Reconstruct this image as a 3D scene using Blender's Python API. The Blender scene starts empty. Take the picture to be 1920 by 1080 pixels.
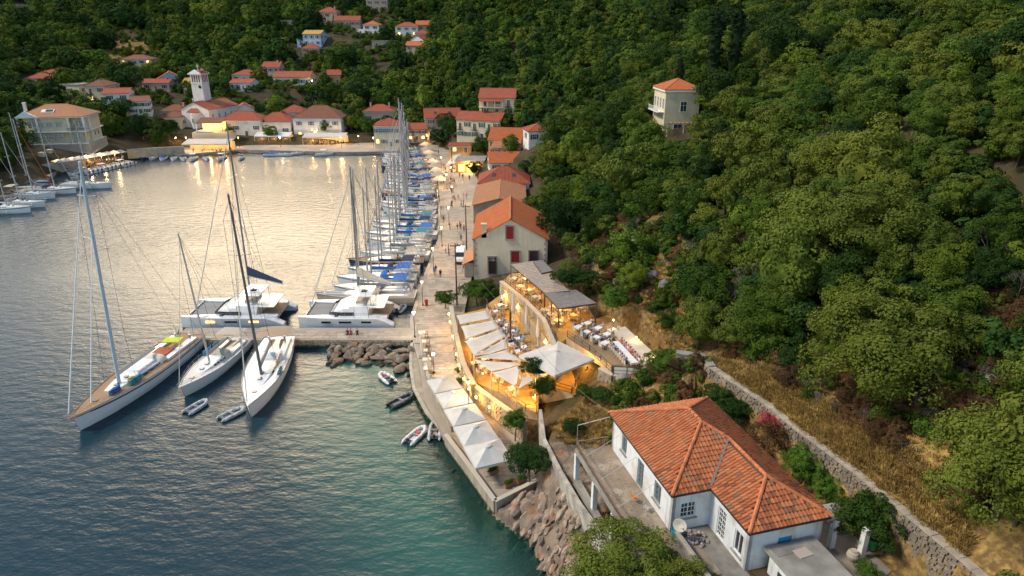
import bpy, bmesh, math, random
import numpy as np
from mathutils import Vector, Matrix
C = bpy.context.scene.collection
SC = bpy.context.scene
R = math.radians
rnd = random.Random(7)
def lerp(a, b, t): return a+(b-a)*t

# ---------------------------------------------------------------- camera, world, sun, exposure
PITCH = R(21.3); CAMH = 44.0; FPX = 1280.0
cam = bpy.data.cameras.new('camera'); camo = bpy.data.objects.new('camera', cam); C.objects.link(camo)
cam.lens = 24.0; cam.sensor_width = 36.0; cam.clip_start = 0.5; cam.clip_end = 3000
camo.location = (0, 0, CAMH); camo.rotation_euler = (math.pi/2 - PITCH, 0, 0)
SC.camera = camo
world = bpy.data.worlds.new('World'); SC.world = world; world.use_nodes = True
SUN_AZ = -100; SUN_EL = 46
wn = world.node_tree.nodes; wl = world.node_tree.links
bg = wn['Background']
sky = wn.new('ShaderNodeTexSky'); sky.sky_type = 'NISHITA'; sky.sun_disc = False
sky.sun_elevation = R(12); sky.sun_rotation = R(-16); sky.altitude = 50; sky.dust_density = 1.5; sky.air_density = 1.0
# sunset glow of the cloudless sky above the ridge (what the harbour water mirrors)
tc = wn.new('ShaderNodeTexCoord')
dotn = wn.new('ShaderNodeVectorMath'); dotn.operation = 'DOT_PRODUCT'
ga, ge = R(-12), R(15)
dotn.inputs[1].default_value = (math.sin(ga)*math.cos(ge), math.cos(ga)*math.cos(ge), math.sin(ge))
wl.new(tc.outputs['Generated'], dotn.inputs[0])
mr = wn.new('ShaderNodeMapRange'); mr.interpolation_type = 'SMOOTHERSTEP'
mr.inputs['From Min'].default_value = math.cos(R(27)); mr.inputs['From Max'].default_value = 1.0
wl.new(dotn.outputs['Value'], mr.inputs['Value'])
glow = wn.new('ShaderNodeMix'); glow.data_type = 'RGBA'; glow.blend_type = 'ADD'
glow.inputs[7].default_value = (23.0, 17.0, 10.2, 1)
wl.new(mr.outputs['Result'], glow.inputs['Factor'])
wl.new(sky.outputs['Color'], glow.inputs[6])
wl.new(glow.outputs[2], bg.inputs['Color'])
bg.inputs['Strength'].default_value = 0.15
sun = bpy.data.lights.new('sun', 'SUN'); suno = bpy.data.objects.new('sun', sun); C.objects.link(suno)
sun.energy = 1.9; sun.angle = R(10); sun.color = (1.0, 0.9, 0.76)
sd = Vector((math.sin(R(SUN_AZ))*math.cos(R(SUN_EL)), math.cos(R(SUN_AZ))*math.cos(R(SUN_EL)), math.sin(R(SUN_EL))))
suno.rotation_euler = sd.to_track_quat('Z', 'Y').to_euler()
SC.view_settings.view_transform = 'Standard'; SC.view_settings.look = 'None'
SC.view_settings.gamma = 1; SC.view_settings.use_curve_mapping = False
SC.view_settings.exposure = 0.95
SC.render.engine = 'CYCLES'
SC.cycles.use_denoising = True
SC.cycles.max_bounces = 5; SC.cycles.diffuse_bounces = 2; SC.cycles.glossy_bounces = 2
SC.cycles.transmission_bounces = 3; SC.cycles.transparent_max_bounces = 8
SC.cycles.sample_clamp_indirect = 3.0
SC.cycles.use_light_tree = True

# ---------------------------------------------------------------- helpers
_c, _s = math.cos(PITCH), math.sin(PITCH)
def P(px, py, z=0.0):
    "photo position (1920 wide) on the level z -> point of the place"
    u = (px-960)/FPX; v = (540-py)/FPX
    dy = _c+v*_s; dz = -_s+v*_c; t = (z-CAMH)/dz
    return Vector((u*t, dy*t, z))
def PD(px, py, d):
    u = (px-960)/FPX; v = (540-py)/FPX
    dy = _c+v*_s; t = d/dy
    return Vector((u*t, d, CAMH+(-_s+v*_c)*t))

def tag(o, label=None, cat=None, group=None, kind=None):
    if label: o['label'] = label
    if cat: o['category'] = cat
    if group: o['group'] = group
    if kind: o['kind'] = kind
    return o
def empty(name, loc=(0, 0, 0), rz=0, label=None, cat=None, group=None):
    o = bpy.data.objects.new(name, None); C.objects.link(o)
    o.location = loc; o.rotation_euler = (0, 0, rz); o.empty_display_size = 0.3
    return tag(o, label, cat, group)
def copy_thing(root, loc=None, rz=None, label=None, group=None, scale=None):
    def cp(o, par):
        c = o.copy(); C.objects.link(c); c.parent = par
        for ch in kids.get(o.name, ()): cp(ch, c)
        return c
    kids = {}
    def walk(o):
        kids[o.name] = list(o.children)
        for ch in kids[o.name]: walk(ch)
    walk(root)
    r = cp(root, None)
    if loc is not None: r.location = loc
    if rz is not None: r.rotation_euler = (0, 0, rz)
    if label: r['label'] = label
    if group: r['group'] = group
    if scale: r.scale = (scale,)*3 if not hasattr(scale, '__len__') else scale
    return r

class MB:
    "collects shapes, builds ONE mesh object"
    def __init__(s): s.v = []; s.f = []; s.m = []
    def add(s, vs, fs, mi=0):
        b = len(s.v); s.v += [tuple(p) for p in vs]
        for f in fs: s.f.append(tuple(b+i for i in f)); s.m.append(mi)
        return s
    def box(s, c, d, rz=0, mi=0, top=1.0, M=None):
        x, y, z = d[0]/2, d[1]/2, d[2]/2; t = top
        pts = [(-x,-y,-z),(x,-y,-z),(x,y,-z),(-x,y,-z),(-x*t,-y*t,z),(x*t,-y*t,z),(x*t,y*t,z),(-x*t,y*t,z)]
        ca, sa = math.cos(rz), math.sin(rz)
        if M is not None: pts = [M @ Vector(p) for p in pts]
        pts = [(c[0]+p[0]*ca-p[1]*sa, c[1]+p[0]*sa+p[1]*ca, c[2]+p[2]) for p in pts]
        return s.add(pts, [(0,3,2,1),(4,5,6,7),(0,1,5,4),(1,2,6,5),(2,3,7,6),(3,0,4,7)], mi)
    def bar(s, a, b, w, h=None, mi=0, up=(0, 0, 1)):
        h = h or w; a = Vector(a); b = Vector(b); d = (b-a)
        if d.length < 1e-6: return s
        d = d.normalized(); u = Vector(up)
        if abs(d.dot(u)) > .98: u = Vector((1, 0, 0))
        x = d.cross(u).normalized(); y = x.cross(d)
        pts = []
        for q in (a, b):
            for i, j in ((-1,-1),(1,-1),(1,1),(-1,1)): pts.append(q+x*(i*w/2)+y*(j*h/2))
        return s.add(pts, [(0,3,2,1),(4,5,6,7),(0,1,5,4),(1,2,6,5),(2,3,7,6),(3,0,4,7)], mi)
    def tube(s, a, b, r0, r1=None, n=6, mi=0):
        r1 = r0 if r1 is None else r1; a = Vector(a); b = Vector(b); d = b-a
        if d.length < 1e-6: return s
        d.normalize(); u = Vector((0, 0, 1)) if abs(d.z) < .95 else Vector((1, 0, 0))
        x = d.cross(u).normalized(); y = d.cross(x)
        pts = []
        for q, r in ((a, r0), (b, r1)):
            for k in range(n):
                t = 2*math.pi*k/n; pts.append(q+x*(math.cos(t)*r)+y*(math.sin(t)*r))
        fs = [(k, (k+1) % n, n+(k+1) % n, n+k) for k in range(n)]+[tuple(range(n-1, -1, -1)), tuple(range(n, 2*n))]
        return s.add(pts, fs, mi)
    def path(s, pts, r, n=6, mi=0):
        for a, b in zip(pts, pts[1:]):
            s.tube(a, b, r if not hasattr(r, '__len__') else r[0], None if not hasattr(r, '__len__') else r[1], n, mi)
        return s
    def lathe(s, c, prof, n=10, mi=0, sx=1, sy=1):
        pts = []; k0 = len(prof)
        for r, z in prof:
            for k in range(n):
                t = 2*math.pi*k/n; pts.append((c[0]+math.cos(t)*r*sx, c[1]+math.sin(t)*r*sy, c[2]+z))
        fs = []
        for i in range(k0-1):
            for k in range(n): fs.append((i*n+k, i*n+(k+1) % n, (i+1)*n+(k+1) % n, (i+1)*n+k))
        fs.append(tuple(range(n-1, -1, -1))); fs.append(tuple((k0-1)*n+k for k in range(n)))
        return s.add(pts, fs, mi)
    def prism(s, poly, z0, z1, mi=0, mtop=None):
        n = len(poly)
        A = sum(poly[i][0]*poly[(i+1) % n][1]-poly[(i+1) % n][0]*poly[i][1] for i in range(n))
        if A < 0: poly = list(poly)[::-1]
        pts = [(p[0], p[1], z0) for p in poly]+[(p[0], p[1], z1) for p in poly]
        s.add(pts, [tuple(range(n-1, -1, -1))]+[(k, (k+1) % n, n+(k+1) % n, n+k) for k in range(n)], mi)
        b = len(s.v)-n; s.f.append(tuple(b+k for k in range(n))); s.m.append(mi if mtop is None else mtop)
        return s
    def loft(s, rings, mi=0, closed=True, caps=True):
        n = len(rings[0]); pts = [p for r in rings for p in r]; fs = []
        for i in range(len(rings)-1):
            for k in range(n if closed else n-1):
                fs.append((i*n+k, i*n+(k+1) % n, (i+1)*n+(k+1) % n, (i+1)*n+k))
        if caps and closed:
            fs.append(tuple(range(n-1, -1, -1))); fs.append(tuple((len(rings)-1)*n+k for k in range(n)))
        return s.add(pts, fs, mi)
    def slab(s, poly3, t, mi=0):
        "thick sheet: top polygon poly3 (any plane), thickness t downwards"
        n = len(poly3); pts = [tuple(p) for p in poly3]+[(p[0], p[1], p[2]-t) for p in poly3]
        return s.add(pts, [tuple(range(n)), tuple(range(2*n-1, n-1, -1))]+[((k+1) % n, k, n+k, n+(k+1) % n) for k in range(n)], mi)
    def build(s, name, mats, parent=None, loc=None, rz=0, smooth=False, fix=False):
        me = bpy.data.meshes.new(name); me.from_pydata(s.v, [], s.f)
        if not isinstance(mats, (list, tuple)): mats = [mats]
        for m in mats: me.materials.append(m)
        if len(mats) > 1: me.polygons.foreach_set('material_index', s.m)
        if smooth: me.polygons.foreach_set('use_smooth', [True]*len(s.f))
        if fix:
            b = bmesh.new(); b.from_mesh(me); bmesh.ops.recalc_face_normals(b, faces=b.faces); b.to_mesh(me); b.free()
        me.update()
        return link(name, me, parent, loc, rz)
def link(name, me, parent=None, loc=None, rz=0, scale=None):
    o = bpy.data.objects.new(name, me); C.objects.link(o)
    if parent: o.parent = parent
    if loc is not None: o.location = loc
    if rz: o.rotation_euler = (0, 0, rz)
    if scale: o.scale = scale
    return o

# ---------------------------------------------------------------- materials
MATS = {}
def mat(name, col, rough=.7, col2=None, scale=1.0, bump=0.0, bscale=None, metal=0, emit=None, estr=0, spec=.4,
        alpha=1, stretch=None, contrast=(.35, .65), rand=0.0, detail=4, col3=None, scale3=.3, transl=0, obj=False, wet=False, streak=0):
    if name in MATS: return MATS[name]
    m = bpy.data.materials.new(name); m.use_nodes = True; N = m.node_tree.nodes; L = m.node_tree.links
    b = N['Principled BSDF']; b.inputs['Base Color'].default_value = (*col, 1)
    b.inputs['Roughness'].default_value = rough; b.inputs['Metallic'].default_value = metal
    b.inputs['Specular IOR Level'].default_value = spec
    geo = None; last = None
    def coords(sc):
        g = N.new('ShaderNodeTexCoord'); mp = N.new('ShaderNodeMapping')
        if obj: L.new(g.outputs['Object'], mp.inputs[0])
        else:
            gg = N.new('ShaderNodeNewGeometry'); L.new(gg.outputs['Position'], mp.inputs[0])
        st = stretch or (1, 1, 1); mp.inputs['Scale'].default_value = (sc*st[0], sc*st[1], sc*st[2]); return mp
    def noise(sc, det=detail):
        n = N.new('ShaderNodeTexNoise'); n.inputs['Scale'].default_value = 1; n.inputs['Detail'].default_value = det
        L.new(coords(sc).outputs[0], n.inputs['Vector']); return n
    def mixc(fac, a, bcol):
        x = N.new('ShaderNodeMix'); x.data_type = 'RGBA'; L.new(fac, x.inputs['Factor'])
        if isinstance(a, tuple): x.inputs[6].default_value = (*a, 1)
        else: L.new(a, x.inputs[6])
        if isinstance(bcol, tuple): x.inputs[7].default_value = (*bcol, 1)
        else: L.new(bcol, x.inputs[7])
        return x.outputs[2]
    def ramp(src, lo, hi):
        r = N.new('ShaderNodeMapRange'); r.inputs['From Min'].default_value = lo; r.inputs['From Max'].default_value = hi
        L.new(src, r.inputs['Value']); return r.outputs['Result']
    cur = col
    if col2: cur = mixc(ramp(noise(scale).outputs['Fac'], *contrast), cur, col2)
    if col3: cur = mixc(ramp(noise(scale3, 5).outputs['Fac'], .52, .66), cur, col3)
    if rand:
        oi = N.new('ShaderNodeObjectInfo'); hs = N.new('ShaderNodeHueSaturation')
        r = N.new('ShaderNodeMapRange'); r.inputs['To Min'].default_value = 1-rand; r.inputs['To Max'].default_value = 1+rand
        L.new(oi.outputs['Random'], r.inputs['Value']); L.new(r.outputs['Result'], hs.inputs['Value'])
        if isinstance(cur, tuple): hs.inputs['Color'].default_value = (*cur, 1)
        else: L.new(cur, hs.inputs['Color'])
        cur = hs.outputs[0]
    if streak:      # rain streaks running down the plaster
        sm = coords(1.0); sm.inputs['Scale'].default_value = (2.2, 2.2, .22); sn = N.new('ShaderNodeTexNoise'); sn.inputs['Scale'].default_value = 1; sn.inputs['Detail'].default_value = 5
        L.new(sm.outputs[0], sn.inputs['Vector']); sr = ramp(sn.outputs['Fac'], .53, .75); sq = N.new('ShaderNodeMath'); sq.operation = 'MULTIPLY'; sq.inputs[1].default_value = streak; L.new(sr, sq.inputs[0])
        cur = mixc(sq.outputs[0], cur, tuple(c*.42 for c in col))
    if wet:         # weedy tide band
        gz = N.new('ShaderNodeNewGeometry'); sx = N.new('ShaderNodeSeparateXYZ'); L.new(gz.outputs['Position'], sx.inputs[0]); nz_ = noise(2.5); ad = N.new('ShaderNodeMath'); ad.operation = 'MULTIPLY_ADD'; ad.inputs[1].default_value = -.6; L.new(nz_.outputs['Fac'], ad.inputs[0]); L.new(sx.outputs[2], ad.inputs[2])
        cur = mixc(ramp(ad.outputs[0], .12, -.08), cur, (.035, .038, .022))
    if not isinstance(cur, tuple): L.new(cur, b.inputs['Base Color'])
    if bump:
        bn = N.new('ShaderNodeBump'); bn.inputs['Strength'].default_value = bump; bn.inputs['Distance'].default_value = .1
        L.new(noise(bscale or scale*4).outputs['Fac'], bn.inputs['Height']); L.new(bn.outputs[0], b.inputs['Normal'])
    if emit: b.inputs['Emission Color'].default_value = (*emit, 1); b.inputs['Emission Strength'].default_value = estr
    if transl:
        out = N['Material Output']; tr = N.new('ShaderNodeBsdfTranslucent'); mx = N.new('ShaderNodeMixShader')
        tr.inputs[0].default_value = (*col, 1); mx.inputs[0].default_value = transl
        if not isinstance(cur, tuple): L.new(cur, tr.inputs[0])
        L.new(b.outputs[0], mx.inputs[1]); L.new(tr.outputs[0], mx.inputs[2]); L.new(mx.outputs[0], out.inputs[0])
    MATS[name] = m; return m

def leafmat(name, c1, c2, c3, rand=.38):
    "leaf colours: clump tint from the mesh attribute, a per-tree variation and real hue change"
    m = bpy.data.materials.new(name); m.use_nodes = True; N = m.node_tree.nodes; L = m.node_tree.links
    b = N['Principled BSDF']; b.inputs['Roughness'].default_value = .8; b.inputs['Specular IOR Level'].default_value = .08
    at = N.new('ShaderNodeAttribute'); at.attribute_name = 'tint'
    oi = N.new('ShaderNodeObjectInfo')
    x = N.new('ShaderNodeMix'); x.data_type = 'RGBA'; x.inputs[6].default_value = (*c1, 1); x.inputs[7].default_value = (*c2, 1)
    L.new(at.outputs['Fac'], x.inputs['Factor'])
    y = N.new('ShaderNodeMix'); y.data_type = 'RGBA'; y.inputs[7].default_value = (*c3, 1)
    mm = N.new('ShaderNodeMath'); mm.operation = 'POWER'; mm.inputs[1].default_value = 1.6; L.new(oi.outputs['Random'], mm.inputs[0])
    L.new(mm.outputs[0], y.inputs['Factor']); L.new(x.outputs[2], y.inputs[6])
    hs = N.new('ShaderNodeHueSaturation'); r = N.new('ShaderNodeMapRange')
    mu = N.new('ShaderNodeMath'); mu.operation = 'MULTIPLY'; mu.inputs[1].default_value = 7.31; L.new(oi.outputs['Random'], mu.inputs[0])
    fr = N.new('ShaderNodeMath'); fr.operation = 'FRACT'; L.new(mu.outputs[0], fr.inputs[0])
    r.inputs['To Min'].default_value = 1-rand; r.inputs['To Max'].default_value = 1+rand
    L.new(fr.outputs[0], r.inputs['Value']); L.new(r.outputs['Result'], hs.inputs['Value']); L.new(y.outputs[2], hs.inputs['Color'])
    L.new(hs.outputs[0], b.inputs['Base Color'])
    tr = N.new('ShaderNodeBsdfTranslucent'); L.new(hs.outputs[0], tr.inputs[0])
    mx = N.new('ShaderNodeMixShader'); mx.inputs[0].default_value = .14
    L.new(b.outputs[0], mx.inputs[1]); L.new(tr.outputs[0], mx.inputs[2]); L.new(mx.outputs[0], N['Material Output'].inputs[0])
    MATS[name] = m; return m

def roofmat(name, c1, c2, c3):
    "fired clay: tile to tile colour change"
    m = bpy.data.materials.new(name); m.use_nodes = True; N = m.node_tree.nodes; L = m.node_tree.links
    b = N['Principled BSDF']; b.inputs['Roughness'].default_value = .85; b.inputs['Specular IOR Level'].default_value = .2
    g = N.new('ShaderNodeNewGeometry'); vo = N.new('ShaderNodeTexVoronoi'); vo.inputs['Scale'].default_value = 2.6
    L.new(g.outputs['Position'], vo.inputs['Vector'])
    sp = N.new('ShaderNodeSeparateColor'); L.new(vo.outputs['Color'], sp.inputs[0])
    x = N.new('ShaderNodeMix'); x.data_type = 'RGBA'; x.inputs[6].default_value = (*c1, 1); x.inputs[7].default_value = (*c2, 1)
    L.new(sp.outputs[0], x.inputs['Factor'])
    n = N.new('ShaderNodeTexNoise'); n.inputs['Scale'].default_value = .7; n.inputs['Detail'].default_value = 6; L.new(g.outputs['Position'], n.inputs['Vector'])
    r = N.new('ShaderNodeMapRange'); r.inputs['From Min'].default_value = .48; r.inputs['From Max'].default_value = .7; L.new(n.outputs['Fac'], r.inputs['Value'])
    y = N.new('ShaderNodeMix'); y.data_type = 'RGBA'; y.inputs[7].default_value = (*c3, 1); L.new(x.outputs[2], y.inputs[6]); L.new(r.outputs['Result'], y.inputs['Factor'])
    L.new(y.outputs[2], b.inputs['Base Color'])
    MATS[name] = m; return m

ROOF_O = roofmat('clay_tile_orange', (.50, .155, .055), (.42, .11, .04), (.33, .13, .07))
ROOF_R = roofmat('clay_tile_red', (.38, .10, .055), (.30, .075, .045), (.24, .09, .06))
ROOF_B = roofmat('clay_tile_brown', (.26, .11, .065), (.20, .075, .05), (.17, .10, .075))
ROOF_P = roofmat('clay_tile_pale', (.46, .22, .11), (.40, .17, .085), (.34, .19, .12))
ROOF_F = roofmat('clay_tile_weathered', (.50, .14, .05), (.38, .10, .04), (.32, .15, .09))
ROOF_Y = roofmat('roof_ochre', (.55, .33, .08), (.48, .27, .07), (.42, .25, .1))
WHITE = mat('white_plaster', (.74, .73, .70), .85, (.62, .60, .57), .6, .15, 6, contrast=(.4, .75), streak=.35)
CREAM = mat('cream_plaster', (.68, .58, .39), .85, (.58, .50, .35), .5, .15, 6, streak=.35)
PINK = mat('pink_plaster', (.56, .42, .34), .85, (.50, .37, .30), .5, .1, 6)
OCHRE = mat('ochre_plaster', (.58, .36, .12), .85, (.50, .31, .12), .5, .1, 6)
BLUEW = mat('pale_blue_plaster', (.42, .52, .68), .85, (.36, .46, .62), .5, .1, 6)
TAN = mat('tan_plaster', (.48, .37, .26), .85, (.42, .32, .23), .5, .1, 6)
CONC = mat('weathered_concrete', (.30, .28, .25), .9, (.20, .19, .17), .8, .35, 5, col3=(.36, .33, .28), scale3=.35)
PAVE = mat('promenade_paving', (.36, .30, .24), .8, (.29, .245, .20), .35, .2, 3, col3=(.42, .36, .30), scale3=.12)
JOINT = mat('mortar', (.24, .21, .17), .95, (.17, .15, .125), 1.2, .3, 6)
STONE = mat('rubble_stone', (.36, .31, .25), .9, (.25, .21, .175), .8, .4, 5, rand=.2, col3=(.42, .33, .22), scale3=.4)
STONE2 = mat('grey_stone', (.25, .235, .215), .9, (.17, .16, .15), .9, .5, 4, rand=.3)
ROCK = mat('shore_rock', (.25, .195, .145), .9, (.14, .115, .095), 1.6, .9, 3.5, col3=(.27, .14, .075), scale3=.5, rand=.3, wet=True)
DARKWOOD = mat('dark_wood', (.09, .05, .03), .7, (.06, .035, .02), 3, .2)
WOOD = mat('light_wood', (.42, .27, .14), .65, (.34, .21, .11), 3, .1)
TEAK = mat('teak_deck', (.33, .21, .125), .7, (.27, .17, .10), 5, .1, obj=True)
METAL = mat('steel', (.55, .56, .58), .35, metal=.8)
ALU = mat('mast_aluminium', (.48, .49, .50), .45, metal=.3)
DMETAL = mat('dark_metal', (.05, .05, .055), .5, metal=.3)
WHITEP = mat('white_paint', (.78, .78, .77), .4, (.70, .70, .69), 2)
GEL = mat('white_gelcoat', (.76, .77, .78), .22, (.70, .71, .72), .8, spec=.5)
GELW = mat('warm_gelcoat', (.62, .60, .55), .28, (.56, .54, .50), .8, spec=.5)
GLASS = mat('dark_glass', (.02, .025, .03), .08, spec=.9)
GLASSB = mat('window_glass', (.045, .055, .065), .1, spec=.8)
CANVAS = mat('cream_canvas', (.74, .71, .66), .9, (.68, .65, .60), 1.5, .05, transl=.35)
CANVASD = mat('parasol_canvas', (.72, .70, .67), .9, (.65, .63, .60), 1.2, .1, 5, transl=.3)
NAVY = mat('navy_canvas', (.015, .025, .06), .85, (.02, .035, .09), 2)
BLUE = mat('blue_canvas', (.02, .09, .32), .8, (.03, .12, .38), 2)
ROYAL = mat('royal_blue_canvas', (.03, .16, .48), .8, (.02, .12, .40), 2)
TEAL = mat('teal_canvas', (.03, .22, .30), .8)
GREYC = mat('grey_canvas', (.25, .25, .25), .85, (.20, .20, .20), 2)
BEIGE = mat('beige_canvas', (.48, .42, .34), .85, (.42, .37, .30), 2)
RED = mat('red_paint', (.45, .03, .025), .5)
MAROON = mat('maroon_paint', (.20, .015, .025), .6, (.16, .012, .02), 3)
GREEN = mat('green_cloth', (.04, .30, .10), .8)
LIME = mat('lime_cloth', (.5, .6, .03), .8)
YELLOW = mat('yellow_cloth', (.75, .42, .03), .8)
ORANGE = mat('orange_cloth', (.75, .15, .02), .8)
SHUTB = mat('blue_shutter', (.05, .16, .36), .6)
SHUTG = mat('dark_green_shutter', (.02, .06, .05), .6)
SHUTBR = mat('brown_shutter', (.11, .05, .03), .6)
SHUTGR = mat('grey_blue_shutter', (.18, .23, .28), .6)
RUBBERG = mat('grey_hypalon', (.42, .44, .46), .5)
RUBBERW = mat('white_hypalon', (.68, .68, .67), .5)
RUBBERD = mat('dark_hypalon', (.05, .06, .07), .5)
BLACK = mat('black_plastic', (.02, .02, .022), .45)
SKIN = mat('skin', (.45, .26, .18), .6)
HAIR = mat('hair', (.04, .025, .015), .8)
SAILW = mat('sail_cloth', (.66, .63, .57), .85, (.58, .55, .50), 2)
WALLLAMP = mat('lit_lamp_glass', (.9, .7, .4), .4, emit=(1, .55, .16), estr=9)
WHITELAMP = mat('white_lamp_glass', (.9, .9, .9), .4, emit=(1, .92, .78), estr=18)
LITWIN = mat('lit_window', (.6, .4, .15), .6, emit=(1, .50, .12), estr=1.8)
BARK = mat('bark', (.16, .12, .09), .95, (.10, .075, .055), 3, .5)
DEADWOOD = mat('grey_twigs', (.20, .17, .15), .95, (.14, .12, .105), 3)
LEAF_D = leafmat('leaf_dark', (.014, .040, .010), (.034, .072, .014), (.028, .058, .009))
LEAF_M = leafmat('leaf_mid', (.026, .064, .010), (.066, .118, .014), (.105, .142, .016))
LEAF_O = leafmat('leaf_olive', (.060, .098, .016), (.120, .155, .024), (.120, .138, .020), .15)
LEAF_C = leafmat('leaf_cypress', (.014, .030, .010), (.024, .045, .014), (.018, .036, .012))
LEAF_G = leafmat('leaf_garden', (.045, .105, .014), (.085, .150, .020), (.065, .120, .016))
LEAF_RED = leafmat('leaf_bougainvillea', (.30, .035, .05), (.38, .06, .12), (.28, .07, .03))
LEAF_BR = leafmat('leaf_russet', (.12, .06, .03), (.17, .085, .04), (.09, .06, .03))
DRYGRASS = leafmat('dry_grass_blades', (.38, .25, .085), (.56, .38, .12), (.30, .20, .08))
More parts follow.
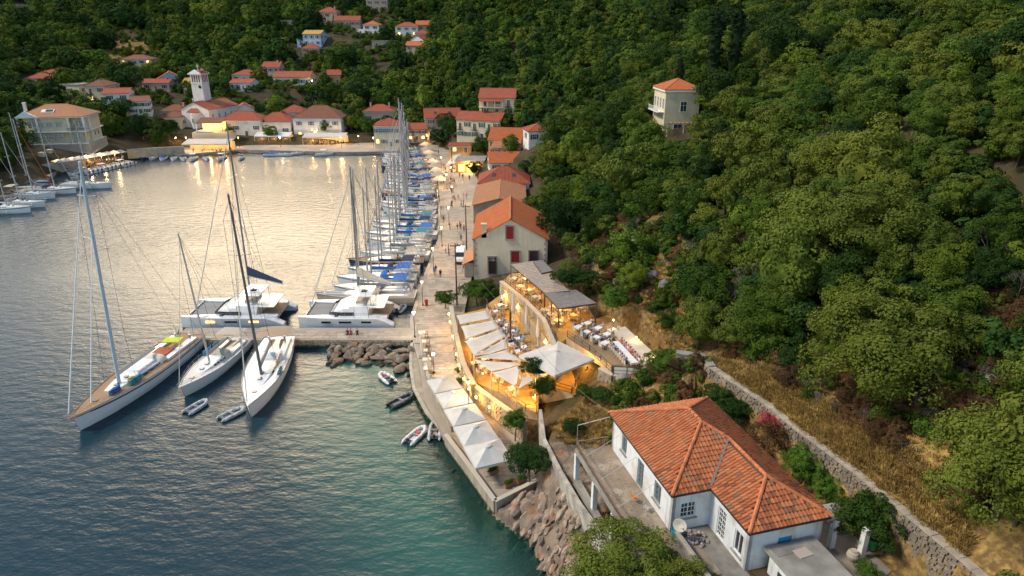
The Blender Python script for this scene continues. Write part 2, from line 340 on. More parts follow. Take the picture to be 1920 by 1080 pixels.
# ---------------------------------------------------------------- the village as a list
# (left x, right x, ridge y, eaves y, foot y) in the photograph, forward distance, depth, roof, turn, walls, tiles, storeys, windows, shutters, label, category
G = 'gabled'; HP = 'hip'; GX = 'gable_side'; FL = 'flat'
BLD = [
 (888,985,372,385,412,149,19,G,0,STONE,ROOF_P,1,0,None,'stone warehouse with pale clay gable roof behind the cream quay house','building',{}),
 (898,992,313,345,372,169,11,HP,0,WHITE,ROOF_R,1,3,SHUTG,'low white house with red hipped roof and a skylight, behind the pale stone warehouse','house',{'skylight':1,'chimney':0}),
 (917,1012,285,306,335,190,9,GX,6,WHITE,ROOF_O,2,4,SHUTG,'long white house with orange roof third back from the cream quay house','house',{}),
 (914,978,240,264,292,213,11,GX,-12,OCHRE,ROOF_O,2,3,SHUTBR,'ochre house with orange roof at the foot of the wooded slope','house',{}),
 (976,1036,268,285,304,203,7,HP,8,WHITE,ROOF_O,1,3,SHUTG,'small white cottage with orange hipped roof beside the ochre house','house',{}),
 (852,942,210,226,262,234,8,GX,-18,CREAM,ROOF_R,2,6,SHUTG,'long cream two storey house with dark shutters and balconies above the quay trees','house',{'balcony':1}),
 (797,866,203,222,246,262,9,GX,10,TAN,ROOF_R,2,3,SHUTG,'tan house with red roof and two skylights at the end of the quay row','house',{'skylight':1}),
 (897,966,166,184,216,238,10,GX,-6,CREAM,ROOF_R,2,3,SHUTBR,'cream hillside house with red roofs and a covered balcony above the long cream house','house',{'balcony':1,'porch':1}),
 (990,1034,233,247,268,192,7,HP,12,WHITE,ROOF_R,1,2,SHUTG,'little white house with red roof alone among trees under the slope','house',{}),
 (703,752,222,236,276,252,9,HP,0,CREAM,ROOF_R,2,4,SHUTB,'cream two storey house with bright blue shutters right on the far quay','house',{'lit':1}),
 (682,740,196,209,235,285,10,HP,0,PINK,ROOF_R,1,3,SHUTG,'pink house with red hipped roof and two chimneys behind the far quay','house',{'chimney':2}),
 (553,642,198,222,262,268,13,HP,0,WHITE,ROOF_B,2,4,SHUTGR,'wide house with large brown hipped roof behind the far quay trees','house',{'lit':1}),
 (486,548,211,229,262,268,10,HP,0,WHITE,ROOF_R,1,3,SHUTG,'white house with red pyramid roof beside the purple bougainvillea','house',{}),
 (525,576,197,212,235,292,10,HP,5,WHITE,ROOF_R,1,2,SHUTG,'house with low red hipped roof behind the palm tree','house',{}),
 (416,492,209,226,256,266,10,HP,0,WHITE,ROOF_R,1,4,SHUTG,'long white bungalow with red roof between the church and the pyramid roof','house',{}),
 (443,478,195,206,222,290,8,G,20,WHITE,ROOF_R,1,1,SHUTG,'small white gabled house behind the long bungalow','house',{}),
 (302,342,208,221,240,270,9,HP,0,CREAM,ROOF_B,1,2,SHUTG,'cream cottage with dark brown roof left of the church','house',{}),
 (302,350,196,209,224,284,8,HP,0,PINK,ROOF_B,1,2,SHUTG,'pink house with brown roof just behind the cream cottage','house',{'chimney':1}),
 (268,318,148,156,170,318,8,GX,0,PINK,ROOF_R,1,3,SHUTBR,'long pink house with narrow red roof on the hillside left of the bell tower','house',{'chimney':1}),
 (298,345,135,149,162,335,10,G,25,BLUEW,ROOF_O,2,2,SHUTB,'sky blue house with orange roof on the hillside behind the church','house',{}),
 (345,372,146,157,176,318,8,GX,0,CREAM,ROOF_Y,2,2,MAROON,'yellow roofed cottage with maroon shutters left of the bell tower','house',{}),
 (430,474,148,156,170,318,9,GX,-6,WHITE,ROOF_R,1,4,SHUTB,'white house with blue shutters right of the bell tower','house',{}),
 (436,482,131,141,154,336,9,HP,0,WHITE,ROOF_R,1,3,SHUTG,'white house with red roof on the terrace above the blue shuttered house','house',{}),
 (512,583,134,145,162,324,11,GX,-3,CREAM,ROOF_R,1,7,SHUTB,'long building with red roof and seven blue windows under a bright lamp','house',{}),
 (492,526,116,127,146,340,8,GX,-4,PINK,ROOF_R,2,3,SHUTGR,'pink two storey house above the long blue windowed building','house',{'chimney':1}),
 (614,640,131,141,158,330,8,GX,6,OCHRE,ROOF_R,1,2,SHUTBR,'bright ochre cottage right of the long blue windowed building','house',{}),
 (566,600,82,91,106,368,8,HP,8,TAN,ROOF_R,2,2,SHUTBR,'tan stone house with red roof just below the yellow roofed white house','house',{}),
 (568,604,57,64,86,380,9,GX,-8,BLUEW,ROOF_Y,2,3,SHUTGR,'pale blue house with yellow roof on the upper hillside','house',{'low':1}),
 (596,634,14,23,46,418,9,HP,-6,PINK,ROOF_R,2,3,SHUTBR,'tall pink house with red pyramid roof near the top of the village','house',{'balcony':1,'chimney':1}),
 (627,676,30,39,50,410,9,GX,4,TAN,ROOF_R,1,5,SHUTG,'long tan house with red roof beside the tall pink house','house',{}),
 (681,712,39,47,66,400,9,HP,-5,WHITE,ROOF_O,2,2,SHUTG,'white house with orange roof and two tall dark doors on the upper hillside','house',{'low':1}),
 (687,728,-10,0,20,440,9,HP,4,PINK,ROOF_R,2,3,MAROON,'peach mansion with three arched windows at the very top of the village','house',{}),
 (742,784,42,50,68,392,9,HP,0,WHITE,ROOF_R,2,3,SHUTGR,'white house with warmly lit ground floor on the upper hillside','house',{'lit':1}),
 (780,812,39,47,58,404,8,GX,0,TAN,ROOF_O,1,2,SHUTG,'tan house with small orange roof behind the lit white house','house',{}),
 (768,796,66,75,86,372,8,G,-20,WHITE,ROOF_R,1,1,SHUTG,'white gabled cottage below the lit white house','house',{}),
 (759,792,78,86,104,364,8,GX,-14,TAN,ROOF_O,2,2,SHUTB,'lower tan cottage with orange roof and blue shutters stepping down the ridge','house',{}),
 (778,804,56,63,74,384,7,HP,0,WHITE,ROOF_R,1,1,SHUTG,'tiny house with red pyramid roof right of the lit white house','house',{}),
 (698,732,76,78,90,374,7,FL,0,TAN,CONC,1,2,SHUTGR,'plain flat roofed outbuilding below the white orange roofed house','outbuilding',{}),
 (527,548,37,39,48,405,7,FL,0,TAN,CONC,1,1,SHUTGR,'small flat roofed stone hut alone among the far woods','hut',{}),
 (226,284,103,112,121,352,10,HP,4,CREAM,ROOF_B,1,5,SHUTB,'long low house with brown roof below the bare dry hillside','house',{'lit':1}),
 (50,94,136,149,158,300,10,HP,10,WHITE,ROOF_R,1,2,SHUTG,'house with faded red roof half hidden by trees on the left hillside','house',{}),
 (72,108,130,139,147,318,9,HP,0,WHITE,ROOF_R,1,3,SHUTG,'red roofed house behind the half hidden house on the left hillside','house',{}),
 (112,156,158,160,180,288,9,FL,-14,CREAM,CONC,1,1,SHUTG,'long cream flat roofed building on the left hillside','building',{}),
 (165,202,149,162,192,282,11,HP,0,CREAM,ROOF_B,2,2,SHUTBR,'cream house with brown roof and a glowing doorway above the trees','house',{'lit':1,'balcony':1}),
 (200,246,165,176,205,275,11,GX,18,WHITE,ROOF_R,2,2,SHUTG,'white house with red gable roof above the harbour trees','house',{}),
 (248,282,180,191,214,268,11,GX,22,WHITE,ROOF_B,2,3,SHUTG,'white two storey house stepping down beside the harbour trees','house',{}),
 (921,972,266,278,293,199,8,GX,-12,TAN,ROOF_P,1,3,SHUTBR,'tan house with pale clay roof directly in front of the ochre house','house',{}),
 (842,884,268,276,287,224,6,HP,0,OCHRE,ROOF_R,1,2,SHUTBR,'low house with small red roof behind the flat roofed restaurant','house',{'lit':1}),
 (764,800,231,243,263,258,9,GX,4,TAN,ROOF_R,2,3,SHUTBR,'warm lit house with red roof where the boat row ends','house',{'lit':1}),
 (0,62,8,10,26,470,12,FL,4,STONE,CONC,1,2,SHUTGR,'grey stone building on the terrace at the upper left','building',{}),
]
def bld_geo(b):
    x0, x1, yt, ye, yb, d, dep = b[:7]
    a = PD(x0, yb, d); c = PD(x1, yb, d); e = PD(x0, ye, d); t = PD(x0, yt, d+(dep/2 if b[7] in (HP, GX) else 0))
    z = a.z; return (a.x+c.x)/2, d, z, c.x-a.x, dep, max(e.z-z, 2.2), max(t.z-z, e.z-z+.9), R(b[8])
BCTRL = []
for b in BLD:
    x, y, z, w, dep, he, ht, rot = bld_geo(b)
    if z > 3: BCTRL += [(x, y-1, z-.2), (x, y+dep, z+.1)]
# ---------------------------------------------------------------- terrain
def W(px, py, d): p = PD(px, py, d); return (p.x, p.y, p.z)
CTRL = [(30,30,14),(45,30,21),(60,30,31),(20,20,8),(10,20,3),(90,20,50),(24,45,11.5),(36,43,18),(60,45,31),(80,50,43),(10,45,5),
 (20,65,10.5),(26,62,14),(34,70,18.5),(48,65,27),(80,70,43),(16,76,9.5),(22,80,13),(15,90,9.5),(25,90,16),(50,90,31),(90,90,48),(130,90,68),
 (11,115,5),(18,115,11),(30,115,18),(60,115,35),(85,115,46),(130,115,66),(8,135,3),(10,150,4),(20,150,13),(31,150,22),(60,150,37),(110,150,56),(160,150,75),
 (0,180,3),(-2,200,3),(10,200,8),(25,200,17),(50,200,33),(100,200,55),(180,200,85),(-10,236,5),(-2,240,13),(-12,250,9),(10,260,21),(50,260,40),(120,260,66),(220,260,105),
 (-60,290,8),(-30,300,14),(0,300,26),(-60,330,18),(0,330,36),(60,330,56),(180,330,95),(-98,320,17.6),(-60,350,24),(-99,390,38),(-57,390,36),(-101,370,29),(-81,430,48),(0,400,60),
 (-20,375,44),(-190,360,24),(-150,330,17),(-188,290,16),(-315,480,52),(-200,440,50),(-120,275,6),(-123,290,7),(-90,270,4),(-60,262,3),(-150,255,6),(-140,225,4),
 (-160,235,9),(-185,235,16),(-150,205,6),(-145,180,4),(-160,150,6),(-230,250,26),(-260,330,34),(-240,180,26),(-300,250,45),(-8,89,1),(-6,110,1),(-6,135,1),(-8,165,1),(-12,200,1.5),
 (-22,240,2),(-35,262,2),(-60,255,1.5),(-100,258,2),(-150,600,120),(-400,600,130),(100,600,170),(300,600,210),(0,520,95),(-300,800,190),(100,800,240),(400,300,170),(-420,300,80),(-100,500,74),(-250,560,90),
 (27,146,18.5),(36,146,20.5),(31,157,23),(24,138,15.5),(16.5,66,10.2),(13.5,62,7.8),(18,62,11.2),(12,58,6.8),(9,62,5.5),(5,55,3.5),(3,70,2),(-4,75,1.2),(250,100,110),(200,40,80),(100,-40,45),(30,-40,5),(400,0,140)]
_A = np.array(CTRL+BCTRL, float); _xy = _A[:, :2]; _n = len(_A)
_d = np.sqrt(((_xy[:, None]-_xy[None])**2).sum(-1)+1.0)
_K = np.zeros((_n+3, _n+3)); _K[:_n, :_n] = _d; _K[:_n, _n] = 1; _K[:_n, _n+1:] = _xy; _K[_n, :_n] = 1; _K[_n+1:, :_n] = _xy.T
_K[:_n, :_n] += np.eye(_n)*-0.4
_w = np.linalg.solve(_K, np.concatenate([_A[:, 2], np.zeros(3)]))
WATER = [(-600,-200),(-600,60),(-170,95),(-140,135),(-127,165),(-134,188),(-140.5,210),(-133,237.5),(-115,238),(-99,248),(-59,243),(-38,245),(-29.7,238),(-21.3,195),(-17,160),(-15.6,138),
 (-15.9,116),(-15.7,97),(-14.3,89),(-13.6,82),(-11.4,72.5),(-8.4,66.6),(-5.2,60.5),(-1.6,52.6),(1.6,49.6),(2.6,47),(3.6,43),(5,34),(3,20),(0,-200)]
def inpoly(X, Y, poly):
    r = np.zeros(X.shape, bool); n = len(poly); j = n-1
    for i in range(n):
        xi, yi = poly[i][:2]; xj, yj = poly[j][:2]
        if yi != yj:
            c = ((yi > Y) != (yj > Y)) & (X < (xj-xi)*(Y-yi)/(yj-yi)+xi); r ^= c
        j = i
    return r
def dpoly(X, Y, poly, closed=True):
    d = np.full(X.shape, 1e9); n = len(poly)
    for i in range(n if closed else n-1):
        a = poly[i]; b = poly[(i+1) % n]; ex, ey = b[0]-a[0], b[1]-a[1]; L2 = ex*ex+ey*ey+1e-9
        t = np.clip(((X-a[0])*ex+(Y-a[1])*ey)/L2, 0, 1)
        d = np.minimum(d, np.hypot(X-a[0]-t*ex, Y-a[1]-t*ey))
    return d
# level grounds: polygon, height, width of the bank around it
HO = Vector((8.53, 51.89, 0)); HE = Vector((.965, .2616, 0)); HU = Vector((.2616, -.965, 0))
def HL(a, b, z=0): v = HO+HE*a+HU*b; return Vector((v.x, v.y, z))
PADS = [
 ([(-16,90),(-14,80),(-12,73),(-9,67.5),(-6,61.5),(-2.2,53.6),(2.2,56),(2.4,62),(-1.6,67),(-5.2,72),(-7.4,80),(-7.5,92),(-6.5,112),(-6.5,165),(-11,200),(-19,240),(-30,262),(-45,268),(-60,262),(-100,256),(-135,250),(-133,239),(-115,239),(-99,249),(-59,244),(-38,246),(-30,238),(-21.3,195),(-17,160),(-16,138),(-16,116)], .6, 2.5),
 ([(6.4,77.5),(13,84),(18.3,70.5),(16.4,66.8),(10.8,68)], 6.6, 1.0),
 ([(3.4,57),(6.4,46.8),(9.5,40.5),(12,41),(9.5,52),(8.5,58.5),(4.5,60)], 5.0, 1.6),
 ([tuple(HL(.2,-.5)[:2]), tuple(HL(9.8,-3)[:2]), (18.6,60.6), (21.8,54.0), (23.4,48.6), (25.4,43.6), (26.8,38.9), (28.2,34.6), (25,30), tuple(HL(6,22)[:2]), tuple(HL(.2,18)[:2])], 8.4, .7),
]
def _noise2(X, Y, s, seed):
    r = np.random.RandomState(seed); out = 0
    for k in range(5):
        a = r.uniform(0, 6.28); f = s*(1+.7*k); ph = r.uniform(0, 6.28, 2)
        out = out+np.sin(X*math.cos(a)*f+Y*math.sin(a)*f+ph[0]+1.3*np.sin(Y*f*.6+ph[1]))/(1+.6*k)
    return out/2.5
def heights(X, Y):
    sh = X.shape; x = X.ravel(); y = Y.ravel(); z = np.zeros(len(x))
    for i in range(_n): z += _w[i]*np.sqrt((x-_xy[i, 0])**2+(y-_xy[i, 1])**2+1.0)
    z += _w[_n]+_w[_n+1]*x+_w[_n+2]*y; z = z.reshape(sh)
    z = z+_noise2(X, Y, .09, 1)*.8*np.clip((z-6)/15, 0, 1)+_noise2(X, Y, .5, 2)*.22*np.clip((z-2)/8, 0, 1)
    z = np.maximum(z, .7)
    for poly, pz, bw in PADS:
        ins = inpoly(X, Y, poly); d = np.where(ins, 0, dpoly(X, Y, poly)); k = np.clip(1-d/bw, 0, 1); k = k*k*(3-2*k)
        z = z*(1-k)+pz*k
    WLN = [tuple(P(*a)[:2]) for a in ((1318,680,12),(1420,748,12),(1500,812,12),(1600,886,12),(1700,968,12),(1800,1050,12),(1900,1140,12))]
    dl = dpoly(X, Y, WLN, closed=False); z = np.where(z > 8.6, np.minimum(z, 11.75+np.maximum(dl-.4, 0)*.8), z)
    wi = inpoly(X, Y, WATER); dw = dpoly(X, Y, WATER)
    # natural bank by the rocks: the land dips to the shore
    nat = (Y < 58) & (X > -3); z = np.where(nat & ~wi, np.minimum(z, .1+dw*1.0+np.abs(_noise2(X+Y*.5, Y, 1.1, 5))*1.1+_noise2(X, Y, 2.6, 8)*.3), z)
    z = np.where(wi, -.35-np.minimum(dw*.22, 6)-np.where(nat, 0, .8)+_noise2(X, Y, .9, 6)*.25, z)
    return z
def HZ(x, y): return float(heights(np.array([[x]], float), np.array([[y]], float))[0, 0])

def grid_mesh(xs, ys):
    X, Y = np.meshgrid(xs, ys); Z = heights(X, Y); ny, nx = X.shape
    v = np.stack([X, Y, Z], -1).reshape(-1, 3); i = np.arange(ny*nx).reshape(ny, nx)
    f = np.stack([i[:-1, :-1], i[:-1, 1:], i[1:, 1:], i[1:, :-1]], -1).reshape(-1, 4); return v, f, Z
def graded(a, b, fine0, fine1, step, gr):
    xs = [fine0]
    while xs[-1] < fine1: xs.append(xs[-1]+step)
    s = step
    while xs[-1] < b: s *= gr; xs.append(xs[-1]+s)
    l = [fine0]; s = step
    while l[-1] > a: s *= gr; l.append(l[-1]-s)
    return np.array(l[::-1][:-1]+xs)
gx = graded(-700, 700, -8, 45, .45, 1.045); gy = graded(-60, 1100, 22, 98, .45, 1.03)
v, f, Z = grid_mesh(gx, gy)
me = bpy.data.meshes.new('hillside'); me.vertices.add(len(v)); me.vertices.foreach_set('co', v.ravel())
me.loops.add(f.size); me.loops.foreach_set('vertex_index', f.ravel()); me.polygons.add(len(f))
me.polygons.foreach_set('loop_start', np.arange(0, f.size, 4)); me.polygons.foreach_set('use_smooth', np.ones(len(f), bool)); me.update(calc_edges=True)
# cover attribute: 0 soil under trees, 1 dry grass, 2 bare rock
DRYP = [[tuple(P(*a)[:2]) for a in q] for q in (
 [(1330,665,12),(1500,700,14),(1700,690,17),(1920,700,20),(1920,1075,16),(1830,1075,11),(1560,850,12),(1400,740,12)],)]
X, Y = v[:, 0], v[:, 1]
dry = inpoly(X, Y, DRYP[0])*1.0
k = np.clip(1-dpoly(X, Y, DRYP[0])/5, 0, 1); dry = np.maximum(dry, k)
gar = inpoly(X, Y, [(3,57),(9,50),(18,52),(24,50),(27,38),(30,34),(20,62),(18,75),(10,68),(4,64)])*1.0; dry = np.maximum(dry, gar*.8)
dwl = dpoly(X, Y, [tuple(P(*a)[:2]) for a in ((1318,680,12),(1420,748,12),(1500,812,12),(1600,886,12),(1700,968,12),(1900,1140,12))], closed=False); dry = dry*np.clip(1.25-np.maximum(dwl-4, 0)/9, .2, 1)
gap = ((X > 12) & (X < 24) & (Y > 72) & (Y < 115))*.55; dry = np.maximum(dry, gap)
far = inpoly(X, Y, [tuple(PD(*a)[:2]) for a in ((60,90,380),(290,88,400),(290,118,350),(170,120,340),(70,130,330))])*.8; dry = np.maximum(dry, far)
rocky = ((Y < 58) & (X > -3) & (X < 8) & (v[:, 2] < 5.2) & (v[:, 2] > -1))*1.0
for nm, arr in (('dry', dry), ('rocky', rocky)):
    at = me.attributes.new(nm, 'FLOAT', 'POINT'); at.data.foreach_set('value', arr.astype(np.float32))
gm = bpy.data.materials.new('ground'); gm.use_nodes = True; N = gm.node_tree.nodes; L = gm.node_tree.links
b = N['Principled BSDF']; b.inputs['Roughness'].default_value = .95; b.inputs['Specular IOR Level'].default_value = .15
def nz(sc, det=6):
    n = N.new('ShaderNodeTexNoise'); n.inputs['Scale'].default_value = sc; n.inputs['Detail'].default_value = det
    g = N.new('ShaderNodeNewGeometry'); L.new(g.outputs['Position'], n.inputs['Vector']); return n
def mp(src, lo, hi):
    r = N.new('ShaderNodeMapRange'); r.inputs['From Min'].default_value = lo; r.inputs['From Max'].default_value = hi; L.new(src, r.inputs['Value']); return r.outputs[0]
def mxx(fac, a, bb):
    x = N.new('ShaderNodeMix'); x.data_type = 'RGBA'
    L.new(fac, x.inputs['Factor'])
    for i, q in ((6, a), (7, bb)):
        if isinstance(q, tuple): x.inputs[i].default_value = (*q, 1)
        else: L.new(q, x.inputs[i])
    return x.outputs[2]
soil = mxx(mp(nz(.25).outputs['Fac'], .4, .6), (.050, .046, .024), (.085, .062, .034))
grass = mxx(mp(nz(.5).outputs['Fac'], .38, .62), (.27, .165, .055), (.15, .095, .045))
grass = mxx(mp(nz(2.3).outputs['Fac'], .45, .7), grass, (.44, .29, .09))
rock = mxx(mp(nz(.8, 8).outputs['Fac'], .4, .62), (.26, .20, .15), (.13, .10, .08))
rock = mxx(mp(nz(.7).outputs['Fac'], .56, .66), rock, (.22, .11, .055))
a1 = N.new('ShaderNodeAttribute'); a1.attribute_name = 'dry'; a2 = N.new('ShaderNodeAttribute'); a2.attribute_name = 'rocky'
c = mxx(a1.outputs['Fac'], soil, grass); c = mxx(a2.outputs['Fac'], c, rock)
L.new(c, b.inputs['Base Color'])
bn = N.new('ShaderNodeBump'); bn.inputs['Strength'].default_value = .9; bn.inputs['Distance'].default_value = .35; L.new(nz(1.6, 8).outputs['Fac'], bn.inputs['Height']); L.new(bn.outputs[0], b.inputs['Normal'])
me.materials.append(gm)
tag(link('hillside', me), kind='structure')

# ---------------------------------------------------------------- sea: one sheet, clear over the shallows
nx, ny = 150, 150
wx = graded(-900, 900, -25, 10, .8, 1.08); wy = graded(-300, 330, 30, 95, .9, 1.07)
X, Y = np.meshgrid(wx, wy); sy, sx = X.shape
wi = inpoly(X, Y, WATER); dw = np.where(wi, dpoly(X, Y, WATER), 0)
vv = np.stack([X, Y, np.zeros_like(X)], -1).reshape(-1, 3); ii = np.arange(sx*sy).reshape(sy, sx)
keep = (dpoly(X, Y, WATER) < 8) | wi
ff = np.stack([ii[:-1, :-1], ii[:-1, 1:], ii[1:, 1:], ii[1:, :-1]], -1).reshape(-1, 4); ff = ff[keep.ravel()[ff].any(1)]
wm = bpy.data.meshes.new('sea'); wm.from_pydata(vv.tolist(), [], ff.tolist())
at = wm.attributes.new('shore', 'FLOAT', 'POINT')
SHORE_NAT = [(-13,78),(-11.4,72.5),(-8.4,66.6),(-5.2,60.5),(-1.6,52.6),(1.6,49.6),(3.6,43),(5,34),(3,20),(0,0)]
dn = dpoly(X, Y, SHORE_NAT, closed=False)
at.data.foreach_set('value', dn.ravel().astype(np.float32))
wmat = bpy.data.materials.new('sea_water'); wmat.use_nodes = True; N = wmat.node_tree.nodes; L = wmat.node_tree.links
for n in list(N):
    if n.type == 'BSDF_PRINCIPLED': N.remove(n)
g = N.new('ShaderNodeNewGeometry')
def wnoise(sc, stx, det, rot=0):
    m = N.new('ShaderNodeMapping'); m.inputs['Scale'].default_value = (sc*stx, sc, sc); m.inputs['Rotation'].default_value = (0, 0, rot)
    L.new(g.outputs['Position'], m.inputs[0]); n = N.new('ShaderNodeTexNoise'); n.inputs['Scale'].default_value = 1; n.inputs['Detail'].default_value = det
    L.new(m.outputs[0], n.inputs['Vector']); return n.outputs['Fac']
h1 = wnoise(.8, .55, 4, .3); h2 = wnoise(3.0, .6, 3, -.2); calm = wnoise(.045, .6, 3)
ad = N.new('ShaderNodeMath'); ad.operation = 'MULTIPLY_ADD'; ad.inputs[1].default_value = .25; L.new(h2, ad.inputs[0]); L.new(h1, ad.inputs[2])
bn = N.new('ShaderNodeBump'); bn.inputs['Strength'].default_value = .75; bn.inputs['Distance'].default_value = .45
cm = mp(calm, .3, .7); st = N.new('ShaderNodeMath'); st.operation = 'MULTIPLY_ADD'; st.inputs[1].default_value = .26; st.inputs[2].default_value = .12; L.new(cm, st.inputs[0]); L.new(st.outputs[0], bn.inputs['Strength'])
L.new(ad.outputs[0], bn.inputs['Height'])
sa = N.new('ShaderNodeAttribute'); sa.attribute_name = 'shore'
shal = N.new('ShaderNodeMapRange'); shal.interpolation_type = 'SMOOTHSTEP'; shal.inputs['From Min'].default_value = 22; shal.inputs['From Max'].default_value = 2; L.new(sa.outputs['Fac'], shal.inputs['Value'])
deep = mxx(shal.outputs[0], (.009, .034, .050), (.022, .100, .082))
df = N.new('ShaderNodeBsdfDiffuse'); L.new(deep, df.inputs['Color'])
tp = N.new('ShaderNodeBsdfTransparent'); tp.inputs[0].default_value = (.45, .72, .62, 1)
near = N.new('ShaderNodeMapRange'); near.interpolation_type = 'SMOOTHSTEP'; near.inputs['From Min'].default_value = 7; near.inputs['From Max'].default_value = 0; near.inputs['To Max'].default_value = .75; L.new(sa.outputs['Fac'], near.inputs['Value'])
m1 = N.new('ShaderNodeMixShader'); L.new(near.outputs[0], m1.inputs[0]); L.new(df.outputs[0], m1.inputs[1]); L.new(tp.outputs[0], m1.inputs[2])
gl = N.new('ShaderNodeBsdfGlossy'); gl.inputs['Roughness'].default_value = .2; L.new(bn.outputs[0], gl.inputs['Normal'])
fr = N.new('ShaderNodeFresnel'); fr.inputs['IOR'].default_value = 1.34; L.new(bn.outputs[0], fr.inputs['Normal'])
m2 = N.new('ShaderNodeMixShader'); L.new(fr.outputs[0], m2.inputs[0]); L.new(m1.outputs[0], m2.inputs[1]); L.new(gl.outputs[0], m2.inputs[2]); L.new(m2.outputs[0], N['Material Output'].inputs[0])
wm.materials.append(wmat)
tag(link('sea', wm), kind='structure')
# ---------------------------------------------------------------- trees
def crown_mesh(name, seed, rx=1, ry=1, rz=.8, clumps=40, leaves=60, leaf=.07, cr=.32, mat=None, nj=.45, core=.55, flat=.0, upb=.35, inner=.25):
    r = np.random.RandomState(seed)
    # clump centres spread on and under the surface of a lumpy ellipsoid
    n = clumps; d = r.normal(size=(n, 3)); d /= np.linalg.norm(d, axis=1)[:, None]; d[:, 2] = np.where(d[:, 2] < -.35, -d[:, 2], d[:, 2])
    rad = r.uniform(.62, .95, n)+.12*np.sin(d[:, 0]*3+seed)+.1*np.sin(d[:, 1]*4+seed*2)
    rad[r.rand(n) < inner] *= .55
    cc = d*rad[:, None]*np.array([rx, ry, rz]); crr = cr*r.uniform(.6, 1.25, n)
    tint = r.rand(n)
    idx = np.repeat(np.arange(n), leaves); m = len(idx)
    q = r.normal(size=(m, 3)); q /= np.linalg.norm(q, axis=1)[:, None]
    out = q*.8+d[idx]*.5+np.array([0, 0, upb]); out /= np.linalg.norm(out, axis=1)[:, None]
    p = cc[idx]+out*crr[idx][:, None]*r.uniform(.75, 1.1, m)[:, None]*np.array([1, 1, .8])
    nn = out+r.normal(size=(m, 3))*nj; nn /= np.linalg.norm(nn, axis=1)[:, None]
    a = np.cross(nn, r.normal(size=(m, 3))); a /= np.linalg.norm(a, axis=1)[:, None]; b2 = np.cross(nn, a)
    s = leaf*r.uniform(.6, 1.3, m)[:, None]
    v = np.stack([p-a*s, p-b2*s*.55, p+a*s, p+b2*s*.55], 1).reshape(-1, 3)
    f = np.arange(4*m).reshape(-1, 4); tn = np.repeat(np.clip(tint[idx]+r.normal(size=m)*.15, 0, 1), 4)
    V = [v]; F = f.tolist(); T = [tn]; base = len(v)
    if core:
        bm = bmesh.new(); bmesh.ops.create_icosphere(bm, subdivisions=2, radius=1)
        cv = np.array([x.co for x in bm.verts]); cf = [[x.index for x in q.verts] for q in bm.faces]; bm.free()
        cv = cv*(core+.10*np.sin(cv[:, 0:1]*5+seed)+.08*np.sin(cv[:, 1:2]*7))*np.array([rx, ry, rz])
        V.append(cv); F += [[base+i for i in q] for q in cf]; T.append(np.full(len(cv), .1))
    v = np.concatenate(V); me = bpy.data.meshes.new(name)
    me.from_pydata(v.tolist(), [], F); at = me.attributes.new('tint', 'FLOAT', 'POINT'); at.data.foreach_set('value', np.concatenate(T).astype(np.float32))
    me.materials.append(mat); return me
def trunk_mesh(name, seed, h=1.0, r0=.06, limbs=5, matl=None, reach=.55):
    r = random.Random(seed); m = MB(); top = Vector((r.uniform(-.08, .08), r.uniform(-.08, .08), h*.62))
    mid = Vector((top.x*.3+.03, top.y*.4, h*.3))
    m.tube((0, 0, -.25), mid, r0, r0*.8, 7); m.tube(mid, top, r0*.8, r0*.6, 7)
    for k in range(limbs):
        a = 6.28*k/limbs+r.uniform(-.4, .4); e = top+Vector((math.cos(a)*reach, math.sin(a)*reach, h*r.uniform(.25, .6)))
        j = top.lerp(e, .5)+Vector((0, 0, .05)); m.tube(mid.lerp(top, r.uniform(.6, 1)), j, r0*.42, r0*.28, 5); m.tube(j, e, r0*.28, r0*.1, 4)
    me = bpy.data.meshes.new(name); me.from_pydata(m.v, [], m.f); me.materials.append(matl or BARK); return me
# unit trees: crown radius 1, centred; trunk 1 tall
KM = {}
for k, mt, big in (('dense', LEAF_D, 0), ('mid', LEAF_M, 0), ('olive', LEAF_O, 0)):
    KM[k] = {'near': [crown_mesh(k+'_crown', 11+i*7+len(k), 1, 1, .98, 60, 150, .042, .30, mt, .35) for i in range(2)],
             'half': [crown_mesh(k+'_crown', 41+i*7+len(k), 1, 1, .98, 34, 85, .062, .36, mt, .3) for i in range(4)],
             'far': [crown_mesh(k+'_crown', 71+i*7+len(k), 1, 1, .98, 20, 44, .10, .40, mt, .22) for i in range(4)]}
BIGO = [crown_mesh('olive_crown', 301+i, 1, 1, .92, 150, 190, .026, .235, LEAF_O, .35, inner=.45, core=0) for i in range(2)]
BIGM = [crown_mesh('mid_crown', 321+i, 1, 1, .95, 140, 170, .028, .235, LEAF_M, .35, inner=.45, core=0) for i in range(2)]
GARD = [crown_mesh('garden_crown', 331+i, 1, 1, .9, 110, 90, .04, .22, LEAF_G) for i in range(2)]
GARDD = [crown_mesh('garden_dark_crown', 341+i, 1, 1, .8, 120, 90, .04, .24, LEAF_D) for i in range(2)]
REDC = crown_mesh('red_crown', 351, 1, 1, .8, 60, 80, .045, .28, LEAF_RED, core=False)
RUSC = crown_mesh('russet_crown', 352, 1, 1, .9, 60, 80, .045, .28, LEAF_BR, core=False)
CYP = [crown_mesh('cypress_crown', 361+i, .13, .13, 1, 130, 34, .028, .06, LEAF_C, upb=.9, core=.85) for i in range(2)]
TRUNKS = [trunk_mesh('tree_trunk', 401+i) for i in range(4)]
CYPT = trunk_mesh('cypress_trunk', 410, 1, .03, 3, None, .05)
